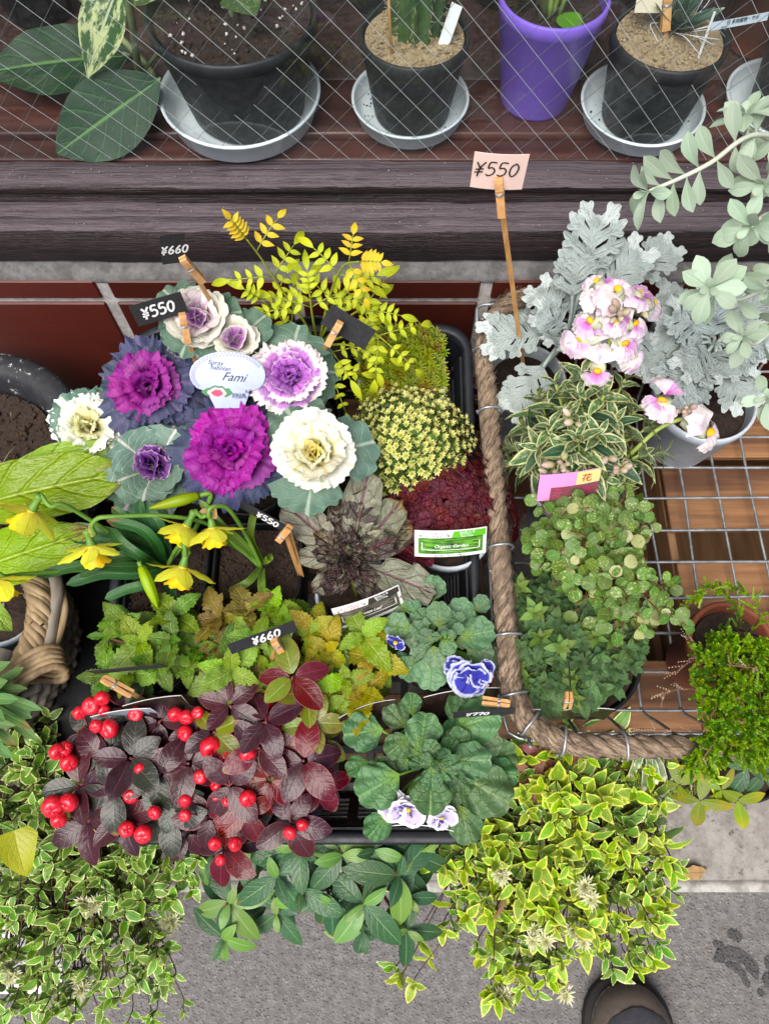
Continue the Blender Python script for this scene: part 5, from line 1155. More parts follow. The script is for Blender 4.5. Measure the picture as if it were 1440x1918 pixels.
for k in range(112):
    a = U(0, 6.28); q = U(.1, 1) ** .6; x, y = 1108 + 132 * q * math.cos(a), 1020 + 145 * q * math.sin(a); z = .545 - .06 * q * q + U(-.02, .01)
    if k >= 84: x, y, z = U(1060, 1285), U(1080, 1185), U(.49, .53); q = 1
    tip = Z(x, y, z); b = pc + V((U(-.03, .03), U(-.03, .03), 0)); S = spline([b, b.lerp(tip, .45) + ZU * .03 + jit((0, 0, 0), .008), b.lerp(tip, .8) + ZU * .012 + jit((0, 0, 0), .008), tip], 5); mu.stem(S, .0006, 0, 4)
    for i in range(5, len(S)):
        t = (S[i] - S[i - 1]).normalized()
        if rng.random() < .72:
            d = (jit((0, 0, .1), 1).normalized()); n = (tocam(S[i]) + ZU * .5 + jit((0, 0, 0), .9)); d = (d - n.normalized() * d.dot(n.normalized())).normalized()
            mu.leaf(pick(MUm[:4]) if rng.random() < .9 else MUm[4], S[i] + d * .002, d, n, U(.0085, .0150))
mu.done(plain('red_brown_wire_stem', hx('#6a3528'), .6), limit=298)

# ---- dark small leaved plant
M_SM = leafmat('small_dark_leaf', hx('#4d6e44'), hx('#6d8f58'), vein=hx('#7d9a70'), vn=6, vs=.4, mid=hx('#6a865c'), midw=.08, rough=.42, trans=.1, bump=.9, bd=.0015, back=hx('#6d8466'))
M_SMy = leafmat('small_young_leaf', hx('#7d9a48'), hx('#6a8a44'), vein=hx('#94ac64'), vn=6, vs=.3, mid=hx('#a0b470'), midw=.08, rough=.42, trans=.15, bump=.6)
SMm = [leaf('small_leaf_%d' % i, M_SM, W=.58, prof=P_OV, nl=9, nw=4, fold=.18, curl=.4 + .2 * i, serr=.2, sn=3.99, seed=i) for i in range(3)]; SMy = [leaf('small_young_leaf_%d' % i, M_SMy, W=.5, prof=P_OV, nl=7, nw=4, fold=.2, curl=.4, serr=.15, sn=3.99, seed=i) for i in range(2)]
pc = Z(1085, 1225, .42)
dk = Plant('creeping_herb', 'dense small dark green toothed leaves in a black pot at the basket front', 'herb', pc, GB); pot(dk.root, pc, .062, .048, .09, M_PBLK, M_SOIL, ZU, seg=40, fill=.006)
sp = []
for k in range(100):
    for _ in range(30):
        x, y = U(945, 1215), U(1085, 1320)
        if inpoly(x, y, [(960, 1090), (1060, 1070), (1180, 1090), (1290, 1140), (1260, 1170), (1200, 1180), (1205, 1230), (1170, 1270), (1110, 1310), (1010, 1320), (975, 1270), (945, 1180)]) and all((x - q[0]) ** 2 + (y - q[1]) ** 2 > 17 ** 2 for q in sp): break
    else: continue
    sp.append((x, y)); q = math.hypot((x - 1085) / 150, (y - 1200) / 130); z = .492 - .03 * q + U(-.012, .012)
    tip = Z(x, y, z); b = pc + V((U(-.045, .045), U(-.045, .045), -.005)); n = (ZU + (tip - pc) * 4 + jit((0, 0, 0), .5)).normalized(); yng = rng.random() < .22
    dk.stem(spline([b, b.lerp(tip, .55) + ZU * .012, tip], 4), .0007, 0, 4)
    whorl(dk, SMy if yng else SMm, tip, n, 4, U(.0110, .0150), 22, 2); whorl(dk, SMm, tip - n * .010, n, 4, .0165, 0, 1, .3)
dk.done(plain('dark_red_stem', hx('#5a3a30'), .6), limit=298)

# ---- heather in a terracotta pot
M_TERRA = plain('terracotta', hx('#8a4a30'), .8, c2=hx('#753c26'), mott=25, bump=.2)
M_HE = leafmat('heather_green', hx('#86b426'), hx('#9cc832'), tip=hx('#b6d64a'), rough=.5, trans=.2, bump=.2); M_HEd = leafmat('heather_dark', hx('#5f8f22'), hx('#70a028'), rough=.5, trans=.15, bump=.2)
M_HEB = leafmat('heather_bud', hx('#d9b49a'), hx('#e6cdb8'), rough=.6, trans=.2, bump=.2)
def needlesprig(name, mat, n=10, L=.30, seed=0, step=.09):
    r = random.Random(seed); mb = MB(); base = leaf(name + '_needle', mat, W=.42, prof=P_LAN, nl=2, nw=2, fold=.3, curl=-.2); v, f, uv, mi = mesh_arrays(base)
    for i in range(n):
        for j in range(4):
            a = i * .8 + j * 1.5708 + r.uniform(-.2, .2); d, nn = azdir(a, math.radians(r.uniform(25, 55) + 25 * i / n), V((0, 1, 0)), V((1, 0, 0)), V((0, 0, 1)))
            A = frame(V((0, i * step, 0)), d, nn, L * (1 - .4 * i / n) * r.uniform(.85, 1.1)); mb.add([A @ V(q) for q in v], f, uv)
    return mb.mesh(name, mat)
HEm = [needlesprig('heather_sprig_%d' % i, M_HE if i < 2 else M_HEd, seed=i) for i in range(3)]; HEB = needlesprig('heather_bud_sprig', M_HEB, 5, .2, 8, .2)
pc = Z(1372, 1205, .432)
he = Plant('heather', 'bright green heather with pale pink buds spilling from a terracotta pot over the rope', 'heather', pc, GB); pot(he.root, pc, .043, .032, .10, M_TERRA, M_SOIL, ZU, seg=40, lip=.006, th=.004)
sp = []; poly = [(1310, 1215), (1340, 1180), (1400, 1190), (1470, 1210), (1470, 1400), (1430, 1450), (1380, 1410), (1330, 1460), (1275, 1440), (1330, 1370), (1300, 1290)]
for k in range(150):
    for _ in range(40):
        x, y = U(1270, 1470), U(1170, 1460)
        if inpoly(x, y, poly) and all((x - q[0]) ** 2 + (y - q[1]) ** 2 > 11 ** 2 for q in sp): break
    else: continue
    sp.append((x, y)); q = math.hypot((x - 1385) / 120, (y - 1290) / 130); z = .535 - .03 * q * q + U(-.012, .012); tip = Z(x, y, z); out = (tip - Z(1380, 1240, .46)).normalized()
    d = (out + ZU * .5 + jit((0, 0, 0), .4)).normalized()
    for j in range(5):
        dd = (d + jit((0, 0, 0), .6)).normalized(); he.leaf(pick(HEm), tip - dd * .008 + jit((0, 0, 0), .006) - ZU * (.006 * (j > 2)), dd, dd.orthogonal(), U(.012, .018), 'sprig')
    if k % 2 == 0: he.stem(spline([pc - ZU * .01 + jit((0, 0, 0), .015), pc.lerp(tip, .5) + ZU * .02, tip - d * .006], 4), .0008, 0, 4)
def twig(pts, every, me, sc, r=.0008):
    S = spline([Z(*q) for q in pts], 8); he.stem(S, r, 0, 4)
    for i in range(3, len(S), every):
        t = (S[i] - S[i - 1]).normalized()
        for j in range(2):
            dd = (t + jit((0, 0, 0), .8)).normalized(); he.leaf(pick(me) if isinstance(me, list) else me, S[i], dd, dd.orthogonal(), sc * U(.8, 1.2), 'sprig' if isinstance(me, list) else 'bud_sprig')
twig([(1372, 1205, .43), (1385, 1160, .48), (1370, 1125, .50), (1335, 1100, .51), (1310, 1115, .51), (1275, 1145, .51)], 2, HEm, .014); twig([(1380, 1200, .43), (1420, 1160, .50), (1395, 1110, .52), (1360, 1095, .53)], 2, HEm, .013)
twig([(1360, 1250, .46), (1320, 1230, .50), (1290, 1240, .50), (1262, 1262, .49)], 4, HEB, .012); twig([(1360, 1240, .46), (1310, 1210, .50), (1285, 1195, .5)], 4, HEB, .011); twig([(1350, 1300, .46), (1300, 1290, .5), (1250, 1295, .49), (1240, 1305, .49)], 4, HEB, .012)
twig([(1380, 1380, .5), (1320, 1370, .51), (1250, 1368, .50), (1190, 1365, .49)], 4, HEB, .011); twig([(1370, 1360, .5), (1330, 1400, .51), (1300, 1450, .48), (1292, 1470, .46)], 4, HEB, .011); twig([(1400, 1240, .5), (1410, 1250, .54), (1360, 1245, .545)], 4, HEB, .011)
he.done(plain('heather_twig', hx('#6a4a38'), .7), limit=298, stuffname='sprig_mass')

# ---- silver bush hanging in from the upper right (stands in a tall pot beside the basket)
M_SV = leafmat('pale_sage_leaf', hx('#b3c9ae'), hx('#c0d2bc'), mid=hx('#cfdccb'), midw=.08, rough=.7, trans=.22, bump=.25, spec=.2, back=hx('#c0cfbc'))
SVm = [leaf('sage_leaf_%d' % i, M_SV, W=.46, prof=P_OB, nl=8, nw=4, fold=.12, curl=.35 + .25 * i, seed=i) for i in range(4)]
M_SVS = plain('felted_white_twig', hx('#c3c9b6'), .8)
pc = V((.74, .28, .30))
sv = Plant('silver_bush', 'pale sage silver bush leaning in from the right in front of the window', 'bush', pc)
pot(sv.root, pc, .10, .075, .268, plain('grey_clay_pot', hx('#7a7672'), .8), M_SOIL, ZU, seg=40)
def sbranch(pts, L, first=3, n_=7, every=3, end=4):
    S = spline(pts, n_); N = len(S); sv.stem(S, [.0022 * (1 - .5 * i / N) for i in range(N)], 0, 6)
    for i in range(first, N - 1, every):
        t = (S[i + 1] - S[i - 1]).normalized(); e1, e2 = disp_dir(S[i], t)
        for j in range(2):
            d, nn = azdir(i * 1.1 + j * 3.1416 + U(-.4, .4), math.radians(U(15, 45)), t, e1, e2); sv.leaf(pick(SVm), S[i], d, nn + tocam(S[i]) * .35, L * U(.8, 1.1))
    t = (S[-1] - S[-3]).normalized(); e1, e2 = disp_dir(S[-1], t)
    for j in range(end + 1):
        d, nn = azdir(j * 6.28 / (end + 1) + U(-.3, .3), math.radians(U(15, 50)), t, e1, e2); sv.leaf(pick(SVm), S[-1], d, nn, L * U(.75, 1.05))
    for j in range(3):
        d, nn = azdir(j * 2.1 + .5, math.radians(72), t, e1, e2); sv.leaf(pick(SVm), S[-1], d, nn, L * .45)
hub = Z(1560, 420, .62)
sv.stem(spline([pc - ZU * .03, pc + ZU * .12 + V((-.01, 0, 0)), hub], 6), .005, 0, 8)
sbranch([hub, Z(1500, 290, .74), Z(1415, 252, .79), Z(1330, 305, .80), Z(1270, 335, .80), Z(1215, 358, .80)], .024, 5, 7, 3)
sbranch([hub, Z(1500, 300, .72), Z(1440, 262, .76), Z(1400, 240, .79), Z(1396, 215, .80)], .023, 5, 7, 4)
sbranch([hub, Z(1480, 500, .70), Z(1390, 560, .70), Z(1335, 545, .715), Z(1328, 540, .74)], .026, 5, 7, 5, 6)
sbranch([hub, Z(1490, 560, .68), Z(1420, 640, .66), Z(1392, 632, .68)], .023, 5, 7, 4, 5)
sbranch([hub, Z(1500, 410, .72), Z(1440, 400, .76), Z(1405, 425, .77)], .026, 5, 7, 3)
sbranch([hub, Z(1520, 700, .64), Z(1450, 740, .63), Z(1436, 745, .64)], .027, 5, 7, 4); sbranch([hub, Z(1500, 350, .72), Z(1452, 330, .78), Z(1430, 345, .79)], .026, 5, 7, 3); sbranch([hub, Z(1500, 480, .72), Z(1465, 500, .74), Z(1442, 540, .74)], .023, 5, 7, 3)
sv.done(M_SVS)

# ================================================================== PLANTS BEHIND THE GLASS
M_SAUC = plain('white_saucer_plastic', hx('#e3ecf2'), .45, c2=hx('#d8e3ea'), mott=25, trans=.1)
M_GRAV = plain('tan_gravel', hx('#b39f80'), .9, c2=hx('#8d7a5f'), mott=350)
M_PERL = plain('white_perlite', hx('#d9d6cf'), .9)
def saucer(label, x, y, R, H=.024, grp='white saucers on the display shelf', crumbs=0):
    M = Matrix.Translation((x, y, SHZ)); mb = MB()
    mb.lathe([(.001, .001), (R * .86, .001), (R * .9, .003), (R * .98, H * .9), (R, H * .92), (R, H), (R - .003, H), (R * .95, H * .8), (R * .87, .005), (R * .8, .0035), (.001, .0035)], M, 56)
    th = thing('saucer', label, 'saucer', (x, y, SHZ), grp); mb.build('dish', M_SAUC, th)
    if crumbs:
        mb = MB(); rr = random.Random(int(x * 900) + 40)
        for _ in range(crumbs):
            a = rr.uniform(0, 6.28); q = R * rr.uniform(.45, .84); lump(mb, V((x + q * math.cos(a), y + q * math.sin(a), SHZ + .0045)), rr.uniform(.0006, .0018), rr)
        mb.build('spilt_grit', M_SOILB, th, kind='stuff')
def shelfc(px, py): return Z(px, py, SHZ)
def winpot(name, label, cat, x, y, R, rb, H, mat, soil, lumps=0, lm=None, zb=.0045, seg=44, ls=(.0014, .003), fill=.012, lip=.003):
    p = Plant(name, label, cat, (x, y, SHZ + zb + H), 'potted plants on the display shelf'); pot(p.root, V((x, y, SHZ + zb + H)), R, rb, H, mat, soil, ZU, seg=seg, lumps=lumps, lumpmat=lm, ls=ls, fill=fill, lip=lip); return p
M_PBLK2 = plain('dusty_black_pot', hx('#1f2326'), .5, c2=hx('#2b2f32'), mott=45, spec=.3)
# 1 big nursery pot with perlite soil
q = shelfc(458, 212); x, y = q.x, q.y; saucer('widest white saucer under the big black nursery pot', x, y, .085, .028, crumbs=10)
bp = winpot('spotted_leaf_plant', 'big black nursery pot of perlite soil with a speckled leaf behind the glass', 'potted plant', x + .006, y + .004, .083, .060, .105, M_PBLK2, M_SOIL, 260, M_SOILB, .005, 56, (.0015, .0045), .008, .006)
mb = MB(); rr = random.Random(5); cp = V((x + .006, y + .004, SHZ + .110 - .006))
for _ in range(45):
    a = rr.uniform(0, 6.28); qq = .07 * math.sqrt(rr.random()); lump(mb, cp + V((qq * math.cos(a), qq * math.sin(a), .001)), rr.uniform(.0008, .0032), rr)
mb.build('perlite', M_PERL, bp.root, kind='stuff')
M_SPOT = leafmat('speckled_leaf', hx('#3f6a3a'), hx('#527a44'), blot=hx('#b8c890'), bs=22, bt=(.55, .62), mid=hx('#7d9a5c'), midw=.06, rough=.35, trans=.1)
M_VAR = leafmat('marbled_leaf', hx('#4a6a3c'), hx('#3c5a34'), blot=hx('#c9cf9a'), bs=5, bt=(.46, .56), mid=hx('#d3d8b4'), midw=.08, rough=.35, trans=.1)
M_RUB = leafmat('deep_green_leaf', hx('#1f4a2a'), hx('#173c24'), vein=hx('#4f8a4a'), vn=6, vs=.45, mid=hx('#6a9a54'), midw=.06, rough=.42, trans=.05, spec=.25, bump=.3)
for a, L in ((0.2, .06), (2.2, .055), (4.2, .05)):
    e1, e2 = V((1, 0, 0)), V((0, 1, 0)); d, nn = azdir(a - 1.2, .5, ZU, e1, e2); bp.leaf(leaf('speckled_leaf_%d' % int(a), M_SPOT, W=.62, prof=P_EL, nl=8, nw=6, curl=.5, seed=int(a)), cp + ZU * .015 + V((-.0, -.0, 0)), d, nn, L)
bp.stem([cp - ZU * .01, cp + ZU * .02], .003); bp.done(M_STALK)
# 2 rubber plant with long leaves on the left
x, y = -.435, .80
rp_ = Plant('broad_leaf_plant', 'broad dark green leaves and a marbled leaf at the left behind the glass', 'potted plant', (x, y, SHZ + .10), 'potted plants on the display shelf')
pot(rp_.root, V((x + .03, y + .09, SHZ + .10)), .05, .04, .1, M_PBLK2, M_SOIL, ZU)
RL = [leaf('deep_leaf_%d' % i, M_RUB, W=.46, prof=P_EL, nl=12, nw=6, fold=.1, curl=.3, wav=.015, seed=i) for i in range(2)] + [leaf('deep_leaf_flat', M_RUB, W=.56, prof=P_EL, nl=12, nw=6, fold=.06, curl=.06, wav=.01, seed=4)]; VL = leaf('marbled_leaf', M_VAR, W=.52, prof=P_LAN, nl=12, nw=6, fold=.2, curl=.35, seed=3)
nod = Yp(262, 140, .745); base = V((x + .03, y + .09, SHZ + .09))
def biglf(a, b, me, nrm): A, B = a, b; d = B - A; rp_.leaf(me, A, d, nrm, d.length * 1.04)
biglf(Yp(300, 148, .70), Yp(112, 282, .6525), RL[2], V((.15, -.75, .7))); biglf(Yp(250, 105, .76), Yp(-25, 112, .72), RL[1], V((0, -.45, .9))); biglf(Yp(225, -30, .73), Yp(152, 138, .682), VL, V((-.35, -.85, .35))); biglf(Yp(225, -20, .75), Yp(330, -60, .72), VL, V((0, -.5, .8)))
rp_.stem(spline([base, nod + V((0, .03, -.01)), nod, Yp(250, 60, .75), Yp(235, -40, .76)], 6), .004, 0, 7); rp_.stem(spline([nod, Yp(280, 160, .72), Yp(300, 148, .70)], 4), .0022); rp_.stem([Yp(230, 100, .755), Yp(253, 106, .76)], .002); rp_.stem(spline([nod, Yp(300, 90, .75), Yp(312, 30, .76)], 4), .0022)
rp_.done(M_STALK)
# 3 cactus
q = shelfc(767, 214); x, y = q.x, q.y; saucer('white saucer with spilt grit under the cactus pot', x, y, .0625, .022, crumbs=60)
ca = winpot('cactus', 'ribbed green cactus in a black pot topped with tan gravel behind the glass', 'cactus', x + .002, y - .002, .054, .040, .088, M_PBLK2, M_GRAV, 420, M_GRAV, .0045, 44, (.0013, .0026), .006)
M_CAC = plain('cactus_skin', hx('#4a6a3c'), .6, c2=hx('#37542f'), mott=90, bump=.4, bscale=400); mb = MB(); rows = []; cx, cy, cz = x + .004, y + .010, SHZ + .080
for i in range(12):
    t_ = i / 11; r_ = .023 * (1 + .15 * math.sin(t_ * 2)) * max(.1, 1 - max(0, (t_ - .8) / .2) ** 2) ** .5; rows.append([V((cx + r_ * (1 + .13 * math.cos(11 * a)) * math.cos(a), cy + r_ * (1 + .13 * math.cos(11 * a)) * math.sin(a), cz + .085 * t_)) for a in [6.2832 * k / 66 for k in range(66)]])
mb.grid(rows, None, 0, close=True); mb.build('cactus_body', M_CAC, ca.root)
mb = MB()
for i in range(1, 11):
    for k in range(11):
        a = 6.2832 * k / 11; b = V((cx + .027 * math.cos(a), cy + .027 * math.sin(a), cz + .085 * i / 11)); 
        for j in range(3): mb.tube([b, b + V((math.cos(a), math.sin(a), 0)) * .005 + jit((0, 0, 0), .003)], .0002, 3, cap=False)
mb.build('spine', plain('pale_spine', hx('#c9bf9a'), .7), ca.root, kind='stuff'); ca.done()
M_LBL = plain('white_label_card', hx('#dfe3e6'), .5); M_INK = plain('black_ink', hx('#17181a'), .6); M_BAM = woodmat('bamboo_stick', hx('#b8834a'), hx('#cf9f63'), axis=2, scale=20, stretch=8, bump=.2)
# ---- writing tools
def text_mesh(s, size, shear=0.0, name='lettering', mat=None, ext=.00008, sp=1.0):
    cu = bpy.data.curves.new('t', 'FONT'); cu.body = s; cu.size = size; cu.shear = shear; cu.align_x = 'CENTER'; cu.align_y = 'CENTER'; cu.extrude = ext; cu.space_character = sp; cu.resolution_u = 3
    o = bpy.data.objects.new('t', cu); COL.objects.link(o); bpy.context.view_layer.update()
    me = bpy.data.meshes.new_from_object(o.evaluated_get(bpy.context.evaluated_depsgraph_get())); bpy.data.objects.remove(o); bpy.data.curves.remove(cu)
    me.name = name; me.materials.clear(); me.materials.append(mat or M_INK); return me
GLY = {'5': [[(.5, 1), (.12, 1), (.08, .58), (.3, .62), (.5, .42), (.45, .12), (.2, 0), (.03, .1)]], '0': [[(.3, 1), (.08, .75), (.06, .3), (.25, 0), (.45, .2), (.5, .7), (.3, 1)]], '6': [[(.42, 1), (.14, .62), (.07, .2), (.25, 0), (.47, .15), (.42, .45), (.2, .48), (.09, .3)]],
       '7': [[(.04, .78), (.06, 1), (.5, 1), (.25, 0)]], 'Y': [[(.0, 1), (.27, .55)], [(.52, 1.02), (.27, .55), (.24, -.1)], [(.02, .45), (.5, .5)], [(.0, .22), (.5, .27)]], '1': [[(.25, 1), (.28, 0)]]}
def handwrite(s, h, r, mat, mb=None, slant=.15, pitch=.68):
    mb = MB(); x = -len(s) * pitch * h / 2
    for ch in s:
        for st_ in GLY[ch]:
            P = spline([V((x + (a + slant * b) * h, (b - .5) * h, .0003)) for a, b in st_], 4); L = []
            rows = []
            for i, p in enumerate(P):
                t_ = (P[min(i + 1, len(P) - 1)] - P[max(i - 1, 0)]).normalized(); n_ = V((-t_.y, t_.x, 0)); rows.append([p + n_ * r, p - n_ * r])
            mb.grid(rows)
        x += pitch * h
    return mb.mesh('price', mat)
def slab(w, h, bend=0.0, n=8, th=.0004, shape=None, mats=None):
    """card centred at the origin in XY, bent about its upright axis"""
    mb = MB(); F = []; B = []
    for i in range(n + 1):
        u = 2 * i / n - 1; z = -bend * u * u; h0, h1 = (-h / 2, h / 2) if shape is None else shape(u)
        F.append([V((u * w / 2, h0, z + th)), V((u * w / 2, h1, z + th))]); B.append([V((u * w / 2, h0, z)), V((u * w / 2, h1, z))])
    F = F[::-1]
    mb.grid(F, None, 0); mb.grid(B, None, 1 if mats else 0)
    loop_ = [F[n - i][0] for i in range(n + 1)] + [F[n - i][1] for i in reversed(range(n + 1))]; lb = [B[i][0] for i in range(n + 1)] + [B[i][1] for i in reversed(range(n + 1))]
    mb.grid([loop_, lb], None, 2 if mats else 0, close=True); return mb
def pose(TL, TRc, BL, fit=True):
    x = (TRc - TL); u = (TL - BL); w = x.length; x.normalize(); u = u - x * u.dot(x); h = u.length; u.normalize(); z = x.cross(u); c = (TRc + BL) / 2
    return Matrix(((x.x, u.x, z.x, c.x), (x.y, u.y, z.y, c.y), (x.z, u.z, z.z, c.z), (0, 0, 0, 1))), w, h
def stick(name, a, b, w, parent, mat, th=.0016):
    d = b - a; x, y_, z = orth(d, tocam(a)); mb = MB(); mb.box((0, d.length / 2, 0), (w, d.length, th), frame(a, d, tocam(a)), bev=.0003); return mb.build(name, mat, parent, smooth=False)
stk = thing('plant_stake', 'thin bamboo stake in the gravel of the cactus pot', 'stake', V((x - .02, y - .025, SHZ + .08))); mb = MB(); mb.tube([V((x - .020, y - .028, SHZ + .078)), V((x - .026, y - .012, SHZ + .17))], .0015, 6); mb.build('bamboo', M_BAM, stk)
lb = thing('plant_label', 'blank white pointed plant label in the gravel of the cactus pot', 'plant label', V((x + .03, y - .02, SHZ + .08))); a_ = Yp(822, 108, y - .018); b_ = Yp(856, 8, y - .002); mb = slab(.011, (b_ - a_).length, .0004, 4, .0006, lambda u: (-(b_ - a_).length / 2 * (1 - .12 * abs(u)), (b_ - a_).length / 2)); mm = mb.mesh('label_strip', M_LBL); link('strip', mm, lb, frame((a_ + b_) / 2, b_ - a_, V((-.3, -.8, .5))))
# 4 purple pot
q = shelfc(1000, 195); x, y = q.x, q.y
M_PUR = plain('purple_plastic', hx('#8c6ae2'), .38, c2=hx('#8464d8'), mott=8, spec=.4)
pu = winpot('strap_leaf_plant', 'purple plastic pot of upright green stems behind the glass', 'potted plant', x, y + .008, .0535, .037, .112, M_PUR, M_SOIL, 150, M_SOILB, .0005, 52, (.0012, .003), .014, .002)
cp = V((x, y + .008, SHZ + .10)); M_LIM = leafmat('fresh_strap', hx('#6f9a3c'), hx('#5d8a34'), mid=hx('#8aae54'), midw=.1, rough=.35, trans=.15); M_STR = plain('fresh_stem', hx('#8aa64a'), .45, c2=hx('#6f9040'), mott=50)
for k in range(13):
    a = U(0, 6.28); r_ = U(.004, .018); b = cp + V((r_ * math.cos(a), r_ * math.sin(a), -.005)); tip = b + V((.045 * math.cos(a) + U(-.02, .02), .03 * math.sin(a) + .02, U(.08, .14)))
    if k < 9: pu.stem(spline([b, b.lerp(tip, .5) + ZU * .006, tip], 4), U(.0018, .003), 0, 6)
    else: link('leaf', ribbon_mesh('fresh_strap', [b, b.lerp(tip, .5) + ZU * .012, tip], .014, M_LIM, nrm=V((0, -.6, .6))), pu.root)
wl = leaf('fresh_round_leaf', M_LIM, W=.7, prof=P_EL, nl=7, nw=4, curl=.4); pu.leaf(wl, cp + V((.006, -.012, 0)), V((.35, -.8, .25)), V((0, -.3, 1)), .034); pu.leaf(wl, cp + V((-.012, -.01, .02)), V((-.8, -.3, .6)), V((0, -.3, 1)), .045); pu.leaf(wl, cp + V((.02, .0, .03)), V((.9, -.1, .6)), V((0, -.3, 1)), .055); pu.leaf(wl, cp + V((.02, .02, .05)), V((.8, .2, .5)), V((0, -.3, 1)), .06); pu.done(M_STR)
# 5 agave
q = shelfc(1192, 224); x, y = q.x, q.y; saucer('white saucer under the black pot of the thready succulent', x, y, .0655, .022, crumbs=50)
M_AG = leafmat('agave_leaf', hx('#5a7a68'), hx('#4a6a5a'), edge=hx('#b9c2b0'), ew=.14, enoise=.1, rough=.5, trans=.05, spec=.3)
ag = winpot('agave', 'small grey green succulent with white threads in a black pot of tan gravel', 'succulent', x + .003, y - .002, .0565, .043, .092, M_PBLK2, M_GRAV, 430, M_GRAV, .0045, 44, (.0013, .0027), .006)
cp = V((x + .008, y + .006, SHZ + .092)); AGm = leaf('agave_leaf', M_AG, W=.42, prof=lambda v: max(.05, 1 - .55 * v - .4 * v ** 6 if v < .97 else .06), nl=7, nw=4, fold=.3, curl=-.35)
for k in range(16):
    d, nn = azdir(k * 2.4, math.radians(18 + 50 * k / 16), ZU, V((1, 0, 0)), V((0, 1, 0))); ag.leaf(AGm, cp + ZU * (.002 + .0008 * k), d, nn, .045 - .0012 * k)
mb = MB()
for k in range(16):
    a = U(0, 6.28); p0 = cp + V((.02 * math.cos(a), .02 * math.sin(a), .012)); mb.tube(spline([p0, p0 + V((.02 * math.cos(a + .6), .02 * math.sin(a + .6), .008)), p0 + V((.035 * math.cos(a + 1.1), .035 * math.sin(a + 1.1), U(-.012, .012)))], 4), .0004, 4)
mb.build('white_thread', M_LBL, ag.root, kind='stuff'); ag.done()
M_PIN = woodmat('clothespin_wood', hx('#c08a52'), hx('#d6a870'), axis=1, scale=14, stretch=8, rough=.55, bump=.25)
def pin(parent, c, d, n, L=.030, W=.0062, open_=.10):
    """clothespin: c = jaw end, d = direction from the jaw to the tail, n = facing"""
    o = bpy.data.objects.new('clothespin', None); COL.objects.link(o); o.parent = parent; o.matrix_basis = WM[parent.name].inverted() @ Matrix.Translation(c); WM[o.name] = Matrix.Translation(c); o.empty_display_size = .01
    M = frame(c, d, n)
    for s in (1, -1):
        mb = MB(); P = []
        for y0, t0 in ((0, .0022), (.10, .0030), (.30, .0030), (.36, .0022), (.42, .0030), (.6, .0028), (1.0, .0022)):
            z0 = s * (.0004 + max(0, y0 - .42) * open_ * L * .6); z1 = z0 + s * t0
            P.append([M @ V((-W / 2, y0 * L, z0)), M @ V((W / 2, y0 * L, z0)), M @ V((W / 2, y0 * L, z1)), M @ V((-W / 2, y0 * L, z1))])
        mb.grid(P, None, 0, close=True); k = len(mb.v); mb.f += [(0, 1, 2, 3), (k - 1, k - 2, k - 3, k - 4)]; mb.mi += [0, 0]; mb.build('jaw', M_PIN, o, smooth=False)
    mb = MB()
    for k in range(3): mb.tube([M @ V((W * (.52 * math.copysign(1, math.cos(a)) if abs(math.cos(a)) > .5 else math.cos(a) * .9), L * .37 + .0006 * k, .0044 * math.sin(a))) for a in [6.2832 * i / 10 for i in range(11)]], .00045, 4)
    mb.build('spring', M_GALV, o); return o
tg = thing('price_tag', 'blank cream price card on a clothespin stake in the gravel of the thready succulent', 'price tag', V((x - .0, y - .02, SHZ + .09)))
a_ = Yp(1243, 105, y - .008); b_ = Yp(1250, 5, y + .01); stick('stick', a_, b_, .004, tg, M_BAM); pin(tg, Yp(1250, -22, y + .012), a_ - b_, V((0, -.8, .5)), .034, .008); A = Yp(1206, 5, y + .006); mb = slab(.034, .03, .001, 4); link('card', mb.mesh('cream_card', plain('cream_card', hx('#d6cdb4'), .7)), tg, frame(Yp(1228, -12, y + .011), V((0, .4, .8)), V((0, -.8, .4))))
# 6 pot at the right edge with the lettered label
q = shelfc(1452, 215); x, y = q.x, q.y; saucer('white saucer at the far right behind the silver bush', x, y, .062, .022)
rg = winpot('succulent_pot', 'black pot with grey brown succulents at the far right behind the glass', 'potted plant', x + .01, y, .055, .042, .09, M_PBLK2, M_GRAV, 120, M_GRAV)
for k in range(14):
    d, nn = azdir(k * 2.4, math.radians(12 + 4.5 * k), ZU, V((1, 0, 0)), V((0, 1, 0))); rg.leaf(AGm, V((x + .0, y, SHZ + .092)) + ZU * .001 * k, d, nn, .05 - .0015 * k)
rg.done()
lb = thing('plant_label', 'pale blue white label with black Japanese lettering at the far right behind the glass', 'plant label', V((x - .05, y, SHZ + .09))); TL, TRc, BL = Yp(1333, 42, y - .035), Yp(1440, 22, y - .015), Yp(1330, 58, y - .037)
M_, w_, h_ = pose(TL, TRc, BL); mb = slab(w_, h_, .0006, 6); M_BLBL = plain('pale_label', hx('#c3d2de'), .5); s_ = link('strip', mb.mesh('strip', M_BLBL), lb, M_)
tm = text_mesh('日 多肉植物・サボ', h_ * .62, .1); link('lettering', tm, s_, M_ @ Matrix.Translation((.002, h_ * .14, .0009))); tm = text_mesh('10-0101', h_ * .3, .1); link('lettering', tm, s_, M_ @ Matrix.Translation((-w_ * .28, -h_ * .3, .0009)))
stick('strip_back', Yp(1302, 122, y - .04), Yp(1338, 22, y - .034), .0022, lb, M_LBL)
bw = winpot('terracotta_pot_plant', 'rust brown clay pot between the agave and the far right pot', 'potted plant', .425, .83, .045, .035, .085, M_TERRA, M_SOIL, 60, M_SOILB, .001)
for k in range(9):
    d, nn = azdir(k * 2.4, math.radians(15 + 6 * k), ZU, V((1, 0, 0)), V((0, 1, 0))); bw.leaf(RL[k % 2], V((.425, .83, SHZ + .08)), d, nn, U(.05, .07))
bw.done()
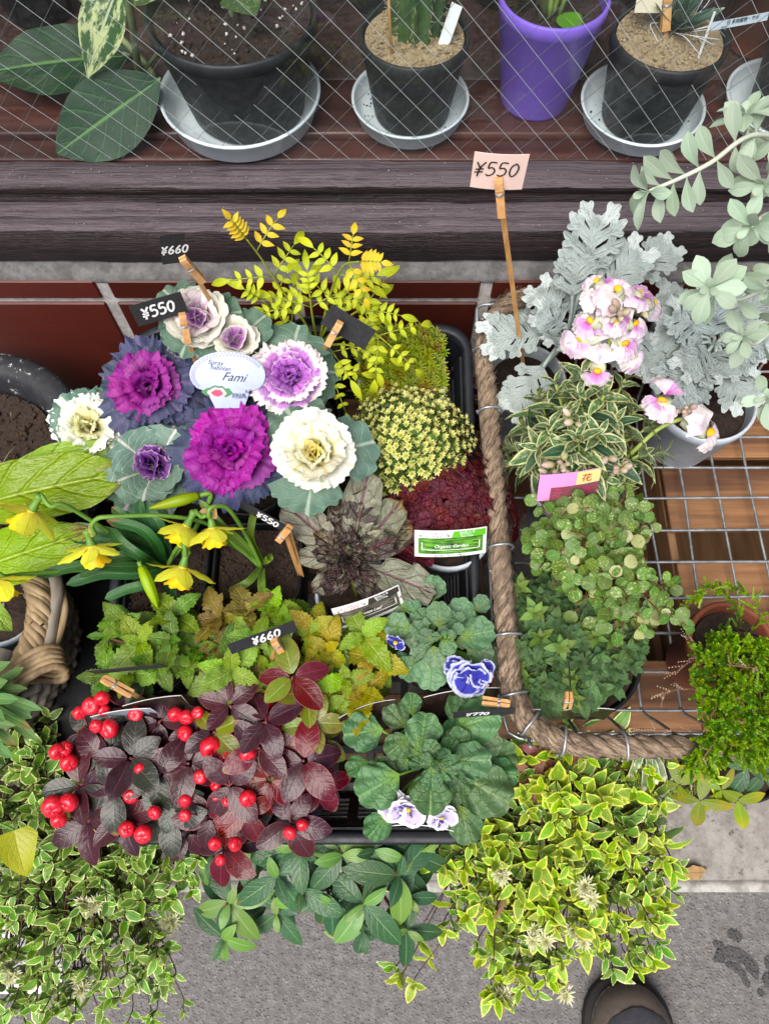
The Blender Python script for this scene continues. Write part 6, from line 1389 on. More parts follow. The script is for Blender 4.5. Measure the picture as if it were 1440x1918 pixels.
# a second row of dark leafy plants deeper in the window
for i, (x, y, s) in enumerate(((-.14, .90, 1.0), (-.005, .91, .8), (.14, .92, 1.0), (.30, .92, .9), (-.33, .92, .9), (.55, .9, 1.0))):
    p = Plant('dark_foliage_plant', ['dim leafy plant in the dark behind the big nursery pot and the cactus', 'dim leafy plant directly behind the cactus', 'dim leafy plant behind the purple pot', 'dim leafy plant behind the thready succulent', 'dim leafy plant left of the big nursery pot', 'dim leafy plant at the far right back of the window'][i], 'potted plant', (x, y, SHZ + .09), 'potted plants on the display shelf')
    pot(p.root, V((x, y, SHZ + .085)), .05, .038, .083, M_PBLK2, M_SOIL, ZU)
    for k in range(26):
        d, nn = azdir(k * 2.4, math.radians(U(5, 70)), ZU, V((1, 0, 0)), V((0, 1, 0))); b = V((x, y, SHZ + .10)) + d * U(.0, .05); p.leaf(RL[k % 2] if i % 2 else wl, b, d, nn, U(.05, .09) * s)
    p.stem([V((x, y, SHZ + .07)), V((x, y, SHZ + .14))], .004); p.done(M_STALK)

# ================================================================== PRICE CARDS AND PLANT LABELS OUTSIDE
M_CARD = plain('blackboard_card', hx('#1d1e20'), .75, c2=hx('#26272a'), mott=200)
M_CHALK = plain('white_marker', hx('#e8e8e6'), .7); M_PINK = plain('pink_card', hx('#f0d3c8'), .75, c2=hx('#ecccc0'), mott=30)
M_PAPER = plain('white_label_edge', hx('#dcdcd8'), .6); M_PRINT = plain('dark_label_print', hx('#241a17'), .35, c2=hx('#3a2c24'), mott=140)
GP = 'price cards on clothespins'
def price(label, txt, TL, TRc, BL, th, tr=.0007, mat=None, ink=None, ox=0.0, oy=0.0, stick_to=None, pinat=None, pind=None, pinL=.032, sw=.0042, swname='stick', bend=.0, flip=False):
    M_, w, h = pose(TL, TRc, BL); root = thing('price_tag', label, 'price tag', stick_to if stick_to is not None else (TRc + BL) / 2, GP)
    c = link('card', slab(w, h, bend, 6, .0005).mesh('card', mat or M_CARD), root, M_)
    if txt: link('lettering', handwrite(txt, th, tr, ink or M_CHALK), c, M_ @ Matrix.Translation((ox * w, oy * h, .0007)))
    if pinat is not None:
        n = (M_.to_3x3() @ V((0, 0, 1))).normalized(); n = -n if flip else n
        pin(root, pinat, pind, n, pinL)
        if stick_to is not None: stick('stick', pinat + pind.normalized() * pinL * .55 - n * .0012, stick_to, sw, root, M_BAM)
    return root
# tall pink 550 card
TL, TRc, BL = Z(884, 286, .756), Z(987, 291, .756), Z(884, 352, .722)
price('tall cream pink card reading 550 yen on a long stick in the wire basket', 'Y550', TL, TRc, BL, .0125, .0006, M_PINK, M_INK, -.05, .10, Z(980, 688, .425), Z(933, 332, .735), Z(940, 408, .70) - Z(933, 332, .735), .034, .0046, bend=.0015)
# front 550
TL, TRc, BL = T(243, 573, .140), T(340, 545, .140), T(258, 612, .117)
price('black card reading 550 yen in front of the tall cream cabbage', 'Y550', TL, TRc, BL, .0115, .0010, None, None, -.02, .02, T(390, 752, .0), T(341, 588, .137), T(352, 640, .11) - T(341, 588, .137), .030)
TL, TRc, BL = T(282, 443, .205), T(329, 438, .20), T(321, 493, .17)
price('black card reading 660 yen at the very back above the tall cream cabbage', 'Y660', TL, TRc, BL, .0085, .0008, None, None, .05, 0, T(400, 575, .10), T(342, 484, .19), T(384, 530, .15) - T(342, 484, .19), .036)
TL, TRc, BL = T(618, 566, .145), T(701, 617, .13), T(604, 608, .125)
price('blank black card clipped in the jasmine', '', TL, TRc, BL, .01, .001, None, None, 0, 0, T(585, 690, .0), T(637, 604, .142), T(612, 648, .118) - T(637, 604, .142), .027)
TL, TRc, BL = T(452, 936, .078), T(545, 988, .072), T(449, 950, .066)
price('black card reading 550 yen tilted over the bare soil of the second daffodil pot', 'Y550', TL, TRc, BL, .0085, .0008, None, None, .06, 0, T(563, 1080, -.02), T(522, 1012, .07), T(545, 985, .085) - T(520, 1015, .06), .024)
r_ = bpy.data.objects[[o.name for o in COL.objects if o.name.startswith('price_tag')][-1]]; stick('stick', T(540, 988, .072), T(566, 1080, -.015), .0042, r_, M_BAM)
TL, TRc, BL = T(428, 1206, .090), T(553, 1161, .088), T(432, 1226, .078)
price('black card reading 660 yen above the middle saw leaved seedling', 'Y660', TL, TRc, BL, .0095, .0009, None, None, .05, 0, T(500, 1255, -.01), T(513, 1200, .086), V((.3, -.35, -.9)), .016)
TL, TRc, BL = T(168, 1256, .082), T(305, 1243, .082), T(176, 1262, .06)
price('black card seen from above over the left saw leaved seedling', '', TL, TRc, BL, .01, .001, None, None, 0, 0, T(295, 1325, .0), T(192, 1270, .072), T(250, 1302, .055) - T(192, 1270, .072), .030)
TL, TRc, BL = T(846, 1333, .075), T(962, 1325, .078), T(850, 1344, .058)
price('black card reading 770 yen at the front corner of the rope', 'Y770', TL, TRc, BL, .0075, .0009, None, None, -.1, 0, T(935, 1345, -.03), T(955, 1320, .075), T(900, 1312, .07) - T(955, 1320, .075), .024)
TL, TRc, BL = Z(1064, 1240, .535), Z(1068, 1300, .535), Z(1066, 1240, .50)
price('black card seen edge on above the small dark leaved plant', '', TL, TRc, BL, .01, .001, None, None, 0, 0, Z(1064, 1318, .42), Z(1066, 1302, .525), V((.1, -.25, -.95)), .022)
# oval cabbage label
M_OV = plain('pale_lilac_label', hx('#b9c1e2'), .4, c2=hx('#aeb9de'), mott=12); M_LIL = plain('lilac_print', hx('#8f8fd0'), .5); M_ROSE = plain('rose_print', hx('#c23a5c'), .5); M_ROSEP = plain('pale_rose_print', hx('#e8b4bc'), .5); M_GRN = plain('green_print', hx('#3f7a4a'), .5)
TL, TRc, BL = T(350, 660, .118), T(494, 660, .112), T(362, 765, .088)
M_, w, h = pose(TL, TRc, BL); ov = thing('plant_label', 'oval pale lilac label with Spray habotan lettering between the cabbages', 'plant label', T(425, 770, .0))
mb = MB(); F = []
for i in range(33):
    a = 6.2832 * i / 32; X, Y_ = w * .5 * math.cos(a), h * (.10 + .42 * math.sin(a))
    if math.sin(a) < -.62: X = max(-w * .27, min(w * .27, X)); Y_ = -h * .5 if abs(X) < w * .27 and math.sin(a) < -.75 else Y_
    F.append(V((X, Y_, 0)))
rows = [[V((0, h * .05, .0006))] * 33, [p * .98 + V((0, 0, .0006)) for p in F], [p + V((0, 0, .0003)) for p in F], [p + V((0, 0, -.0002)) for p in F], [V((0, h * .05, -.0002))] * 33]
mb.grid(rows); oc = link('label_plate', mb.mesh('oval_plate', M_OV), ov, M_)
def prt(s, size, x, y, rot=0, shear=.35, mat=None): link('lettering', text_mesh(s, size, shear, mat=mat), oc, M_ @ Matrix.Translation((x * w, y * h, .0009)) @ Matrix.Rotation(math.radians(rot), 4, 'Z'))
prt('Spray', h * .12, -.15, .32, -6); prt('habotan', h * .11, -.09, .225, -6); prt('Fami', h * .22, .07, .06, -5, .5); prt('B品', h * .085, .27, -.20, -2, 0); prt('登録品種', h * .06, .13, -.26, -2, 0); prt('TO25047号', h * .055, .14, -.305, -2, 0); prt('3', h * .07, .14, -.45, 0, 0)
mb = MB()
for i in range(64):
    a = math.radians(20 + i * 190 / 63) if i < 64 else 0; X, Y_ = w * .455 * math.cos(a), h * (.10 + .37 * math.sin(a)); tx, ty = -math.sin(a), math.cos(a)
    s_ = 1 if i % 2 else -1; dx, dy = tx * .8 + math.cos(a) * s_ * .6, ty * .8 + math.sin(a) * s_ * .6; L = .0032; b = V((X, Y_, .0008)); e = b + V((dx, dy, 0)) * L; nv = V((-dy, dx, 0)) * .0007
    mb.add([b, b.lerp(e, .5) + nv, e, b.lerp(e, .5) - nv], [(0, 3, 2, 1)])
link('leaf_border', mb.mesh('leaf_border', M_LIL), oc, M_)
def blob(cx, cy, rx, ry, mat, z, nm, n=18, wv=.12):
    mb = MB(); c = V((cx * w, cy * h, z)); L = [V((cx * w + rx * math.cos(6.2832 * k / n) * (1 + wv * math.sin(5 * k)), cy * h + ry * math.sin(6.2832 * k / n) * (1 + wv * math.cos(4 * k)), z)) for k in range(n)]; mb.add([c] + L, [(0, k + 1, (k + 1) % n + 1) for k in range(n)]); link(nm, mb.mesh(nm, mat), oc, M_)
blob(-.24, -.20, .0075, .004, M_GRN, .0008, 'printed_leaf'); blob(-.05, -.21, .007, .0042, M_GRN, .0008, 'printed_leaf'); blob(-.15, -.17, .009, .0045, M_GRN, .00082, 'printed_leaf'); blob(-.15, -.215, .0085, .005, M_ROSEP, .0009, 'printed_rose'); blob(-.15, -.22, .0052, .0032, M_ROSE, .001, 'printed_rose')
# green photo label on the pilea pot, brown photo label on the ajuga pot
def photomat(nm, a, b, c_, sc=(3, 26, 1)):
    t = NT(nm); uv = t.node('UVMap').outputs[0]; n1 = t.noise(1.0, t.map(uv, sc), 4.0, rough=.7); t.p(Base_Color=t.mix(t.ss(n1, .44, .58), hx(a), t.mix(t.ss(t.noise(1.0, t.map(uv, (5, 40, 1)), 3.0), .45, .6), hx(b), hx(c_))), Roughness=.3); return t.m
def quad(nm, x0, x1, y0, y1, z, mat, par, M_, w, h, bend, skew=0):
    mb = MB(); rows = []
    for j in range(2):
        rows.append([V((w * (x0 + (x1 - x0) * i / 8 + (skew * (j - .5) if i in (0,) else 0)), h * (y0 if j == 0 else y1), z - bend * (2 * (x0 + (x1 - x0) * i / 8)) ** 2)) for i in range(9)])
    mb.grid(rows); link(nm, mb.mesh(nm, mat), par, M_)
M_LPINK = plain('pink_logo_print', hx('#d8467e'), .5); M_LGRN = plain('leaf_green_print', hx('#58b01e'), .35); M_WHT = plain('white_print', hx('#eeeeea'), .5)
def photolabel(label, TL, TRc, BL, picm, bar, script, foot, bend):
    M_, w, h = pose(TL, TRc, BL); root = thing('plant_label', label, 'plant label', (TRc + BL) / 2); pl = link('label_plate', slab(w, h, bend, 10, .0006).mesh('label_plate', M_PAPER), root, M_)
    quad('photo_print', -.45, .45, -.38, .22, .0008, picm, pl, M_, w, h, bend); quad('colour_band', .02, .485, .22, .46, .0008, bar, pl, M_, w, h, bend, .03)
    def tx(s, size, x, y, mat, sh=.0): link('lettering', text_mesh(s, size, sh, mat=mat), pl, M_ @ Matrix.Translation((x * w, y * h, .0011 - bend * (2 * x) ** 2)) @ Matrix.Rotation(math.atan(bend * 8 * x / w), 4, 'Y'))
    tx('ヒーブラッシュ', h * .12, -.22, .38, M_LPINK); tx('ヒークラブ', h * .11, -.24, .27, M_LPINK); tx('▲', h * .1, -.42, .31, M_GRN); tx('▲', h * .1, -.04, .31, M_GRN)
    tx('葉を楽しむ 苗', h * .08, .22, .40, M_WHT); tx('育てやすい', h * .07, .2, .325, M_WHT); tx('日なた～半日陰', h * .06, .22, .26, M_WHT)
    tx(script, h * .17, 0, -.08, M_WHT, .4); tx(foot, h * .09, -.02, -.44, M_INK, .1)
    for x in (-.40, .40):
        quad('bracket_print', x - .006, x + .006, -.22, .06, .001, M_WHT, pl, M_, w, h, bend)
    quad('bracket_print', -.40, .40, -.235, -.215, .001, M_WHT, pl, M_, w, h, bend); return root
photolabel('white and green photo label bent over the rim of the oxblood pilea pot', T(786, 996, .068), T(922, 989, .066), T(768, 1046, .048), photomat('green_photo', '#173014', '#57a42a', '#8ccc4a'), M_LGRN, 'Organic Garden', 'エッセン  カット  パセリ', .004)
photolabel('white and brown photo label leaning in the ajuga pot', T(627, 1142, .055), T(753, 1096, .055), T(630, 1184, .034), photomat('brown_photo', '#1d1a18', '#6b6a5c', '#8a8878'), plain('brown_band', hx('#3a312c'), .4), 'Bronze Leaf', 'アジュガ', .003)
M_PKP = plain('pink_label_print', hx('#e79ad2'), .4); M_YLP = plain('yellow_label_print', hx('#e6d98c'), .4); M_MAG = photomat('magenta_photo', '#2c5a30', '#b81a66', '#d84a8a')
TL, TRc, BL = Z(1006, 893, .54), Z(1122, 878, .54), Z(1011, 940, .508); M_, w, h = pose(TL, TRc, BL); root = thing('plant_label', 'pink and yellow picture label between the snapdragon and the wire vine', 'plant label', BL)
pl = link('label_plate', slab(w, h, .002, 8, .0006).mesh('label_plate', M_PKP), root, M_); quad('colour_band', .1, .49, .02, .49, .0009, M_YLP, pl, M_, w, h, .002); quad('photo_print', -.3, .5, -.5, .0, .0008, M_MAG, pl, M_, w, h, .002)
link('lettering', text_mesh('花', h * .3, 0, mat=plain('red_print', hx('#b8283a'), .5)), pl, M_ @ Matrix.Translation((w * .26, h * .24, .0012)))
# other labels seen nearly edge on
def edgecard(label, a, b, hgt, mats, bend=.002, lean=V((0, .1, 1)), cat='plant label'):
    d = b - a; u = (lean - d.normalized() * lean.dot(d.normalized())).normalized(); z = d.normalized().cross(u); c = (a + b) / 2 - u * hgt * .5; w = d.length
    M_ = Matrix(((d.x / w, u.x, z.x, c.x), (d.y / w, u.y, z.y, c.y), (d.z / w, u.z, z.z, c.z), (0, 0, 0, 1))); root = thing('plant_label', label, cat, c); link('label_plate', slab(w, hgt, bend, 10, .0008, None, True).mesh('label_plate', mats), root, M_)
mm = [M_PRINT, M_PRINT, M_PAPER]; mw = [M_PAPER, M_PAPER, M_PAPER]
edgecard('dark brown picture label with a white edge left of the big leaved pansy', T(632, 1338, .045), T(738, 1303, .045), .045, mm, -.004, V((.05, .55, 1)))
edgecard('dark label with a white edge below the blue pansy flower', T(792, 1300, .045), T(935, 1282, .05), .04, mm, -.003, V((0, .35, 1)))
edgecard('white edged label under the white and violet pansy flowers', T(726, 1540, .035), T(852, 1550, .035), .04, mw, -.003, V((0, -.1, 1)))
edgecard('brown tinted paper label below the wine red checkerberry', T(412, 1522, .02), T(495, 1555, .022), .03, [plain('beige_print', hx('#b09a86'), .6, c2=hx('#8a6a5a'), mott=300), M_PAPER, M_PAPER], .004, V((.2, -.7, 1)))
edgecard('grey white label lying edge up between the left seedling and the plum checkerberry', T(170, 1338, .04), T(282, 1322, .05), .035, [M_PGRY, M_PGRY, M_PAPER], -.002, V((0, .15, 1)))
edgecard('dark label with a thin white edge behind the plum checkerberry', T(230, 1318, .045), T(340, 1298, .05), .035, mm, -.002, V((0, .3, 1)))
edgecard('dark label with a white edge beside the 660 yen card of the middle seedling', T(527, 1255, .06), T(548, 1185, .06), .04, mm, .001, V((-.2, .1, 1)))
edgecard('white label edge at the front rim of the small dark leaved pot', Z(1022, 1330, .452), Z(1150, 1322, .452), .04, [M_PRINT, M_PAPER, M_PAPER], -.003, V((0, .1, 1)))

# ================================================================== LEFT: SPECKLED POT, WICKER BASKET, BROAD LIME LEAVES
pc = Z(-66, 838, .40); t = NT('paint_flecked_black'); o = t.geo(); n1 = t.noise(95, t.map(o, (1, 1, 1)), 6.0, rough=.75); n2 = t.noise(9, o, 2.0)
t.p(Base_Color=t.mix(t.ss(t.M('MULTIPLY_ADD', n2, .35, n1), .735, .77), t.mix(t.ss(n1, .3, .6), hx('#1a1c20'), hx('#292b30')), hx('#b9b7b2')), Roughness=.6); t.bump(n1, .4, .002)
sp_ = thing('round_pot', 'big round black pot with white paint flecks on its thick rim', 'pot', pc)
mb = MB(); mb.lathe([(.001, -.36), (.095, -.36), (.10, -.355), (.126, -.05), (.132, -.03), (.1345, -.014), (.133, -.004), (.127, .001), (.106, .001), (.1005, -.005), (.096, -.02), (.092, -.05)], Matrix.Translation(pc), 64); mb.build('shell', t.m, sp_)
mb = MB(); rr = random.Random(4); mb.grid([[pc + V((.092 * q * math.cos(a), .092 * q * math.sin(a), -.032 + rr.uniform(-.004, .004))) for a in [6.2832 * k / 40 for k in range(40)]] for q in (.01, .2, .4, .6, .8, 1.0)], None, 0, close=True); mb.build('soil', M_SOIL, sp_)
mb = MB()
for _ in range(420):
    q = math.sqrt(rr.random()) * .09; a = rr.uniform(0, 6.28); lump(mb, pc + V((q * math.cos(a), q * math.sin(a), -.03)), rr.uniform(.0015, .005), rr)
mb.build('soil_crumb', M_SOILB, sp_, kind='stuff', smooth=False)
mb = MB()
for _ in range(26):
    q = math.sqrt(rr.random()) * .085; a = rr.uniform(0, 6.28); b = pc + V((q * math.cos(a), q * math.sin(a), -.026)); d = V((rr.uniform(-1, 1), rr.uniform(-1, 1), rr.uniform(0, .25))); mb.tube([b, b + d * .014 + ZU * .003, b + d * .03], .0005, 4)
mb.build('dry_root', plain('dry_straw', hx('#8f7d62'), .9), sp_, kind='stuff')

bx = thing('black_board', 'black plastic board standing low between the wicker basket and the tray', 'board', (-.38, .17, .2))
mb = MB(); mb.box((-.385, .225, .285), (.27, .31, .012), bev=.003); mb.build('panel', plain('black_board_plastic', hx('#0e1012'), .55, c2=hx('#15181a'), mott=20, bump=.15, spec=.15), bx)
for x in (-.53, -.28):
    for y in (.09, .36):
        mb = MB(); mb.box((x, y, .155), (.02, .02, .248)); mb.build('leg', M_BLK, bx)
M_CANE = woodmat('willow_cane', hx('#8f7757'), hx('#b39a76'), hx('#6a543c'), axis=1, scale=14, stretch=6, rough=.6, bump=.5); M_CANEG = woodmat('grey_willow', hx('#7d7468'), hx('#a09688'), hx('#3a332c'), axis=1, scale=14, stretch=8, rough=.65, bump=.6)
bc = Z(-175, 1173, .40); BR = .150
wb = thing('wicker_basket', 'weathered wicker basket with a thick twisted willow rim at the left edge', 'basket', (bc.x, bc.y, .29))
def ringpt(a, r=BR, z=.40, w=0.0): return V((bc.x + r * math.cos(a) * .92, bc.y + r * math.sin(a) * .78, z + w))
NS = 300
for k in range(8):
    mb = MB(); P = []; j_ = U(-.0012, .0012)
    for i in range(NS + 1):
        a = 6.2832 * i / NS; ph = i / NS * 6.2832 * 12 + k * .7854 + .12 * math.sin(i * .31 + k); P.append(ringpt(a, BR + (.0105 + j_) * math.cos(ph), .40, (.0105 + j_) * math.sin(ph)))
    mb.tube(P, U(.0046, .0058), 7, cap=False); mb.build('rim_cane', M_CANE, wb)
for k, (r_, z_) in enumerate(((.158, .362), (.156, .348), (.155, .335), (.153, .322), (.151, .309), (.149, .298))):
    mb = MB(); mb.tube([ringpt(6.2832 * i / 120, r_ * .98 + .004 * math.sin(i * 1.6 + k * 3.14), z_) for i in range(121)], .0058, 6, cap=False); mb.build('weave_cane', M_CANEG, wb)
for i in range(30):
    a = 6.2832 * i / 30; mb = MB(); mb.tube([ringpt(a, .150, .292), ringpt(a, .153, .40)], .004, 5); mb.build('upright_cane', M_CANEG, wb)
mb = MB(); mb.lathe([(.001, .0), (.112, .0), (.112, .004), (.001, .004)], Matrix.Translation((bc.x, bc.y, .2925)), 40); mb.build('base', M_CANEG, wb)
mb = MB(); mb.tube(spline([Z(-70, 862, .45), Z(0, 872, .45), Z(42, 915, .44), Z(62, 975, .42), Z(72, 1050, .405)], 6), .006, 7); mb.build('handle_cane', M_CANE, wb)
# handle strands along the right side and the wrapped knot
mb = MB(); mb.tube(spline([Z(100, 1068, .40), Z(108, 1110, .40), Z(98, 1160, .40), Z(92, 1225, .40)], 6), .0075, 7); mb.build('handle_cane', M_CANEG, wb)
mb = MB(); mb.tube(spline([Z(108, 1080, .395), Z(121, 1130, .395), Z(118, 1165, .395), Z(98, 1230, .40)], 6), .0045, 7); mb.build('handle_cane', M_CANE, wb)
for j in range(5):
    c = Z(74 + j * 2.2, 1232 + j * 9, .402); P = [c + V((.021 * math.cos(q), .004 * math.sin(2 * q) + .006 * math.cos(q), .019 * math.sin(q))) for q in [6.2832 * i / 14 for i in range(15)]]; mb = MB(); mb.tube(P, .0042, 6, cap=False); mb.build('knot_cane', M_CANE, wb)

M_LIMEL = leafmat('broad_lime_leaf', hx('#8fae3c'), hx('#7d9c34'), vein=hx('#b4c872'), vn=5, vs=.35, mid=hx('#b9cc78'), midw=.05, blot=hx('#6b4a34'), bs=3.0, bt=(.655, .70), rough=.33, trans=.15, bump=.9, bd=.004, back=hx('#a3ba66'))
LLm = [leaf('broad_lime_leaf_%d' % i, M_LIMEL, W=.33 + .02 * i, prof=lambda v: max(.05, math.sin(math.pi * min(1, v ** 1.15))) ** .6, nl=16, nw=8, fold=.14 + .1 * i, curl=.45 + .2 * i, wav=.035, wf=2, crink=.010, seed=i + 2) for i in range(3)]
pc = Z(-70, 1105, .38)
ll = Plant('broad_leaf_seedling', 'plant with big lime green brown spotted leaves in the wicker basket', 'leafy plant', pc); pot(ll.root, pc, .052, .04, .085, M_PGRY, M_SOIL, ZU)
for a, b, k, sc in ((Z(-75, 962, .46), Z(245, 866, .515), 0, 1.0), (Z(-80, 960, .48), Z(200, 880, .535), 1, 1.0), (Z(-110, 1092, .46), Z(122, 1015, .51), 0, 1.05), (Z(-60, 1040, .45), Z(-10, 900, .5), 2, 1), (Z(-60, 1100, .44), Z(20, 1180, .44), 2, .9)):
    d = b - a; ll.leaf(LLm[k], a, d + ZU * .1 * d.length, tocam(b) + ZU * .4 + V((0, .2 if k == 1 else 0, 0)), d.length * 1.05 * sc); ll.stem(spline([pc, pc.lerp(a, .6) + ZU * .01, a + d * .05], 4), .004, 0, 6)
ll.done(M_DS)
M_GSL = leafmat('grey_green_strap', hx('#5d8048'), hx('#6f9054'), mid=hx('#83a268'), midw=.1, rough=.5, trans=.12, back=hx('#86a070'))
pc = Z(-75, 1305, .38); gs = Plant('strappy_seedling', 'grey green narrow leaved plant at the lower left edge of the wicker basket', 'leafy plant', pc); pot(gs.root, pc, .045, .036, .085, M_PWHT, M_SOIL, ZU)
for px, py, z in ((52, 1290, .44), (80, 1330, .44), (60, 1345, .43), (30, 1395, .43), (70, 1385, .42), (45, 1250, .44), (20, 1240, .45), (25, 1420, .42), (10, 1350, .46), (35, 1310, .46), (-10, 1240, .45), (15, 1275, .46), (60, 1365, .43), (-20, 1420, .43), (30, 1360, .45), (5, 1390, .44)):
    tip = Z(px, py, z); b = pc + V((U(-.02, .02), U(-.02, .02), 0)); link('leaf', ribbon_mesh('narrow_strap', [b, b.lerp(tip, .5) + ZU * U(.01, .025), tip], U(.008, .012), M_GSL, nrm=V((0, -.1, 1)), basew=.4), gs.root)
gs.done()
wp = thing('round_pot', 'pale grey round pot half hidden under the lime leaves inside the wicker basket', 'pot', Z(12, 1130, .39)); pot(wp, Z(2, 1135, .392), .042, .034, .09, M_PGRY, M_SOIL, ZU)

# ================================================================== GROUND PLANTS UNDER THE STANDS
M_ABY = leafmat('young_variegated_leaf', hx('#7aa23e'), hx('#8fb24a'), edge=hx('#e0e274'), ew=.42, enoise=.35, dim=1.02, sat=1.12, mid=hx('#8fae4c'), midw=.07, rough=.35, trans=.22, bump=.5, back=hx('#a9b86a'))
M_ABO = leafmat('old_variegated_leaf', hx('#678f3c'), hx('#7da24a'), edge=hx('#e0e3a0'), ew=.27, enoise=.4, dim=.98, sat=1.1, mid=hx('#66884c'), midw=.07, rough=.35, trans=.15, bump=.5, back=hx('#7d9468'))
M_ABG = leafmat('deep_variegated_leaf', hx('#507a34'), hx('#628a40'), edge=hx('#c3cc90'), ew=.2, enoise=.3, mid=hx('#527a40'), midw=.07, rough=.33, trans=.12, bump=.5)
def vm(nm, mat): return [leaf('%s_%d' % (nm, i), mat, W=.5, prof=P_OV, nl=6, nw=4, fold=.2, curl=.35 + .25 * i, wav=.02, seed=i) for i in range(3)]
ABY, ABO, ABG = vm('abelia_young', M_ABY), vm('abelia_old', M_ABO), vm('abelia_deep', M_ABG)
M_ABS = plain('dark_red_twig', hx('#4a2a22'), .6); M_ABF = leafmat('faded_calyx', hx('#dcd9a2'), hx('#c9cc88'), tip=hx('#ecead0'), rough=.6, trans=.2, dim=1.0)
CAL = star('faded_flower', M_ABF, 14, 3, .22, 10)
def shoot(p, S, pairs, L0, mats, spread=58):
    N = len(S); p.stem(S, [.0011 * (1 - .45 * i / N) for i in range(N)], 0, 4)
    a0 = U(0, 6.28)
    for i in range(pairs):
        k = max(1, N - 1 - int(i / pairs * (N - 1) * .8)); t_ = (S[k] - S[k - 1]).normalized(); e1, e2 = disp_dir(S[k], t_)
        for j in range(2):
            d, nn = azdir(a0 + i * 1.5708 + j * 3.1416 + U(-.25, .25), math.radians(max(5, 66 - 17 * i) + U(-10, 10)), t_, e1, e2); ms = mats[0] if i < 3 else mats[1]
            p.leaf(pick(ms), S[k], d, nn + ZU * .8 + V((0, -.2, 0)), L0 * (.55 + .18 * min(i, 3)) * U(.66, 1.2))
def bush(label, base, poly, n, L0, zf, mats, nm='abelia', cat='shrub', flowers=(), mind=24, pairs=5, stray=()):
    p = Plant(nm, label, cat, base, 'variegated shrubs growing under the trays' if nm == 'abelia' else None); pot(p.root, base, .09, .07, base.z - .033, M_PBLK, M_SOIL, ZU, fill=.006)
    xs = [q[0] for q in poly]; ys = [q[1] for q in poly]; pts = []
    for _ in range(n * 40):
        if len(pts) >= n: break
        x, y = U(min(xs), max(xs)), U(min(ys), max(ys))
        if inpoly(x, y, poly) and all((x - q[0]) ** 2 + (y - q[1]) ** 2 > mind * mind for q in pts): pts.append((x, y))
    for x, y in pts + list(stray):
        z = zf(x, y) + U(-.035, .03); tip = Z(x, y, z); b = base + V((U(-.05, .05), U(-.05, .05), 0)); mid_ = b.lerp(tip, .55) + ZU * U(.02, .06) + jit((0, 0, 0), .015)
        S = spline([b, mid_, tip], 7); end = (S[-1] - S[-4]).normalized(); d = (end * .5 + ZU * U(.5, 1.8) + V((0, -.1, 0)) + jit((0, 0, 0), .55)).normalized(); S = S[:-3] + spline([S[-4], S[-2], S[-2] + d * .018], 3)[1:]
        hi = z > zf(x, y) - .008; shoot(p, S, pairs, L0 * U(.85, 1.15), mats if hi else (mats[1], mats[2]))
    for x, y, z in flowers:
        for _ in range(3): q = Z(x + U(-14, 14), y + U(-14, 14), z); p.items.append(('flower', CAL, frame(q, jit((1, 0, 0), .5), tocam(q) + jit((0, 0, 0), .4), U(.011, .015)), q.z))
    return p.done(M_ABS, limit=298)
bush('bright yellow edged variegated shrub on the asphalt in front of the wire basket', Z(1050, 1440, .13) + V((0, .06, 0)),
     [(965, 1400), (1100, 1390), (1260, 1400), (1255, 1480), (1240, 1540), (1280, 1640), (1250, 1700), (1245, 1790), (1170, 1850), (1080, 1800), (1010, 1890), (900, 1890), (880, 1790), (800, 1770), (850, 1690), (775, 1600), (870, 1575), (965, 1560)], 225, .0305,
     lambda x, y: .34 - .00022 * max(0, y - 1500) - .0002 * abs(x - 1050), (ABY, ABO, ABG), flowers=((940, 1645, .31), (1010, 1750, .31), (1085, 1755, .31), (1100, 1670, .33), (950, 1870, .25), (1055, 1850, .26)), stray=((742, 1850), (725, 1838), (755, 1862), (1225, 1460), (1330, 1520), (1350, 1470), (1290, 1450)), mind=16)
bush('pale edged variegated shrub spilling over the asphalt at the lower left', Z(170, 1470, .13) + V((0, .06, 0)),
     [(-30, 1380), (90, 1400), (120, 1540), (190, 1580), (360, 1585), (400, 1640), (380, 1700), (330, 1740), (345, 1830), (320, 1930), (-30, 1930)], 215, .0275,
     lambda x, y: .32 - .0002 * max(0, y - 1550) - .0001 * abs(x - 150), (ABO, ABO, ABG), flowers=((15, 1450, .31), (170, 1700, .3), (325, 1735, .26), (10, 1815, .28), (145, 1850, .26), (325, 1560, .32)), stray=((420, 1600), (345, 1850), (365, 1900), (330, 1870), (100, 1350), (95, 1385), (60, 1380), (30, 1400)), mind=16, pairs=5)
# green daphne-like shrub below the tray
M_DA = leafmat('smooth_green_leaf', hx('#35593a'), hx('#456b42'), mid=hx('#7d9e6a'), midw=.07, vein=hx('#5a8052'), vn=6, vs=.15, rough=.33, trans=.12, bump=.5, back=hx('#86a080')); M_DAy = leafmat('light_green_leaf', hx('#7da052'), hx('#6a9148'), mid=hx('#a3bc78'), midw=.07, rough=.33, trans=.15, bump=.4)
DAm = [leaf('smooth_leaf_%d' % i, M_DA if i < 3 else M_DAy, W=.42, prof=P_EL, nl=8, nw=4, fold=.16, curl=.3 + .15 * i, seed=i) for i in range(5)]
base = Z(590, 1500, .15) + V((0, .05, 0)); da = Plant('green_shrub', 'plain green leaved shrub with red stems reaching out below the front of the tray', 'shrub', base); pot(da.root, base, .09, .07, .118, M_PBLK, M_SOIL, ZU)
M_RST = plain('red_leaf_stem', hx('#7a2f2c'), .5)
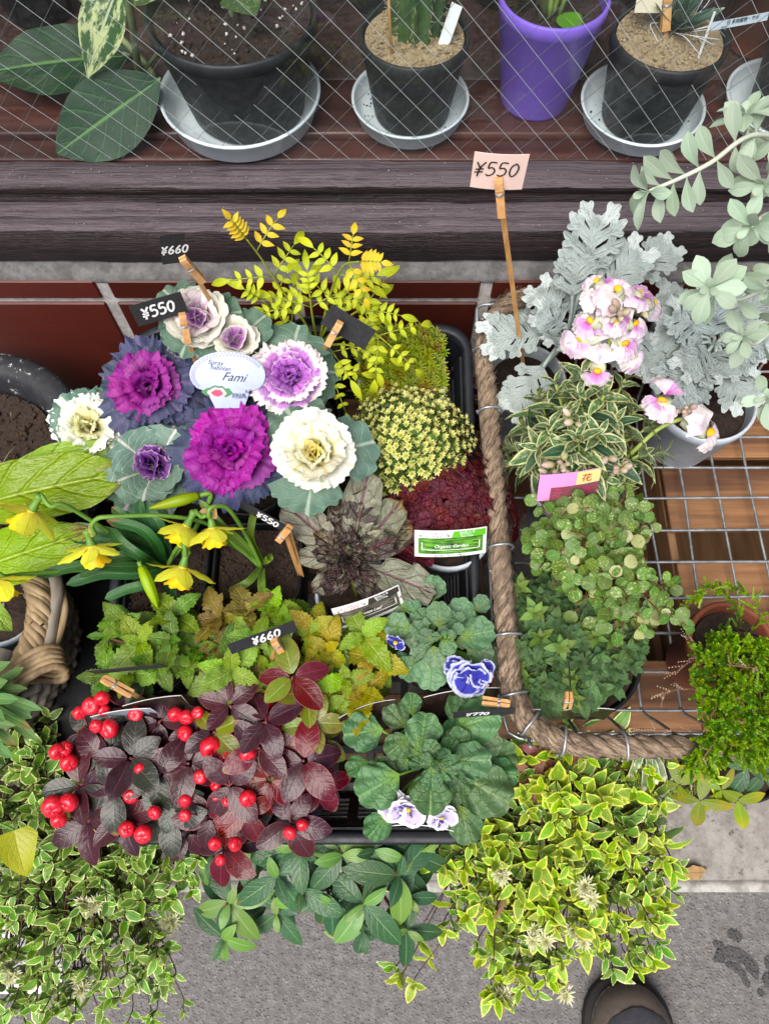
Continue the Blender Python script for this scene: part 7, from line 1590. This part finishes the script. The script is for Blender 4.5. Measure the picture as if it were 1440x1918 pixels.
for x, y, z, L in ((432, 1690, .30, .040), (420, 1755, .28, .040), (520, 1640, .33, .044), (565, 1665, .32, .044), (470, 1580, .33, .042), (560, 1585, .34, .046), (640, 1600, .34, .046), (680, 1690, .32, .044), (620, 1690, .31, .04), (745, 1640, .33, .044), (700, 1590, .34, .044), (780, 1600, .32, .04), (760, 1740, .29, .036), (680, 1740, .28, .038), (520, 1710, .28, .036), (400, 1600, .3, .036), (765, 1680, .3, .034)):
    k = Z(x, y, z); b = base + jit((0, 0, 0), .03); n = ((k - base).normalized() + ZU * 1.0 + jit((0, 0, 0), .3)).normalized(); da.stem(spline([b, b.lerp(k, .55) + ZU * .04, k], 6), .0018, 0, 5); whorl(da, DAm[:4], k, n, rng.choice((3, 4, 4)), L * 1.15, 6, 1, .2); whorl(da, DAm[2:], k + n * .004, n, 2, L * .6, 38, 1); whorl(da, DAm[:3], k - n * .02, n, 3, L * 1.1, -12, 1, .2)
da.done(M_RST)
# small extras
M_RIB = leafmat('white_edged_blade', hx('#8fa878'), hx('#7d9a68'), edge=hx('#e3e2cf'), ew=.3, enoise=.1, rough=.5, trans=.15)
base = Z(1150, 1390, .25); rb_ = Plant('striped_grass', 'tuft of white edged narrow blades under the front rope of the basket', 'grass tuft', base)
for px, py, z in ((1178, 1460, .33), (1205, 1485, .32), (1230, 1470, .33), (1245, 1465, .32), (1190, 1440, .34), (1215, 1450, .34), (1170, 1420, .34)):
    tip = Z(px, py, z); link('leaf', ribbon_mesh('striped_blade', [base, base.lerp(tip, .5) + ZU * .05, tip], .0075, M_RIB, nrm=V((0, -.2, 1)), tipw=.05), rb_.root)
pot(rb_.root, base - ZU * .01, .04, .03, .20, M_PBLK, M_SOIL, ZU); rb_.done()
M_RED = leafmat('reddish_leaf', hx('#8a4a44'), hx('#a3685a'), mid=hx('#b98a7a'), midw=.08, rough=.4, trans=.15)
REm = [leaf('reddish_leaf_%d' % i, M_RED, W=.34, prof=P_EL, nl=6, nw=4, curl=.4, seed=i) for i in range(2)]
base = Z(1015, 1395, .26); rd_ = Plant('reddish_seedling', 'small reddish leaved plant under the front left corner of the rope', 'leafy plant', base)
for px, py, z in ((1020, 1415, .34), (1000, 1450, .33), (1035, 1440, .33), (1015, 1470, .32), (1090, 1370, .3)): k = Z(px, py, z); rd_.stem([base, k], .001); whorl(rd_, REm, k, (tocam(k) + jit((0, 0, 0), .4)).normalized(), 5, .028, 5, 1)
pot(rd_.root, base - ZU * .01, .04, .03, .21, M_PBLK, M_SOIL, ZU); rd_.done(M_RST)
M_YG2 = leafmat('yellow_green_leaf', hx('#8a9a34'), hx('#6f8a34'), tip=hx('#b0a83e'), mid=hx('#a9b460'), midw=.08, rough=.35, trans=.2)
YGl = [leaf('yellow_green_leaf_%d' % i, M_YG2, W=.36, prof=P_EL, nl=7, nw=4, fold=.2, curl=.4, seed=i) for i in range(3)]
base = Z(1400, 1420, .22); yb = Plant('trailing_green_plant', 'green and yellowish leaves trailing below the rope at the right edge', 'leafy plant', base)
for px, py, z in ((1310, 1500, .30), (1350, 1480, .31), (1270, 1470, .3), (1320, 1440, .32), (1400, 1440, .32), (1430, 1450, .32), (1380, 1500, .3)):
    k = Z(px, py, z); yb.stem(spline([base, base.lerp(k, .5) + ZU * .03, k], 4), .001); whorl(yb, YGl if px < 1390 else DAm[:3], k, (ZU + V((-.2, -.5, 0)) + jit((0, 0, 0), .3)).normalized(), 4, .036, -10, 1); 
pot(yb.root, base - ZU * .01, .05, .04, .175, M_PBLK, M_SOIL, ZU); yb.done(M_ABS)
M_HRT = leafmat('yellow_heart_leaf', hx('#a3b02e'), hx('#b4bc3c'), vein=hx('#c3c95c'), vn=5, vs=.3, mid=hx('#c9cf6a'), midw=.05, fanv=True, rough=.4, trans=.2)
base = Z(-30, 1500, .30); hl = Plant('heart_leaf_climber', 'yellow green heart shaped leaf reaching in at the lower left edge', 'leafy plant', base); hm = leaf('heart_leaf', M_HRT, W=1.0, prof=lambda v: max(.05, (1 - v) ** .6 * min(1, .55 + 2.2 * v)), nl=10, nw=8, fold=.25, curl=.5, wav=.05, wf=1)
a, b = Z(28, 1555, .38), Z(42, 1625, .375); hl.leaf(hm, a, b - a, V((.3, -.2, 1)), .046); hl.leaf(hm, Z(-35, 1560, .36), V((-.3, -1, 0)), ZU, .045); hl.stem(spline([base, base.lerp(a, .5) + ZU * .03, a], 5), .0011); hl.stem([base, Z(-35, 1560, .36)], .0011); pot(hl.root, base, .05, .04, .268, M_PBLK, M_SOIL, ZU); hl.done(M_DS)
# printed card under the left shrub, fallen leaf, shoe
cd = thing('printed_card', 'pale card with tiny print lying under the lower left shrub', 'card', Z(60, 1800, .004)); M_ = Matrix.Translation(Z(62, 1795, .16)) @ Matrix.Rotation(.25, 4, 'X'); link('card', slab(.075, .075, 0, 2, .0008).mesh('card', M_PAPER), cd, M_)
for i in range(6): link('lettering', text_mesh('育て方 日なた 水やり 肥料 ' * 2, .0042, 0), bpy.data.objects[cd.children[0].name] if cd.children else cd, M_ @ Matrix.Translation((0, .028 - .011 * i, .0012)))
stick('stake', Z(62, 1770, .155), V((Z(62, 1795, .16).x, Z(62, 1795, .16).y + .02, .0)), .006, cd, M_LBL)
M_DRY = leafmat('dry_brown_leaf', hx('#b08a6a'), hx('#9a7456'), vein=hx('#8a6448'), vn=8, vs=.4, mid=hx('#7d5a40'), midw=.06, rough=.7, trans=.1, bump=.8)
tag(link('fallen_leaf', leaf('fallen_leaf', M_DRY, W=.42, prof=P_EL, nl=10, nw=6, fold=.12, curl=.5, wav=.06, seed=3), None, frame(Z(1272, 1632, .043), V((.98, -.12, -.10)), V((0, -.35, 1)), .046)), 'dry brown leaf lying on the asphalt by the concrete edge', 'leaf')
tag(link('fallen_leaf', leaf('dry_curl', M_DRY, W=.4, prof=P_EL, nl=8, nw=4, fold=.5, curl=1.2, seed=6), None, frame(Z(1300, 418, .66) if False else Z(935, 1665, .31), V((.15, -.9, .2)), V((.9, 0, .5)), .034)), 'dry beige leaf caught in the yellow edged shrub', 'leaf')
# shoe
M_SHOE = plain('brown_grey_leather', hx('#5f564e'), .55, c2=hx('#4d453e'), mott=30, bump=.3, bscale=120); M_VAMP = plain('dark_shoe_cloth', hx('#35353a'), .9, c2=hx('#2b2b30'), mott=200, bump=.8, bscale=700); M_SOLE = plain('dark_rubber_sole', hx('#2a2725'), .8)
tp = Z(1172, 1838, .03); sx, sy = tp.x, tp.y; sh_ = thing('shoe', 'brown leather shoe toe with dark cloth upper standing below the yellow edged shrub', 'shoe', (sx, sy - .15, 0))
def shoe_sec(q):   # q 0 toe .. 1 heel: half width, height
    w = .052 * (max(.0, 1 - (1 - min(1, q / .22)) ** 2.3) ** .5) * (1 - .22 * sm(.25, .6, q)) * (max(.0, 1 - max(0, (q - .9) / .1) ** 3) ** .5 * .999 + .001)
    h = .034 + .012 * sm(0, .12, q) + .040 * sm(.22, .55, q); return max(.003, w), h
rows = []; rows2 = []; LQ = [0, .012, .03, .06, .1, .15, .2, .26, .33, .42, .52, .62, .72, .82, .9, .96, 1.0]
for q in LQ:
    w, h = shoe_sec(q); y = sy - .29 * q; rows.append([V((sx + w * math.copysign(abs(math.cos(a)) ** .75, math.cos(a)), y, .022 + (h - .0) * max(0, math.sin(a)) ** .8 * min(1, (w / .03)))) for a in [math.pi * k / 16 for k in range(17)]])
mb = MB(); mb.grid(rows); mb.build('upper', M_SHOE, sh_)
rows = []
for q in [.075, .09, .115, .15, .2, .26, .33, .42, .52, .62, .72]:
    w, h = shoe_sec(q); y = sy - .29 * q; f = min(1, (q - .072) / .06) ** .5; rows.append([V((sx + .78 * f * w * math.copysign(abs(math.cos(a)) ** .75, math.cos(a)), y, .0245 + h * (1 - .0) * (max(0, 1 - (.78 * f * abs(math.cos(a))) ** 2.6)) ** .42)) for a in [math.pi * k / 16 for k in range(17)]])
mb = MB(); mb.grid(rows); mb.build('vamp', M_VAMP, sh_)
mb = MB(); rows = []
for q in LQ:
    w, h = shoe_sec(q); w += .005; y = sy + .005 - .30 * q; rows.append([V((sx - w, y, .002)), V((sx - w, y, .024)), V((sx + w, y, .024)), V((sx + w, y, .002))])
mb.grid(rows, None, 0, close=True); mb.build('sole', M_SOLE, sh_)
mb = MB()
for i in range(60):
    q = .02 + .5 * i / 60; w, h = shoe_sec(q); w2, _ = shoe_sec(q + .006); y = sy - .29 * q
    for s in (-1, 1): mb.tube([V((sx + s * (w - .001), y, .030)), V((sx + s * (w2 - .001), y - .0016, .0302))], .0005, 4)
mb.build('stitch', plain('pale_thread', hx('#a89a86'), .8), sh_, kind='stuff')
